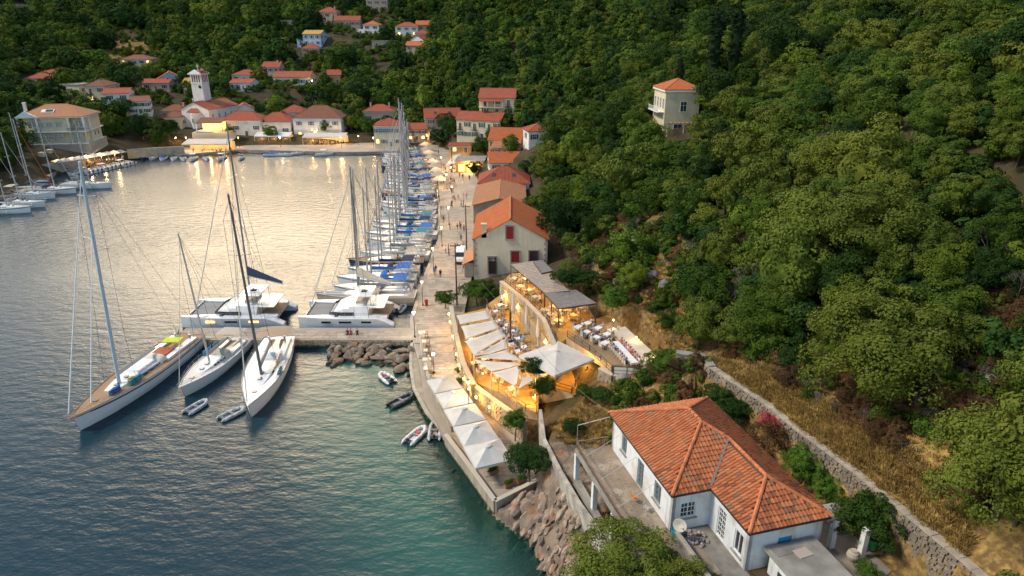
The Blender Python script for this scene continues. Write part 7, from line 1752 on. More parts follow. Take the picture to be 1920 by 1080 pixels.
# ---- inflatable dinghies
def dinghy(px, py, rz, tube, label, L=3.1, engine=True, floor=None, load=None, z=0):
    p = P(px, py, z+.2); t = empty('inflatable_dinghy', (p.x, p.y, z), rz, label, 'dinghy')
    r = .22; w = .58; pts = [(-L*.5, w, .2), (-L*.1, w+.02, .22), (L*.22, w*.92, .26), (L*.4, w*.55, .32), (L*.47, 0, .36)]; pts = pts+[(a, -b, c) for a, b, c in pts[-2::-1]]
    m = MB()
    for a, b in zip(pts, pts[1:]): m.tube(a, b, r, r, 10)
    for s in (1, -1): m.tube((-L*.5, s*w, .2), (-L*.62, s*w, .2), r, .04, 10)
    for q in pts[1:-1]: m.lathe((q[0], q[1], q[2]), [(.02, -r), (r*.7, -r*.7), (r, 0), (r*.7, r*.7), (.02, r)], 10)
    m.build('tube', tube, t, smooth=True)
    m = MB(); m.box((-.1, 0, .08), (L*.85, w*1.7, .06)); m.build('floor', floor or mat('dinghy_floor', (.22, .23, .24), .8), t)
    m = MB(); m.box((-L*.05, 0, .36), (.28, w*1.9, .06)); m.build('seat', GREYC, t)
    m = MB(); m.box((-L*.46, 0, .3), (.07, w*1.8, .4)); m.build('transom', GREYC, t)
    m = MB()
    for s in (1, -1): m.path([(-L*.35, s*(w+r), .3), (0, s*(w+r+.01), .3), (L*.2, s*(w+r-.04), .34)], .02, 4)
    m.build('grab_line', BLACK, t)
    if engine: m = MB(); m.box((-L*.52, 0, .62), (.3, .26, .36), 0, 0, .75); m.tube((-L*.52, 0, .45), (-L*.55, 0, -.2), .06, .05, 6); m.tube((-L*.48, 0, .62), (-L*.2, .1, .6), .02, .02, 4); m.build('outboard_engine', BLACK, t)
    if load: m = MB(); m.box((L*.1, 0, .25), (.5, .45, .28), .2); m.build('fuel_tank' if load is RED else 'bag', load, t)
    return t
dinghy(370, 762, 1.15, RUBBERG, 'grey inflatable dinghy floating in front of the silver yacht', 3.0, False)
dinghy(437, 775, .9, RUBBERG, 'grey inflatable dinghy beside the bow of the long white yacht', 3.0, False)
dinghy(724, 708, 2.25, RUBBERW, 'pale grey dinghy with red bag nearest the rock pile', 2.9, True, None, mat('dark_red_bag', (.3, .04, .05), .8))
dinghy(754, 750, .85, RUBBERD, 'black inflatable boat moored to the low quay', 3.6, True)
dinghy(781, 815, 1.1, RUBBERW, 'white inflatable boat with red fuel tank', 3.4, True, mat('white_floor', (.6, .6, .6), .6), RED)
dinghy(816, 806, 1.62, RUBBERG, 'grey inflatable boat with slatted floor, right of the white one', 3.5, True, mat('slat_floor', (.4, .34, .28), .7))
dinghy(752, 578, 1.3, RUBBERG, 'dinghy hanging behind the right catamaran', 3.0, True)
dinghy(722, 566, .3, GREEN, 'dinghy under the stern of the right catamaran', 2.4, False)
dinghy(604, 585, .5, RUBBERG, 'dinghy on the stern of the left catamaran', 3.0, True, z=.8)
# ---------------------------------------------------------------- restaurant terraces
LAMPS = []
def lamp(p, power, col=(1, .50, .13), r=.12, name='lamp_light', parent=None):
    power *= 1.15
    l = bpy.data.lights.new(name, 'POINT'); l.energy = power; l.color = col; l.shadow_soft_size = r; o = bpy.data.objects.new(name, l); C.objects.link(o)
    o.location = p
    if parent: o.parent = parent
    LAMPS.append(o); return o
FLOORM = mat('ochre_cement_floor', (.42, .24, .06), .8, (.32, .18, .05), 1, .1, 4)
DECKM = mat('timber_deck', (.30, .20, .11), .7, (.22, .14, .08), 2.5, .2, stretch=(1, 6, 1))
WALLST = mat('restaurant_stone', (.46, .35, .22), .9, (.34, .26, .17), 1, .4, 4, rand=.12)
def pl(pts, z): return [tuple(P(a, b, z)[:2]) for a, b in pts]
Z1, Z2, Z3, Z4, ZB = 3.2, 5.0, 7.2, 7.6, 4.6
T1 = pl([(850,592),(915,577),(950,660),(1000,700),(1012,730),(1008,775),(935,735),(880,712),(862,650)], Z1)
T2 = pl([(912,572),(938,553),(1037,648),(1050,690),(985,690),(950,640)], Z2)
T3 = pl([(940,530),(958,512),(1030,512),(1125,585),(1160,600),(1068,632),(1036,650)], Z3)
T4 = pl([(1062,634),(1155,600),(1222,668),(1212,684),(1146,684)], Z4)
TB = pl([(985,695),(1050,660),(1085,662),(1142,700),(1135,728),(1075,740),(1010,722)], ZB)
for nm, poly, z, b, m_ in (('sail_terrace', T1, Z1, -1, FLOORM), ('middle_terrace', T2, Z2, 0, FLOORM), ('upper_terrace', T3, Z3, 2, FLOORM), ('diners_terrace', T4, Z4, 2, DECKM), ('parasol_terrace', TB, ZB, 0, FLOORM)):
    m = MB(); m.prism(poly, b, z, 0, 1); tag(m.build(nm, [WALLST, m_]), kind='structure')
def stone_wall(pts, z0, z1, label, th=.5, size=.45, mt=None, single=60, cap=True, seed=1, name='stone_wall', side=-1, faces=(1,)):
    t = empty(name, (0, 0, 0), 0, label, 'wall'); core = MB(); cp = MB()
    for i, (a, b) in enumerate(zip(pts, pts[1:])):
        za = z1[i] if hasattr(z1, '__len__') else z1; zb_ = z1[i+1] if hasattr(z1, '__len__') else z1
        a = Vector((a[0], a[1], 0)); b = Vector((b[0], b[1], 0)); d = (b-a).normalized(); n = Vector((d.y, -d.x, 0))
        q = [a+n*th*.5, b+n*th*.5, b-n*th*.5, a-n*th*.5]; zz = (za, zb_, zb_, za)
        core.add([(v.x, v.y, z0) for v in q]+[(v.x, v.y, zz[k]-.04) for k, v in enumerate(q)], [(3,2,1,0),(4,5,6,7),(0,1,5,4),(1,2,6,5),(2,3,7,6),(3,0,4,7)])
        for s in faces:
            st = [(p, w, h, k) for p, w, h, k in rubble_face(None, Vector((a.x, a.y, z0)), Vector((b.x, b.y, z0)), z0, max(za, zb_), n, size, .2, seed+i) if p.z+h*.4 < lerp(za, zb_, min(1, max(0, (Vector((p.x, p.y, 0))-a).length/(b-a).length)))]
            st = [(p+n*s*(th*.5), w, h, k) for p, w, h, k in st]; put_stones('stones', t, st, math.atan2(d.y, d.x), .16, mt or WALLST, single)
        if cap: cp.bar((a.x, a.y, za), (b.x, b.y, zb_), th+.12, .1)
    core.build('wall_core', JOINT, t)
    if cap: cp.build('coping', mat('buff_coping', (.50, .42, .30), .85, (.42, .35, .26), 1), t)
    return t
stone_wall(pl([(846,575),(850,600),(858,640),(868,680),(888,722)], 3.9), .8, 4.0, 'tall warmly lit stone wall along the promenade side of the sail terrace', .5, .4, None, 40, True, 11, faces=(1, -1))
stone_wall(pl([(888,722),(905,735),(935,757),(985,792)], 3.5), .8, 3.6, 'curved stone retaining wall under the front edge of the sail terrace', .5, .4, None, 50, True, 21, faces=(1, -1))
stone_wall(pl([(940,528),(985,565),(1020,600),(1038,640),(1040,668)], 8.0), 4.5, [8.1, 8.1, 8.1, 7.9, 7.6], 'long stone wall with glowing wall lamps behind the folded parasols', .45, .38, None, 60, True, 31, faces=(1, -1))
stone_wall(pl([(1125,690),(1150,704),(1200,706),(1216,690)], 7.5), 3.5, 7.55, 'curved stone retaining wall below the diners terrace railing', .5, .42, mat('grey_tan_stone', (.36, .30, .23), .9, (.25, .21, .16), 1, .4, 4), 60, True, 41, faces=(1, -1))
# sails: thin slack cloth between posts
def sail(corners, label, sag=.25):
    n = 8; A, B, C_, D = [Vector(c) for c in corners]; V = []; F = []
    def cur(i, j):
        u, v_ = i/n, j/n; p = A.lerp(B, u).lerp(D.lerp(C_, u), v_); c = (A+B+C_+D)/4
        e = min(u, 1-u, v_, 1-v_); pull = .10*(4*max(u*(1-u), v_*(1-v_)))*(1-2*e) if e < .5 else 0
        p = p.lerp(c, pull*.45); p.z -= sag*16*u*(1-u)*v_*(1-v_)*.9; return p
    for j in range(n+1):
        for i in range(n+1): V.append(tuple(cur(i, j)))
    for j in range(n):
        for i in range(n): F.append((j*(n+1)+i, j*(n+1)+i+1, (j+1)*(n+1)+i+1, (j+1)*(n+1)+i))
    t = empty('shade_sail', (0, 0, 0), 0, label, 'shade sail', 'cream shade sails'); m = MB(); m.add(V, F); o = m.build('canvas', CANVAS, t, smooth=True)
    md = o.modifiers.new('thick', 'SOLIDIFY'); md.thickness = .015
    return t
def sp(px, py, z): return P(px, py, z)
SAILS = [([(855,592),(913,582),(921,597),(862,608)], 'rear most cream shade sail strip'), ([(864,612),(928,600),(938,614),(873,637)], 'second cream sail strip from the back'),
 ([(871,640),(940,617),(950,629),(888,668)], 'third and widest cream sail strip'), ([(889,668),(951,633),(949,654),(916,664)], 'narrow wedge shaped sail in the middle of the row'),
 ([(890,671),(950,656),(982,677),(930,673)], 'flat triangular sail beside the wooden pole'), ([(888,675),(980,681),(955,690),(922,697)], 'long pointed sail below the wooden pole'),
 ([(922,699),(978,684),(969,720),(966,725)], 'steep kite shaped sail at the front'), ([(1003,706),(1000,712),(972,730),(980,706)], 'small front sail beside the leafy tree')]
for i, (c, lb) in enumerate(SAILS):
    zz = [6.4, 6.7, 6.5, 6.2] if i < 3 else [6.3, 6.6, 6.4, 6.2]
    sail([sp(x, y, z) for (x, y), z in zip(c, zz)], lb+' over the lower terrace', .15)
for i, (px, py, z0, z1) in enumerate(((857,592,3.2,6.6),(915,580,3.2,6.9),(888,668,3.2,6.5),(968,724,3.2,6.7),(921,698,3.2,6.6),(951,630,3.2,6.9),(1004,708,3.2,6.6))):
    p = P(px, py, z1); t = empty('sail_post', (p.x, p.y, z0), 0, ('grey post at the rear left corner of the sails', 'post at the rear right corner of the sails', 'post at the left tip where the sails meet', 'tall post at the front tip of the sails', 'post in the middle of the front sails', 'post by the wooden pole carrying the sails', 'post by the leafy tree carrying the last sail')[i], 'post'); m = MB(); m.tube((0, 0, 0), (0, 0, z1-z0), .06, .05, 8); m.build('pole', METAL, t)
# square parasols
def square_parasol(p, size, rz, z0, ztop, label, group='square cream parasols on the quay', closed=False):
    t = empty('square_parasol', (p.x, p.y, z0), rz, label, 'parasol', group); h = ztop-z0; s = size/2
    m = MB(); m.tube((0, 0, 0), (0, 0, h-.1), .05, .05, 8); m.build('pole', WHITEP, t); m = MB(); m.box((0, 0, .06), (.8, .8, .12)); m.build('base', CONC, t)
    if closed:
        m = MB(); m.lathe((0, 0, 0), [(.22, h*.32), (.27, h*.42), (.17, h*.75), (.08, h*.97), (.02, h)], 9, 0, 1, .85); m.build('folded_canopy', CANVASD, t); return t
    n = 8; V = []; F = []
    for j in range(n+1):
        for i in range(n+1):
            x, y = -s+2*s*i/n, -s+2*s*j/n; e = max(abs(x), abs(y))/s; dg = min(abs(x), abs(y))/max(abs(x), abs(y), 1e-4)
            z = h-.95*e-.0*dg+(.17*(1-dg)*-1*e*(1-e)*4*.6)
            V.append((x, y, z))
    for j in range(n):
        for i in range(n):
            a = j*(n+1)+i; q = (a, a+1, a+n+2, a+n+1)
            if (i < n/2) == (j < n/2): F += [(q[0], q[1], q[2]), (q[0], q[2], q[3])]
            else: F += [(q[0], q[1], q[3]), (q[1], q[2], q[3])]
    m = MB(); m.add(V, F); c = m.build('canopy', CANVASD, t); md = c.modifiers.new('thick', 'SOLIDIFY'); md.thickness = .02
    m = MB(); zb = h-.95
    for (ax, ay), (bx, by) in (((-1,-1),(1,-1)), ((1,-1),(1,1)), ((1,1),(-1,1)), ((-1,1),(-1,-1))):
        m.add([(ax*s, ay*s, zb+.01), (bx*s, by*s, zb+.01), (bx*s*1.004, by*s*1.004, zb-.26), (ax*s*1.004, ay*s*1.004, zb-.26)], [(0, 1, 2, 3)])
    o = m.build('valance', CANVASD, c); md = o.modifiers.new('thick', 'SOLIDIFY'); md.thickness = .015
    m = MB(); m.lathe((0, 0, h-.13), [(.36, 0), (.34, .1), (.1, .17), (.02, .2)], 12); m.build('vent_cap', CANVASD, c)
    m = MB()
    for a in range(4):
        x, y = ((-1,-1),(1,-1),(1,1),(-1,1))[a]; m.tube((0, 0, h-.15), (x*s*.97, y*s*.97, zb+.0), .02, .015, 4)
    m.build('ribs', WHITEP, c); return t
UPK = [(832.3,706.7), (851,733), (870.5,763), (891.5,797), (914.5,834)]; UP = [P(x, y, 4.75) for x, y in UPK]
for i, p in enumerate(UP):
    q = UP[min(i+1, 4)]-UP[max(i-1, 0)]; a = math.atan2(q.y, q.x)+math.pi/2
    square_parasol(p, (3.3, 3.4, 3.6, 3.75, 3.9)[i], a, 1.2, 4.75, ('first square parasol, farthest from the camera', 'second square parasol from the far end', 'middle square parasol lit from below by a quay lamp', 'fourth square parasol from the far end', 'nearest square parasol beside the dark spreading tree')[i])
bp = P(1044, 656, 8.6); square_parasol(bp, 6.2, .68, ZB, 8.6, 'largest cream parasol, over the bar terrace by the leafy tree', None)
for i, (px, py) in enumerate(((962, 602), (987, 625), (1008, 650))):
    p = P(px, py, Z2); square_parasol(p, 1, 0, Z2, Z2+4.3, 'folded cream parasol on the middle terrace, '+('farthest', 'middle one', 'nearest')[i]+' of the three', 'folded parasols on the middle terrace', True)
for i, (px, py) in enumerate(((775, 640), (783, 668), (797, 700))):
    p = P(px+8, py+2, 1.2); square_parasol(p, 1, 0, 1.2, 4.1, 'folded pale parasol at the water side of the promenade, '+('farthest', 'middle one', 'nearest')[i], 'folded parasols by the water', True)
# pergola roofs of wooden slats
def shade_roof(corners, z, label, n=26, mt=None, posts=True):
    t = empty('shade_roof', (0, 0, 0), 0, label, 'pergola'); A, B, C_, D = [P(x, y, zz) for (x, y), zz in zip(corners, z)]
    mt = mt or mat('grey_slats', (.34, .28, .23), .8, (.25, .21, .18), 2, .2)
    for k in range(n):
        u0, u1 = (k+.06)/n, (k+.94)/n; q = MB(); q.slab([A.lerp(D, u0), B.lerp(C_, u0), B.lerp(C_, u1), A.lerp(D, u1)], .05); q.build('slat', mt, t, fix=True)
    m = MB()
    for a, b in ((A, D), (B, C_), ((A+B)/2, (D+C_)/2), (A, B), (D, C_)): m.bar(a-Vector((0, 0, .14)), b-Vector((0, 0, .14)), .1, .14)
    m.build('beam', DARKWOOD, t)
    for k, p in enumerate((A, D, A.lerp(D, .5), B, C_)):
        q = MB(); q.box((p.x, p.y, (p.z+Z3-.2)/2-.1), (.13, .13, p.z-Z3)); q.build('post', DARKWOOD, t)
    return t
shade_roof([(958,496),(1000,489),(1068,545),(1022,549)], [10.0, 10.3, 10.3, 10.0], 'long brownish slatted shade roof against the cream quay house', 22)
shade_roof([(1000,489),(1018,488),(1036,507),(1016,512)], [10.5, 10.6, 10.6, 10.4], 'small dark slatted roof at the rear of the upper terrace', 8, mat('dark_slats', (.16, .145, .14), .8))
shade_roof([(1021,550),(1080,543),(1118,568),(1048,578)], [10.0, 10.2, 10.2, 9.9], 'dark grey slatted roof at the front of the upper terrace', 22, mat('charcoal_slats', (.20, .18, .17), .8, (.15, .135, .13), 2))
# bar room behind the big parasol
t = empty('bar_room', (0, 0, 0), 0, 'glowing bar room with red wall under the diners terrace', 'bar'); a, b = P(1062, 655, ZB), P(1135, 712, ZB)
d = (b-a).normalized(); n = Vector((-d.y, d.x, 0)); n = n if n.y > 0 else -n
a += n*1.2; b += n*1.2
m = MB(); m.bar(a+Vector((0, 0, 1.4)), a.lerp(b, .55)+Vector((0, 0, 1.4)), .2, 2.8); m.build('back_wall', mat('red_wall', (.35, .05, .02), .7), t)
m = MB(); m.bar(a.lerp(b, .55)+n*.8+Vector((0, 0, 1.4)), b+n*.8+Vector((0, 0, 1.4)), .2, 2.8); m.build('lit_shelf_wall', mat('yellow_wall', (.6, .38, .1), .7), t)
m = MB(); c0 = a.lerp(b, .6)-n*.5; c1_ = b-n*.5; m.bar(c0+Vector((0, 0, .55)), c1_+Vector((0, 0, .55)), .6, 1.1); m.build('counter', DARKWOOD, t)
for k in range(3): m = MB(); m.bar(a.lerp(b, .6)+n*.55+Vector((0, 0, 1.0+k*.5)), b+n*.55+Vector((0, 0, 1.0+k*.5)), .25, .05); m.build('shelf', DARKWOOD, t)
m = MB()
for k in range(30): p = a.lerp(b, .62+.36*rnd.random())+n*.55+Vector((0, 0, 1.03+.5*rnd.randrange(3))); m.lathe(p, [(.04, 0), (.04, .2), (.015, .26), (.015, .32)], 6)
tag(m.build('bottles', mat('bottle_glass', (.05, .12, .04), .2), t), kind='stuff')
# ramp / flat white wall top behind the diners, wooden bench
t = empty('ramp', (0, 0, 0), 0, 'broad pale sloping wall top lit by small lamps behind the diners', 'ramp'); q = [P(1150,618,8.6), P(1172,612,8.6), P(1233,668,8.3), P(1212,684,8.3)]
m = MB(); m.slab(q, 1.6); m.build('slab', mat('pale_render', (.58, .52, .44), .85, (.5, .44, .37), 1), t, fix=True)
t = empty('long_bench', (0, 0, 0), 0, 'long wooden bench along the pale ramp', 'bench'); q = [P(1140,622,8.1), P(1150,618,8.1), P(1211,681,8.0), P(1202,684,8.0)]; m = MB(); m.slab(q, .12); m.build('seat', WOOD, t, fix=True); m = MB(); m.slab([v-Vector((0, 0, .12)) for v in q], .4); m.build('base', DARKWOOD, t, fix=True)
# railings
def railing(pts, z, label, h=1.0, cols=10, mt=None, panel=None, name='railing'):
    t = empty(name, (0, 0, 0), 0, label, 'railing'); mt = mt or DMETAL
    for a, b in zip(pts, pts[1:]):
        a = Vector((a[0], a[1], z)); b = Vector((b[0], b[1], z)); m = MB()
        for zz in (h, h*.55, .12): m.bar(a+Vector((0, 0, zz)), b+Vector((0, 0, zz)), .045, .045)
        m.build('rail', mt, t); n = max(1, int((b-a).length/1.4))
        for k in range(n+1): m = MB(); p = a.lerp(b, k/n); m.box((p.x, p.y, p.z+h/2), (.07, .07, h)); m.build('post', mt, t)
        if panel: m = MB(); m.bar(a+Vector((0, 0, h*.5)), b+Vector((0, 0, h*.5)), .02, h*.85); m.build('panel', panel, t)
    return t
railing(pl([(1150,702),(1200,705),(1218,690)], Z4), Z4, 'dark rail with pale screens in front of the nearest diners', 1.0, 6, DMETAL, mat('pale_screen', (.78, .73, .65), .8))
railing(pl([(1064,632),(1105,660),(1148,700)], Z4), Z4, 'low fence along the inner edge of the diners terrace', .9)
railing(pl([(912,572),(930,610),(950,640),(990,682)], Z2), Z2, 'dark slatted fence between the middle terrace and the sails', 1.0, 10, DARKWOOD)
railing(pl([(940,530),(985,565),(1022,600),(1040,645)], Z3), Z3+.6, 'thin dark rail on top of the lamp lit stone wall', .9)
railing(pl([(935,736),(985,772),(1006,775),(1014,735)], Z1), Z1, 'rusty rail round the front corner of the sail terrace', 1.0, 8, MATS['rusty_rail'])
railing(pl([(1010,722),(1072,738),(1085,712)], ZB), ZB, 'thin rail in front of the blue chairs', .95)
# tables, chairs
def chair_proto(mt, name='taverna_chair'):
    t = empty(name, (0, 0, -50))
    m = MB(); m.box((0, 0, .45), (.42, .42, .04)); m.build('seat', mt, t)
    for sx in (-1, 1):
        for sy in (-1, 1): m = MB(); hh = .92 if sy > 0 else .45; m.box((sx*.19, sy*.19, hh/2), (.045, .045, hh)); m.build('leg', mt, t)
    m = MB()
    for z in (.6, .74, .87): m.box((0, .19, z), (.34, .03, .07))
    m.build('backrest', mt, t); return t
def table_proto(top, w=.8, d=.8, hgt=.74, mt=None, cloth=True):
    t = empty('taverna_table', (0, 0, -50)); m = MB(); m.box((0, 0, hgt), (w, d, .05)); m.build('table_top', top, t)
    if cloth:
        m = MB()
        for s in (-1, 1): m.box((0, s*(d/2+.012), hgt-.1), (w+.04, .02, .24)); m.box((s*(w/2+.012), 0, hgt-.1), (.02, d, .24))
        m.build('cloth', top, t)
    for sx in (-1, 1):
        for sy in (-1, 1): m = MB(); m.box((sx*(w/2-.07), sy*(d/2-.07), hgt/2), (.05, .05, hgt)); m.build('leg', mt or WOOD, t)
    return t
CREAMW = mat('cream_painted_wood', (.60, .52, .38), .6); BLUECH = mat('blue_painted_wood', (.10, .28, .55), .6); LINEN = mat('white_linen', (.70, .70, .70), .9)
protos = {'c': chair_proto(CREAMW), 'b': chair_proto(BLUECH), 'g': chair_proto(mat('brown_chair_wood', (.20, .11, .05), .6)), 't': table_proto(LINEN), 'w': table_proto(CREAMW, .9, .9, .76, CREAMW, False), 'l': table_proto(LINEN, .85, 2.9), 'h': table_proto(CREAMW, .75, .75, 1.02, CREAMW, False)}
tot = set()
def put(k, p, rz, label, cat, group):
    pr = protos[k]
    if k not in tot: tot.add(k); o = pr; o.location = p; o.rotation_euler = (0, 0, rz); tag(o, label, cat, group); return o
    o = copy_thing(pr, p, rz, label, group); o['category'] = cat; return o
def stool_set(p, rz, where): pass
def tabset(p, rz, tk, ck, where, n=4, folk=0, cols=None, off=.72):
    put(tk, p, rz, ('white clothed table ' if tk in 'tl' else 'bare cream table ')+where, 'table', 'tables '+where)
    for i in range(n):
        a = rz+i*math.pi*2/n; q = Vector((p.x+math.sin(a)*off, p.y-math.cos(a)*off, p.z)); cn = {'c': 'cream', 'b': 'blue', 'g': 'brown'}[ck]
        put(ck, q, a+math.pi, cn+' wooden chair '+where, 'chair', 'chairs '+where)
        if i < folk:
            c_ = rnd.choice(cols or ['white', 'blue', 'navy', 'pink', 'beige', 'lightblue', 'grey']); q2 = Vector((p.x+math.sin(a)*(off-.02), p.y-math.cos(a)*(off-.02), p.z)); person('sit', q2, a+math.pi, c_, rnd.choice(['navy', 'beige', 'white', 'grey']), 'seated diner in '+c_+' top '+where, 'diners '+where, rnd.randrange(4))
def ok_in(poly, p): return inpoly(np.array([p.x]), np.array([p.y]), poly)[0]
for i, (px, py) in enumerate(((931,592),(936,610),(944,625),(952,640),(961,655),(972,668),(953,618),(962,630),(972,644),(984,660),(996,672),(940,580))):
    tabset(P(px, py, Z2), .4, 't', 'c', 'on the middle terrace below the lamp lit wall', 4, (3, 2, 4, 4, 3, 4, 0, 2, 4, 3, 2, 1)[i])
for i, (px, py) in enumerate(((1085,622),(1100,632),(1118,642),(1135,652),(1102,615),(1122,624),(1138,636),(1150,628))):
    tabset(P(px, py, Z4), .68, 't', 'c', 'on the diners terrace', 4, (3, 4, 4, 3, 2, 3, 2, 1)[i])
# long table of the big party at the near corner
a, b = P(1152, 650, Z4), P(1188, 690, Z4)
for k in range(2):
    put('l', a.lerp(b, .27+.5*k), ang(a, b)+math.pi/2, 'long white clothed table of the big party, '+('rear' if k == 0 else 'front')+' half', 'table', 'long party tables')
for k in range(18):
    s = 1 if k % 2 else -1; q = a.lerp(b, (k//2+.5)/9); d = (b-a).normalized(); n = Vector((-d.y, d.x, 0)); p = q+n*s*.82; rz = math.atan2(n.y*s, n.x*s)-math.pi/2
    put('c', p, rz, 'cream chair at the long party table', 'chair', 'chairs at the long party table')
    c_ = ['white', 'red', 'pink', 'beige', 'lightblue', 'pink', 'navy', 'white', 'grey', 'pink'][k % 10]; person('sit', p-n*s*.04, rz, c_, 'beige', 'guest in '+c_+' top at the long party table, '+('bench side' if s > 0 else 'terrace side'), 'guests at the long party table', k % 4)
for i, (px, py) in enumerate(((965,530),(975,545),(992,552),(985,530),(1020,590),(1032,598),(1045,610),(1060,590),(1040,583),(1075,600),(1090,585),(1003,565))):
    tabset(P(px, py, Z3), .7, 'w', 'c', 'on the upper terrace by the slatted roofs', 4, 1 if i in (0, 3) else 0)
for i, (px, py) in enumerate(((936,718),(960,742),(985,712),(905,700),(990,690))):
    tabset(P(px, py, Z1), .5, 'h', 'c', 'under the front shade sails', 4, 0, None, .62)
for i, (px, py) in enumerate(((880,622),(886,645),(898,668),(905,620),(915,640),(925,660),(890,690),(940,672),(910,682))):
    tabset(P(px, py, Z1), .3, 'w', 'g', 'in the shade of the cream sails', 4, 1 if i % 2 else 2)
for i, (px, py) in enumerate(((1022,712),(1042,706))):
    tabset(P(px, py, ZB), .5, 't', 'b', 'beneath the biggest parasol', 4, 2, ['navy', 'grey'])
person('stand', P(1100, 712, ZB), 2.6, 'black', 'black', 'waiter in black standing at the bar', None, 0); person('stand', P(1106, 716, ZB), .4, 'black', 'black', 'second waiter in black leaning at the bar', None, 1)
person('walk', P(1012, 572, Z3), 1.6, 'white', 'navy', 'person in white shirt crossing the upper terrace', None, 1); person('stand', P(940, 575, Z2), .5, 'lightblue', 'navy', 'man in pale blue shirt at the top of the terrace steps', None, 3)
for i in range(5):
    p = P(791+i*2.6, 632+i*17, 1.2); put('w', p+Vector((0, 0, 0)), .1, 'small pale table on the promenade by the folded parasols', 'table', 'tables by the folded parasols'); put('g', p+Vector((.7, 0, 0)), -1.5, 'brown chair on the promenade by the folded parasols', 'chair', 'chairs by the folded parasols')
# planters on the end terrace
for i, (px, py) in enumerate(((955, 912), (977, 905), (925, 888))):
    p = P(px, py, 1.2); t = empty('planter', (p.x, p.y, 1.25), .65, ('terracotta trough with green plants at the corner of the end terrace', 'second terracotta trough right of the first', 'long trough of leaves along the sea side of the end terrace')[i], 'planter')
    m = MB(); m.box((0, 0, .2), (1.1, .4, .4), 0, 0, 1.1); m.build('trough', mat('terracotta', (.33, .16, .09), .8), t); o = link('plants', GARD[i % 2], t, (0, 0, .5), 0, (.6, .28, .26))
# warm lamps: wall sconces (fixture + light), bollard lights
def sconce(p, label, power=30, group='glowing wall lamps', col=(1, .50, .09)):
    t = empty('wall_lamp', p, 0, label, 'lamp', group); m = MB(); m.box((0, 0, 0), (.16, .16, .3)); m.build('lamp_glass', WALLLAMP, t); m = MB(); m.box((0, 0, .18), (.2, .2, .05)); m.build('lamp_cap', DMETAL, t); lamp((0, -.25, .05), power, col, .1, 'lamp_light', t); return t
w3 = [Vector((*q, 0)) for q in pl([(940,528),(985,565),(1020,600),(1038,640)], 8.0)]
for i, (sg, u) in enumerate(((0, .25), (0, .8), (1, .4), (1, .95), (2, .55))):
    a, b = w3[sg], w3[sg+1]; p = a.lerp(b, u); d = (b-a).normalized(); n = Vector((d.y, -d.x, 0)); n = n if n.y < 0 else -n; sconce((p.x+n.x*.5, p.y+n.y*.5, 6.6), 'glowing lamp on the long stone wall, number'.replace(', number', '')+(' farthest', ' second', ' third', ' fourth', ' nearest')[i], 90, 'lamps on the long stone wall')
w1 = [Vector((*q, 0)) for q in pl([(846,575),(850,600),(858,640),(868,680),(888,722),(905,735),(935,757)], 3.9)]
for i, (sg, u) in enumerate(((0, .1), (0, .7), (1, .5), (2, .3), (2, .8), (3, .4), (3, .85), (4, .6), (5, .6))):
    a, b = w1[sg], w1[sg+1]; p = a.lerp(b, u); d = (b-a).normalized(); n = Vector((d.y, -d.x, 0)); s = 1 if n.x < 0 else -1; sconce((p.x+s*n.x*.42, p.y+s*n.y*.42, 3.0), 'small amber lamp on the promenade face of the sail terrace wall', 70, 'amber lamps of the sail terrace wall')
for i, (px, py, z, pw) in enumerate(((985,522,9.6,150),(1022,553,9.6,150),(1050,580,9.5,150),(975,512,9.4,120),(1075,565,9.5,120),(1150,600,9.2,60),(1193,632,9.0,60),(1232,660,9.0,70))):
    p = P(px, py, z); t = empty('lamp_post', (p.x, p.y, z), 0, ('lantern on the dark post beneath the long slatted roof', 'lantern where the two slatted roofs meet', 'lantern at the front corner of the dark slatted roof', 'lantern at the back of the upper terrace', 'lantern under the dark slatted roof', 'small lamp at the rear end of the pale ramp', 'small lamp halfway along the pale ramp', 'small lamp at the front end of the pale ramp, by the bright green bush')[i], 'lamp')
    m = MB(); m.lathe((0, 0, 0), [(.03, -.1), (.11, 0), (.03, .1)], 8); m.build('globe', WALLLAMP, t); m = MB(); m.tube((0, 0, -.1), (0, 0, -2.3 if i < 5 else -1.0), .03, .03, 6); m.build('post', DMETAL, t); lamp((0, 0, -.25), pw, (1, .50, .085), .1, 'lamp_light', t)
for i, (px, py, z, pw) in enumerate(((880,625,5.6,130),(905,650,5.5,130),(930,690,5.6,150),(960,725,5.4,170),(990,715,5.6,160),(905,700,5.4,130),(1000,745,4.2,60),(1090,680,6.9,200),(1125,700,6.6,120),(1030,690,6.8,120))):
    p = P(px, py, z); t = empty('hanging_lamp', (p.x, p.y, z), 0, ('hanging bulb under the rear sails', 'hanging bulb under the third sail', 'hanging bulb under the pointed sail', 'hanging bulb under the front kite sail', 'hanging bulb under the small front sail', 'hanging bulb near the left tip of the sails', 'small lamp at the front corner post of the sail terrace', 'ceiling light of the bar room', 'shelf light of the bar', 'bulb under the biggest parasol')[i], 'lamp'); m = MB(); m.lathe((0, 0, 0), [(.02, -.08), (.08, 0), (.02, .08)], 8); m.build('bulb', WALLLAMP, t); m = MB(); m.tube((0, 0, .05), (0, 0, .6), .01, .01, 4); m.build('cord', BLACK, t); lamp((0, 0, -.2), pw, (1, .50, .085), .15, 'lamp_light', t)
lp = P(880, 792, 3.0); 
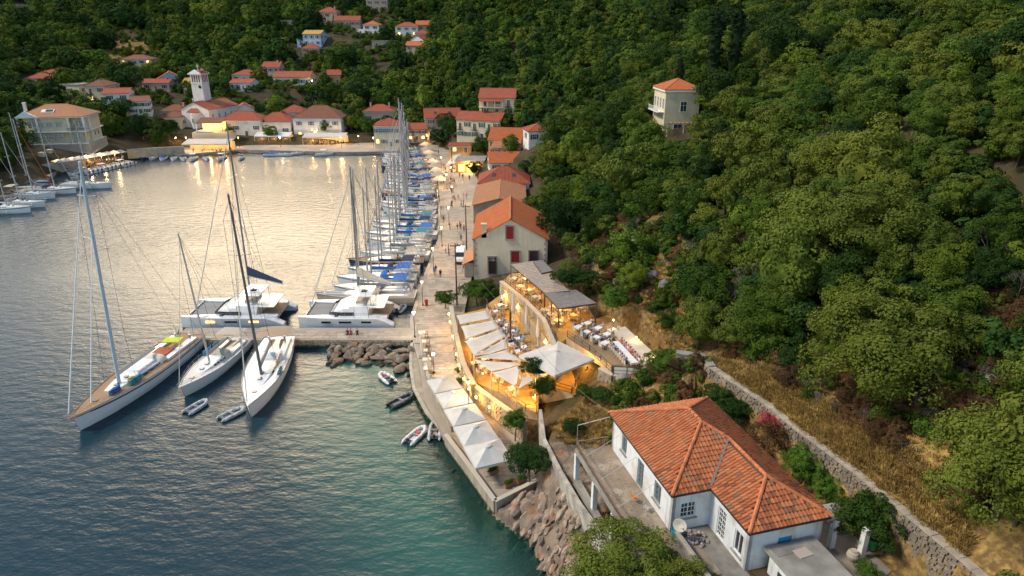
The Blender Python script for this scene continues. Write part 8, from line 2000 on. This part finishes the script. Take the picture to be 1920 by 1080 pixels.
# street lamps on the promenade: white quay lamps and warm ones
def street_lamp(p, h, label, power=120, col=(1, .70, .36), white=False, group='street lamps of the promenade'):
    t = empty('street_lamp', p, 0, label, 'street lamp', group); m = MB(); m.lathe((0, 0, 0), [(.14, 0), (.12, .3), (.05, .4), (.04, h-.3)], 8); m.build('post', DMETAL, t)
    m = MB(); m.lathe((0, 0, h-.3), [(.05, 0), (.16, .1), (.17, .35), (.05, .42)], 8); m.build('lantern', WHITELAMP if white else WALLLAMP, t); m = MB(); m.lathe((0, 0, h+.12), [(.2, 0), (.05, .12), (.01, .2)], 8); m.build('cap', DMETAL, t)
    lamp((0, 0, h-.55), power, col, .15, 'lamp_light', t); return t
street_lamp(P(778, 632, 1.15), 4.0, 'bright white lamp at the root of the pier', 260, (1, .88, .68), True)
street_lamp(P(880, 793, 1.2)+Vector((0, 0, 0)), 5.4, 'green topped lamp rising between the third and fourth square parasols', 220, (1, .78, .42), False, None)
street_lamp(P(814, 700, 1.2), 2.9, 'bright lamp just behind the first square parasol', 150, (1, .86, .6), True)
for i, (px, py) in enumerate(((793, 573), (813, 505), (829, 462), (842, 422), (848, 380), (838, 355), (846, 340), (828, 320))):
    street_lamp(P(px, py, 1), 4.2, 'lamp on the promenade '+('beside the red bin', 'by the second catamaran stern', 'across from the white van', 'across from the quay house', 'level with the pale stone warehouse', 'near the red roofed white house', 'by the first beige canopies', 'among the beige canopies')[i], 300 if i else 150, (1, .62, .28))
for i, (px, py, pw) in enumerate(((640,268,500),(447,262,500),(525,262,400),(118,308,700),(590,250,400),(700,262,400),(350,268,500),(330,262,400),(585,152,500),(855,262,500),(905,248,400),(745,262,500),(672,258,300),(770,262,400),(800,256,400),(300,272,250),(150,318,260),(215,300,220))):
    p = PD(px, py, P(px, min(py+14, 275), 1).y if py > 200 else 322); z = 1 if py > 200 else HZ(p.x, p.y)
    lb = ('right end of the far white awning', 'stone quay right of the lit awning', 'beside the purple bougainvillea', 'head of the left quay restaurant', 'behind the far white awning', 'left of the blue shuttered house', 'in front of the lit awning', 'glowing doorway left of the awning', 'above the long blue windowed building', 'foot of the quay trees', 'above the ochre house', 'near the blue shuttered house', 'among the trees of the far quay', 'far end of the boat row', 'behind the end of the boat row', 'along the stone quay by the small boats', 'under the long left awning', 'right part of the long left awning')[i]
    street_lamp((p.x, p.y, z), 3.4, 'street lamp '+lb, pw*.4, (1, .64, .28), i in (8, 2), 'street lamps of the far quay')
# utility poles and their wires
POLES = []
for i, (px, py, h, lb) in enumerate(((875, 470, 9.5, 'dark utility pole in front of the cream quay house'), (857, 572, 10.5, 'utility pole beside the rounded promenade tree'), (848, 320, 9, 'utility pole by the lit flat roofed restaurant'), (790, 262, 8, 'utility pole at the far end of the promenade'))):
    p = P(px, py, 1.0); t = empty('utility_pole', (p.x, p.y, 1.0), 0, lb, 'utility pole'); m = MB(); m.tube((0, 0, 0), (0, 0, h), .15, .10, 8); m.build('pole', DARKWOOD, t); m = MB(); m.box((0, 0, h-.4), (1.6, .1, .12)); m.build('crossarm', DARKWOOD, t)
    for s in (-.7, 0, .7): m = MB(); m.lathe((s, 0, h-.34), [(.04, 0), (.06, .06), (.03, .16)], 6); m.build('insulator', BLACK, t)
    POLES.append(Vector((p.x, p.y, 1+h-.3)))
p = P(957, 672, 3.2); t = empty('utility_pole', (p.x, p.y, Z1), 0, 'tall weathered wooden pole standing amid the shade sails', 'utility pole'); hh = PD(957, 583, p.y).z-Z1; m = MB(); m.tube((0, 0, 0), (0, 0, hh), .17, .12, 8); m.build('pole', DARKWOOD, t); POLES.append(Vector((p.x, p.y, Z1+hh-.2)))
def wire(a, b, sag, label):
    m = MB(); pts = [a.lerp(b, k/14)-Vector((0, 0, sag*4*(k/14)*(1-k/14))) for k in range(15)]; m.path(pts, .018, 3); tag(m.build('overhead_wire', BLACK), label, 'wire', 'overhead wires')
wire(POLES[3], POLES[2], 1.5, 'sagging wire between the two far poles of the promenade'); wire(POLES[2], POLES[0], 1.5, 'sagging wire along the promenade towards the quay house'); wire(POLES[0], POLES[1], .9, 'wire running past the white van'); wire(POLES[1], POLES[4], .8, 'wire from the promenade pole to the pole amid the sails'); wire(POLES[4], HL(0, .3, 12.1), 1.2, 'wire from the pole amid the sails to the tiled house corner')
# white van
p = P(862, 497, 1.05); t = empty('van', (p.x, p.y, 1.05), 0, 'white delivery van parked facing the camera on the promenade', 'van')
m = MB(); sec = [(-1.0, .35), (-1.0, 1.1), (-.86, 2.15), (-.7, 2.3), (.7, 2.3), (.86, 2.15), (1.0, 1.1), (1.0, .35)]
def vr(y, sx, f): return [(x*sx, y, min(z, f)) for x, z in sec]
m.loft([vr(4.9, .97, 2.3), vr(4.7, 1, 2.4), vr(1.3, 1, 2.4), vr(.75, .97, 1.35), vr(.1, .95, 1.15), vr(0, .9, .8)]); bd = m.build('body', WHITEP, t, fix=True)
m = MB(); m.add([(-.82, .78, 1.36), (.82, .78, 1.36), (.74, 1.24, 2.1), (-.74, 1.24, 2.1)], [(0, 1, 2, 3)]); m.build('windscreen', GLASS, bd, (0, -.04, .03)); 
for s in (-1, 1):
    m = MB(); m.box((s*.99, 1.9, 1.65), (.04, 1.0, .5)); m.build('side_window', GLASS, bd); m = MB(); m.box((s*.72, -.02, .85), (.3, .08, .2)); m.build('headlight', WHITELAMP if False else METAL, bd); m = MB(); m.box((s*1.12, 1.15, 1.45), (.2, .1, .22)); m.build('mirror', BLACK, bd)
    for y in (.9, 3.9): m = MB(); m.tube((s*.82, y, .34), (s*1.0, y, .34), .34, .34, 14); w = m.build('wheel', BLACK, t); m = MB(); m.tube((s*1.0, y, .34), (s*1.02, y, .34), .18, .18, 10); m.build('rim', METAL, w)
m = MB(); m.box((0, -.04, .5), (1.8, .1, .22)); m.build('bumper', BLACK, bd)
# red waste bin, benches
p = P(795, 573, 1); t = empty('waste_bin', (p.x+.4, p.y, 1), 0, 'red bin at the lamp by the water edge', 'bin'); m = MB(); m.lathe((0, 0, 0), [(.25, 0), (.3, .9), (.32, .95)], 10); m.build('body', RED, t); m = MB(); m.lathe((0, 0, .95), [(.33, 0), (.2, .12)], 10); m.build('lid', BLACK, t)
# walkers on the promenade
WK = [(842,477,'navy','navy','stand'),(858,468,'black','navy','walk'),(864,470,'black','black','walk'),(869,466,'beige','navy','walk'),(826,518,'black','black','walk'),(836,472,'white','black','stand'),(841,470,'black','navy','stand'),(870,432,'grey','navy','walk'),(858,430,'navy','beige','walk'),(864,428,'red','navy','walk'),(844,428,'black','black','stand'),(869,385,'black','black','stand'),(875,370,'pink','beige','walk'),(862,330,'red','navy','walk'),(868,333,'navy','navy','walk'),(850,370,'white','navy','walk'),(838,395,'beige','white','stand'),(832,340,'white','navy','stand'),(880,335,'black','navy','stand'),(860,300,'white','beige','walk'),(845,312,'blue','navy','walk'),(872,318,'navy','white','walk'),(812,268,'white','navy','stand'),(830,262,'black','navy','stand'),(790,268,'blue','navy','walk')]
for i, (px, py, a, b, ps) in enumerate(WK):
    person(ps, P(px, py+3, 1.06 if py > 350 else 1.0), rnd.uniform(0, 6.28) if ps == 'stand' else rnd.choice([0, math.pi])+rnd.uniform(-.3, .3), a, b, ('standing' if ps == 'stand' else 'walking')+' person in '+a+' top and '+b+' trousers '+('near the white van' if py > 460 else 'before the quay house' if py > 420 else 'by the stone warehouse' if py > 360 else 'between the beige canopies and the flat restaurant' if py > 290 else 'at the far end of the promenade'), 'people on the promenade', rnd.randrange(4))
for i in range(34):
    py = rnd.choice([rnd.uniform(285, 350), rnd.uniform(300, 400), rnd.uniform(350, 560)]); q = P(lerp(842, 808, min(1, max(0, (350-py)/60))) if py < 350 else lerp(850, 825, (py-350)/210), py, 1.04); a_ = rnd.choice(['white', 'navy', 'pink', 'blue', 'beige', 'red', 'black', 'lightblue'])
    person(rnd.choice(['walk', 'stand']), q+Vector((rnd.uniform(-1.5, 4.5), 0, 0)), rnd.uniform(0, 6.28), a_, rnd.choice(['navy', 'beige', 'white', 'black']), 'person in '+a_+' top strolling on the promenade '+('past the quay house' if py > 400 else 'by the beige canopies' if py < 350 else 'past the stone warehouse'), 'people on the promenade', i % 4)
for i, (px, a) in enumerate(((652, 'black'), (658, 'red'), (670, 'navy'))): person('sit', P(px, 626, 1.2)+Vector((0, 0, -.42)), .2*i-.2, a, 'navy', 'person in '+a+' sitting on the edge of the outer pier', 'people sitting on the pier', i)
# beige canopies along the far promenade
for i in range(9):
    q = i/8; px = lerp(829, 801, q); py = lerp(352, 284, q); p = P(px-4, py, 1); w = 3.6
    t = empty('awning', (p.x, p.y, 1), -.1-.1*q, 'beige pyramid canopy on posts, '+('nearest' if i == 0 else 'farthest' if i == 8 else 'inner')+' of the line beside the boats', 'awning', 'beige canopies beside the boats'); m = MB()
    m.add([(-w/2, -2.2, 2.5), (w/2, -2.2, 2.5), (w/2, 2.2, 2.5), (-w/2, 2.2, 2.5), (0, 0, 3.5)], [(0, 1, 4), (1, 2, 4), (2, 3, 4), (3, 0, 4)]); m.build('canopy', mat('beige_tent', (.62, .52, .40), .9, transl=.3), t)
    for sx in (-1, 1):
        for sy in (-1, 1): m = MB(); m.tube((sx*w*.47, sy*2.1, 0), (sx*w*.47, sy*2.1, 2.5), .05, .05, 5); m.build('post', METAL, t)
    if i % 2 == 0: lamp((0, 0, 2.2), 120, (1, .62, .28), .2, 'lamp_light', t)
# flat roofed restaurant with white awning, lit inside
p = P(878, 322, 1.2); t = empty('flat_restaurant', (p.x+.5, p.y, 1), -.05, 'flat grey roofed restaurant with brightly lit yellow front', 'restaurant')
m = MB(); m.box((0, 4, 1.7), (8.6, 8, 3.4)); m.build('wall', OCHRE, t); m = MB(); m.box((0, 4, 3.5), (9.2, 8.6, .25)); m.build('roof', CONC, t)
for k in range(3): m = MB(); m.box((-2.6+k*2.6, -.03, 1.4), (1.8, .06, 2.2)); m.build('lit_opening', LITWIN, t)
m = MB(); m.slab([(-7, -2, 2.6), (-4.4, -2, 3.2), (-4.4, 14, 3.2), (-7, 14, 2.6)], .06); m.build('side_awning', CANVAS, t); lamp((0, -1.5, 2.6), 500, (1, .6, .22), .3, 'lamp_light', t); lamp((-5.6, 3, 2.2), 300, (1, .6, .25), .3, 'lamp_light', t); lamp((-5.6, 10, 2.2), 300, (1, .6, .25), .3, 'lamp_light', t)
for i in range(16): person('sit', (p.x-5.2-rnd.uniform(0, 1.4)+.5, p.y-1+i*.95, 1), rnd.uniform(0, 6), rnd.choice(['white', 'navy', 'pink', 'beige']), 'navy', 'diner outside the flat roofed restaurant', 'diners outside the flat restaurant', i % 4)
# far waterfront awnings
def far_awning(x0, x1, py, yt, label, d=4.5, folk=14, col=CANVAS, glow=400, cant=True):
    a, b = P(x0, py, 1), P(x1, py, 1); rz = ang(a, b); L_ = (b-a).length; h = 3.0; c = (a+b)/2; t = empty('long_awning', (c.x, c.y, 1), rz, label, 'awning')
    m = MB(); m.slab([(-L_/2, 0, h), (L_/2, 0, h), (L_/2, d, h+.9), (-L_/2, d, h+.9)], .06); m.box((0, -.02, h-.2), (L_, .03, .35)); m.build('canopy', col, t)
    for k in range(6): m = MB(); m.tube((-L_/2+.1+k*(L_-.2)/5, .1, 0), (-L_/2+.1+k*(L_-.2)/5, .1, h), .05, .05, 5); m.build('post', WHITEP, t)
    m = MB(); m.box((0, d+.2, 1.5), (L_, .2, 3.0)); m.build('back_wall', mat('warm_back_wall', (.5, .36, .2), .8), t)
    for k in range(3): lamp((-L_/3+k*L_/3, d*.5, h-.6), glow, (1, .6, .24), .3, 'lamp_light', t)
    for k in range(folk):
        u = rnd.uniform(-.46, .46); pq = a.lerp(b, u+.5); n = Vector((-math.sin(rz), math.cos(rz), 0)); q = pq+n*rnd.uniform(.8, d-.6)
        person('sit', (q.x, q.y, 1), rnd.uniform(0, 6), rnd.choice(['white', 'navy', 'pink', 'beige', 'blue']), 'navy', 'diner under the '+label.split(' over')[0].split(' above')[0], 'diners under the '+label.split(' over')[0].split(' above')[0], k % 4)
    return t
far_awning(568, 648, 272, 250, 'white awning over crowded tables on the far quay', 5, 22, CANVAS, 350)
far_awning(343, 430, 286, 262, 'long white awning with golden light above the stone quay', 6, 16, CANVAS, 450)
far_awning(478, 545, 270, 228, 'flat white awning over the cafe below the pyramid roof', 4, 8, WHITE, 120)
a, b = P(112, 321, 1), P(242, 299, 1)
for k in range(10):
    q0, q1 = a.lerp(b, k/10), a.lerp(b, (k+1)/10); c = (q0+q1)/2; n = (b-a).normalized(); n = Vector((-n.y, n.x, 0)); t = empty('awning', (c.x+n.x*2, c.y+n.y*2, 1), ang(a, b), 'white pointed canopy over the tables along the left quay', 'awning', 'white canopies along the left quay'); w = (q1-q0).length
    m = MB(); m.add([(-w/2, -2, 2.5), (w/2, -2, 2.5), (w/2, 2.2, 2.7), (-w/2, 2.2, 2.7), (0, 0, 3.4)], [(0, 1, 4), (1, 2, 4), (2, 3, 4), (3, 0, 4)]); m.build('canopy', CANVAS, t); m = MB(); m.tube((0, 0, 0), (0, 0, 3.3), .05, .05, 5); m.build('post', METAL, t)
    if k % 2 == 0: lamp((0, -.5, 2.1), 260, (1, .62, .25), .2, 'lamp_light', t)
    for j in range(3): pq = q0.lerp(q1, rnd.random())+n*rnd.uniform(.6, 3.4); person('sit', (pq.x, pq.y, 1), rnd.uniform(0, 6), rnd.choice(['white', 'navy', 'red', 'beige']), 'navy', 'diner at the left quay tables', 'diners along the left quay', j)
# stone embankments of the far shore
t = empty('harbour_wall', (0, 0, 0), 0, 'tall stone embankment above the left quay boats', 'wall'); m = MB()
for a, b in (((0, 322), (112, 306)), ((112, 306), (150, 300)), ((238, 282), (345, 276))):
    A_, B_ = P(*a, 3.2), P(*b, 3.2); m.bar((A_.x, A_.y, 2.0), (B_.x, B_.y, 2.0), .8, 3.2)
m.build('wall', STONE, t)
for k, (px, py) in enumerate(((85, 318), (100, 312))): p = P(px, py, 1); t = empty('gate_pillar', (p.x, p.y, 1), 0, 'buff gate pillar in the left harbour wall, '+('left one' if k == 0 else 'right one'), 'pillar'); m = MB(); m.box((0, 0, 2.6), (1.2, 1.2, 5.2)); m.build('shaft', CREAM, t); m = MB(); m.box((0, 0, 5.3), (1.4, 1.4, .2)); m.build('cap', WHITEP, t)
# covered terrace with blue pool cover above the lit awning
p = PD(388, 262, 252); t = empty('terrace_bar', (p.x, p.y+2, 1), 0, 'two level terrace bar with brown roof and lit back below the church', 'bar'); m = MB(); m.box((0, 5, 2.4), (13, 8, 5.2)); m.build('base_wall', CREAM, t)
m = MB(); m.slab([(-5.2, 2, 8.3), (4.4, 2, 8.3), (4.4, 8, 9.6), (-5.2, 8, 9.6)], .15); m.build('roof', ROOF_B, t); m = MB(); m.box((-.4, 7.6, 6.5), (9.2, .2, 3)); m.build('lit_back', LITWIN, t)
for k in range(4): m = MB(); m.box((-5+k*3.1, 2.1, 6.6), (.2, .2, 3.3)); m.build('post', WHITEP, t)
m = MB(); m.box((-2.2, 1.9, 5.1), (6, 1.4, .12)); m.build('blue_awning', ROYAL, t); lamp((0, 4.5, 7.6), 500, (1, .55, .2), .2, 'lamp_light', t)
# waterfront trees
for i, (px, py, r, kd, lb) in enumerate(((590,252,3.6,0,'dark broad tree left of the far white awning'),(612,256,2.6,1,'small round tree in front of the brown roofed house'),(660,252,3.4,1,'green tree between the awning and the blue shuttered house'),(688,256,3.2,1,'second green tree left of the blue shuttered house'),(508,262,2.6,1,'round green tree before the pyramid roofed house'),(430,262,2.4,1,'small tree right of the lit awning'),(826,268,3.6,0,'dark tree at the head of the promenade'),(850,270,3.4,0,'second dark tree at the head of the promenade'),(838,262,3.2,0,'rear dark tree at the head of the promenade'),(905,300,2.4,0,'bush beside the ochre house'),(200,268,5,0,'large dark tree right of the hotel villa'),(235,262,5,0,'dark tree above the left quay road'),(272,270,4.5,0,'dark tree left of the terrace bar'),(300,272,4.2,1,'tree next to the terrace bar'),(320,268,4.0,0,'tree touching the terrace bar'),(140,285,3.4,0,'bush below the hotel villa'),(165,280,3.6,0,'second bush below the hotel villa'),(55,290,4,0,'dark tree below the left corner of the hotel villa'),(910,265,3.0,2,'yellow green tree lit by a lamp on the slope'),(960,330,3.0,1,'tree behind the red roofed white house'),(888,322,2.2,0,'dark bush at the flat roofed restaurant'))):
    p = P(px, py+6, 1.2); tree('waterfront_tree', KM[('dense', 'mid', 'olive')[kd]]['half'][i % 4], p.x, p.y, r, None, lb, 'tree', None, max(1, HZ(p.x, p.y)), r*.95)
p = P(547, 262, 1.2); tree('bougainvillea', REDC, p.x, p.y+1, 1.9, None, 'purple bougainvillea by the pyramid roofed house', 'shrub', None, 1, 2.6)
p = P(522, 246, 1.2); t = empty('palm_tree', (p.x, p.y+6, 1.5), 0, 'tall palm between the red roofs of the far quay', 'tree'); m = MB(); m.tube((0, 0, 0), (.3, 0, 10), .3, .22, 7); m.build('trunk', BARK, t); m = MB()
for k in range(26):
    a = k*2.4; el = rnd.uniform(-.5, 1.1); q0 = Vector((.3, 0, 10)); prev = q0
    for j in range(1, 6): u = j/5; nx = q0+Vector((math.cos(a)*u*2.6, math.sin(a)*u*2.6, math.sin(el)*u*2.2-u*u*1.6)); sd = Vector((-math.sin(a), math.cos(a), 0))*(.34*(1-u*.7)); m.add([prev-sd, prev+sd, nx+sd*.8, nx-sd*.8], [(0, 1, 2, 3)]); prev = nx
o = m.build('crown', LEAF_M, t)

# pale rocks poking out of the scrubby bank above the terraces
for i, (px, py, d, s_) in enumerate(((1170,470,104,2.4),(1190,485,101,1.8),(1180,570,88,1.7),(1215,578,86,2.1),(1245,600,82,1.6),(1205,585,86,1.3),(1262,622,79,1.2),(1155,575,90,1.2),(1700,600,54,1.0),(1745,640,52,.8),(1850,735,46,1.3),(1690,830,44,.7),(1640,790,48,.8),(1165,745,66,1.2),(1210,745,65,1.0),(1250,735,65,1.1))):
    p = PD(px, py, d); o = tag(link('outcrop_rock', RM[i % 7], None, (p.x, p.y, HZ(p.x, p.y)+s_*.25), i, (s_, s_*.8, s_*.7)), 'pale rock poking out of the scrub '+('above the diners terrace' if i < 8 else 'beyond the dry grass' if i < 13 else 'on the bank between diners terrace and tiled house'), 'rock', 'rocks on the slope')
    o.data = o.data if i else o.data; o.material_slots[0].link = 'OBJECT'; o.material_slots[0].material = STONE2
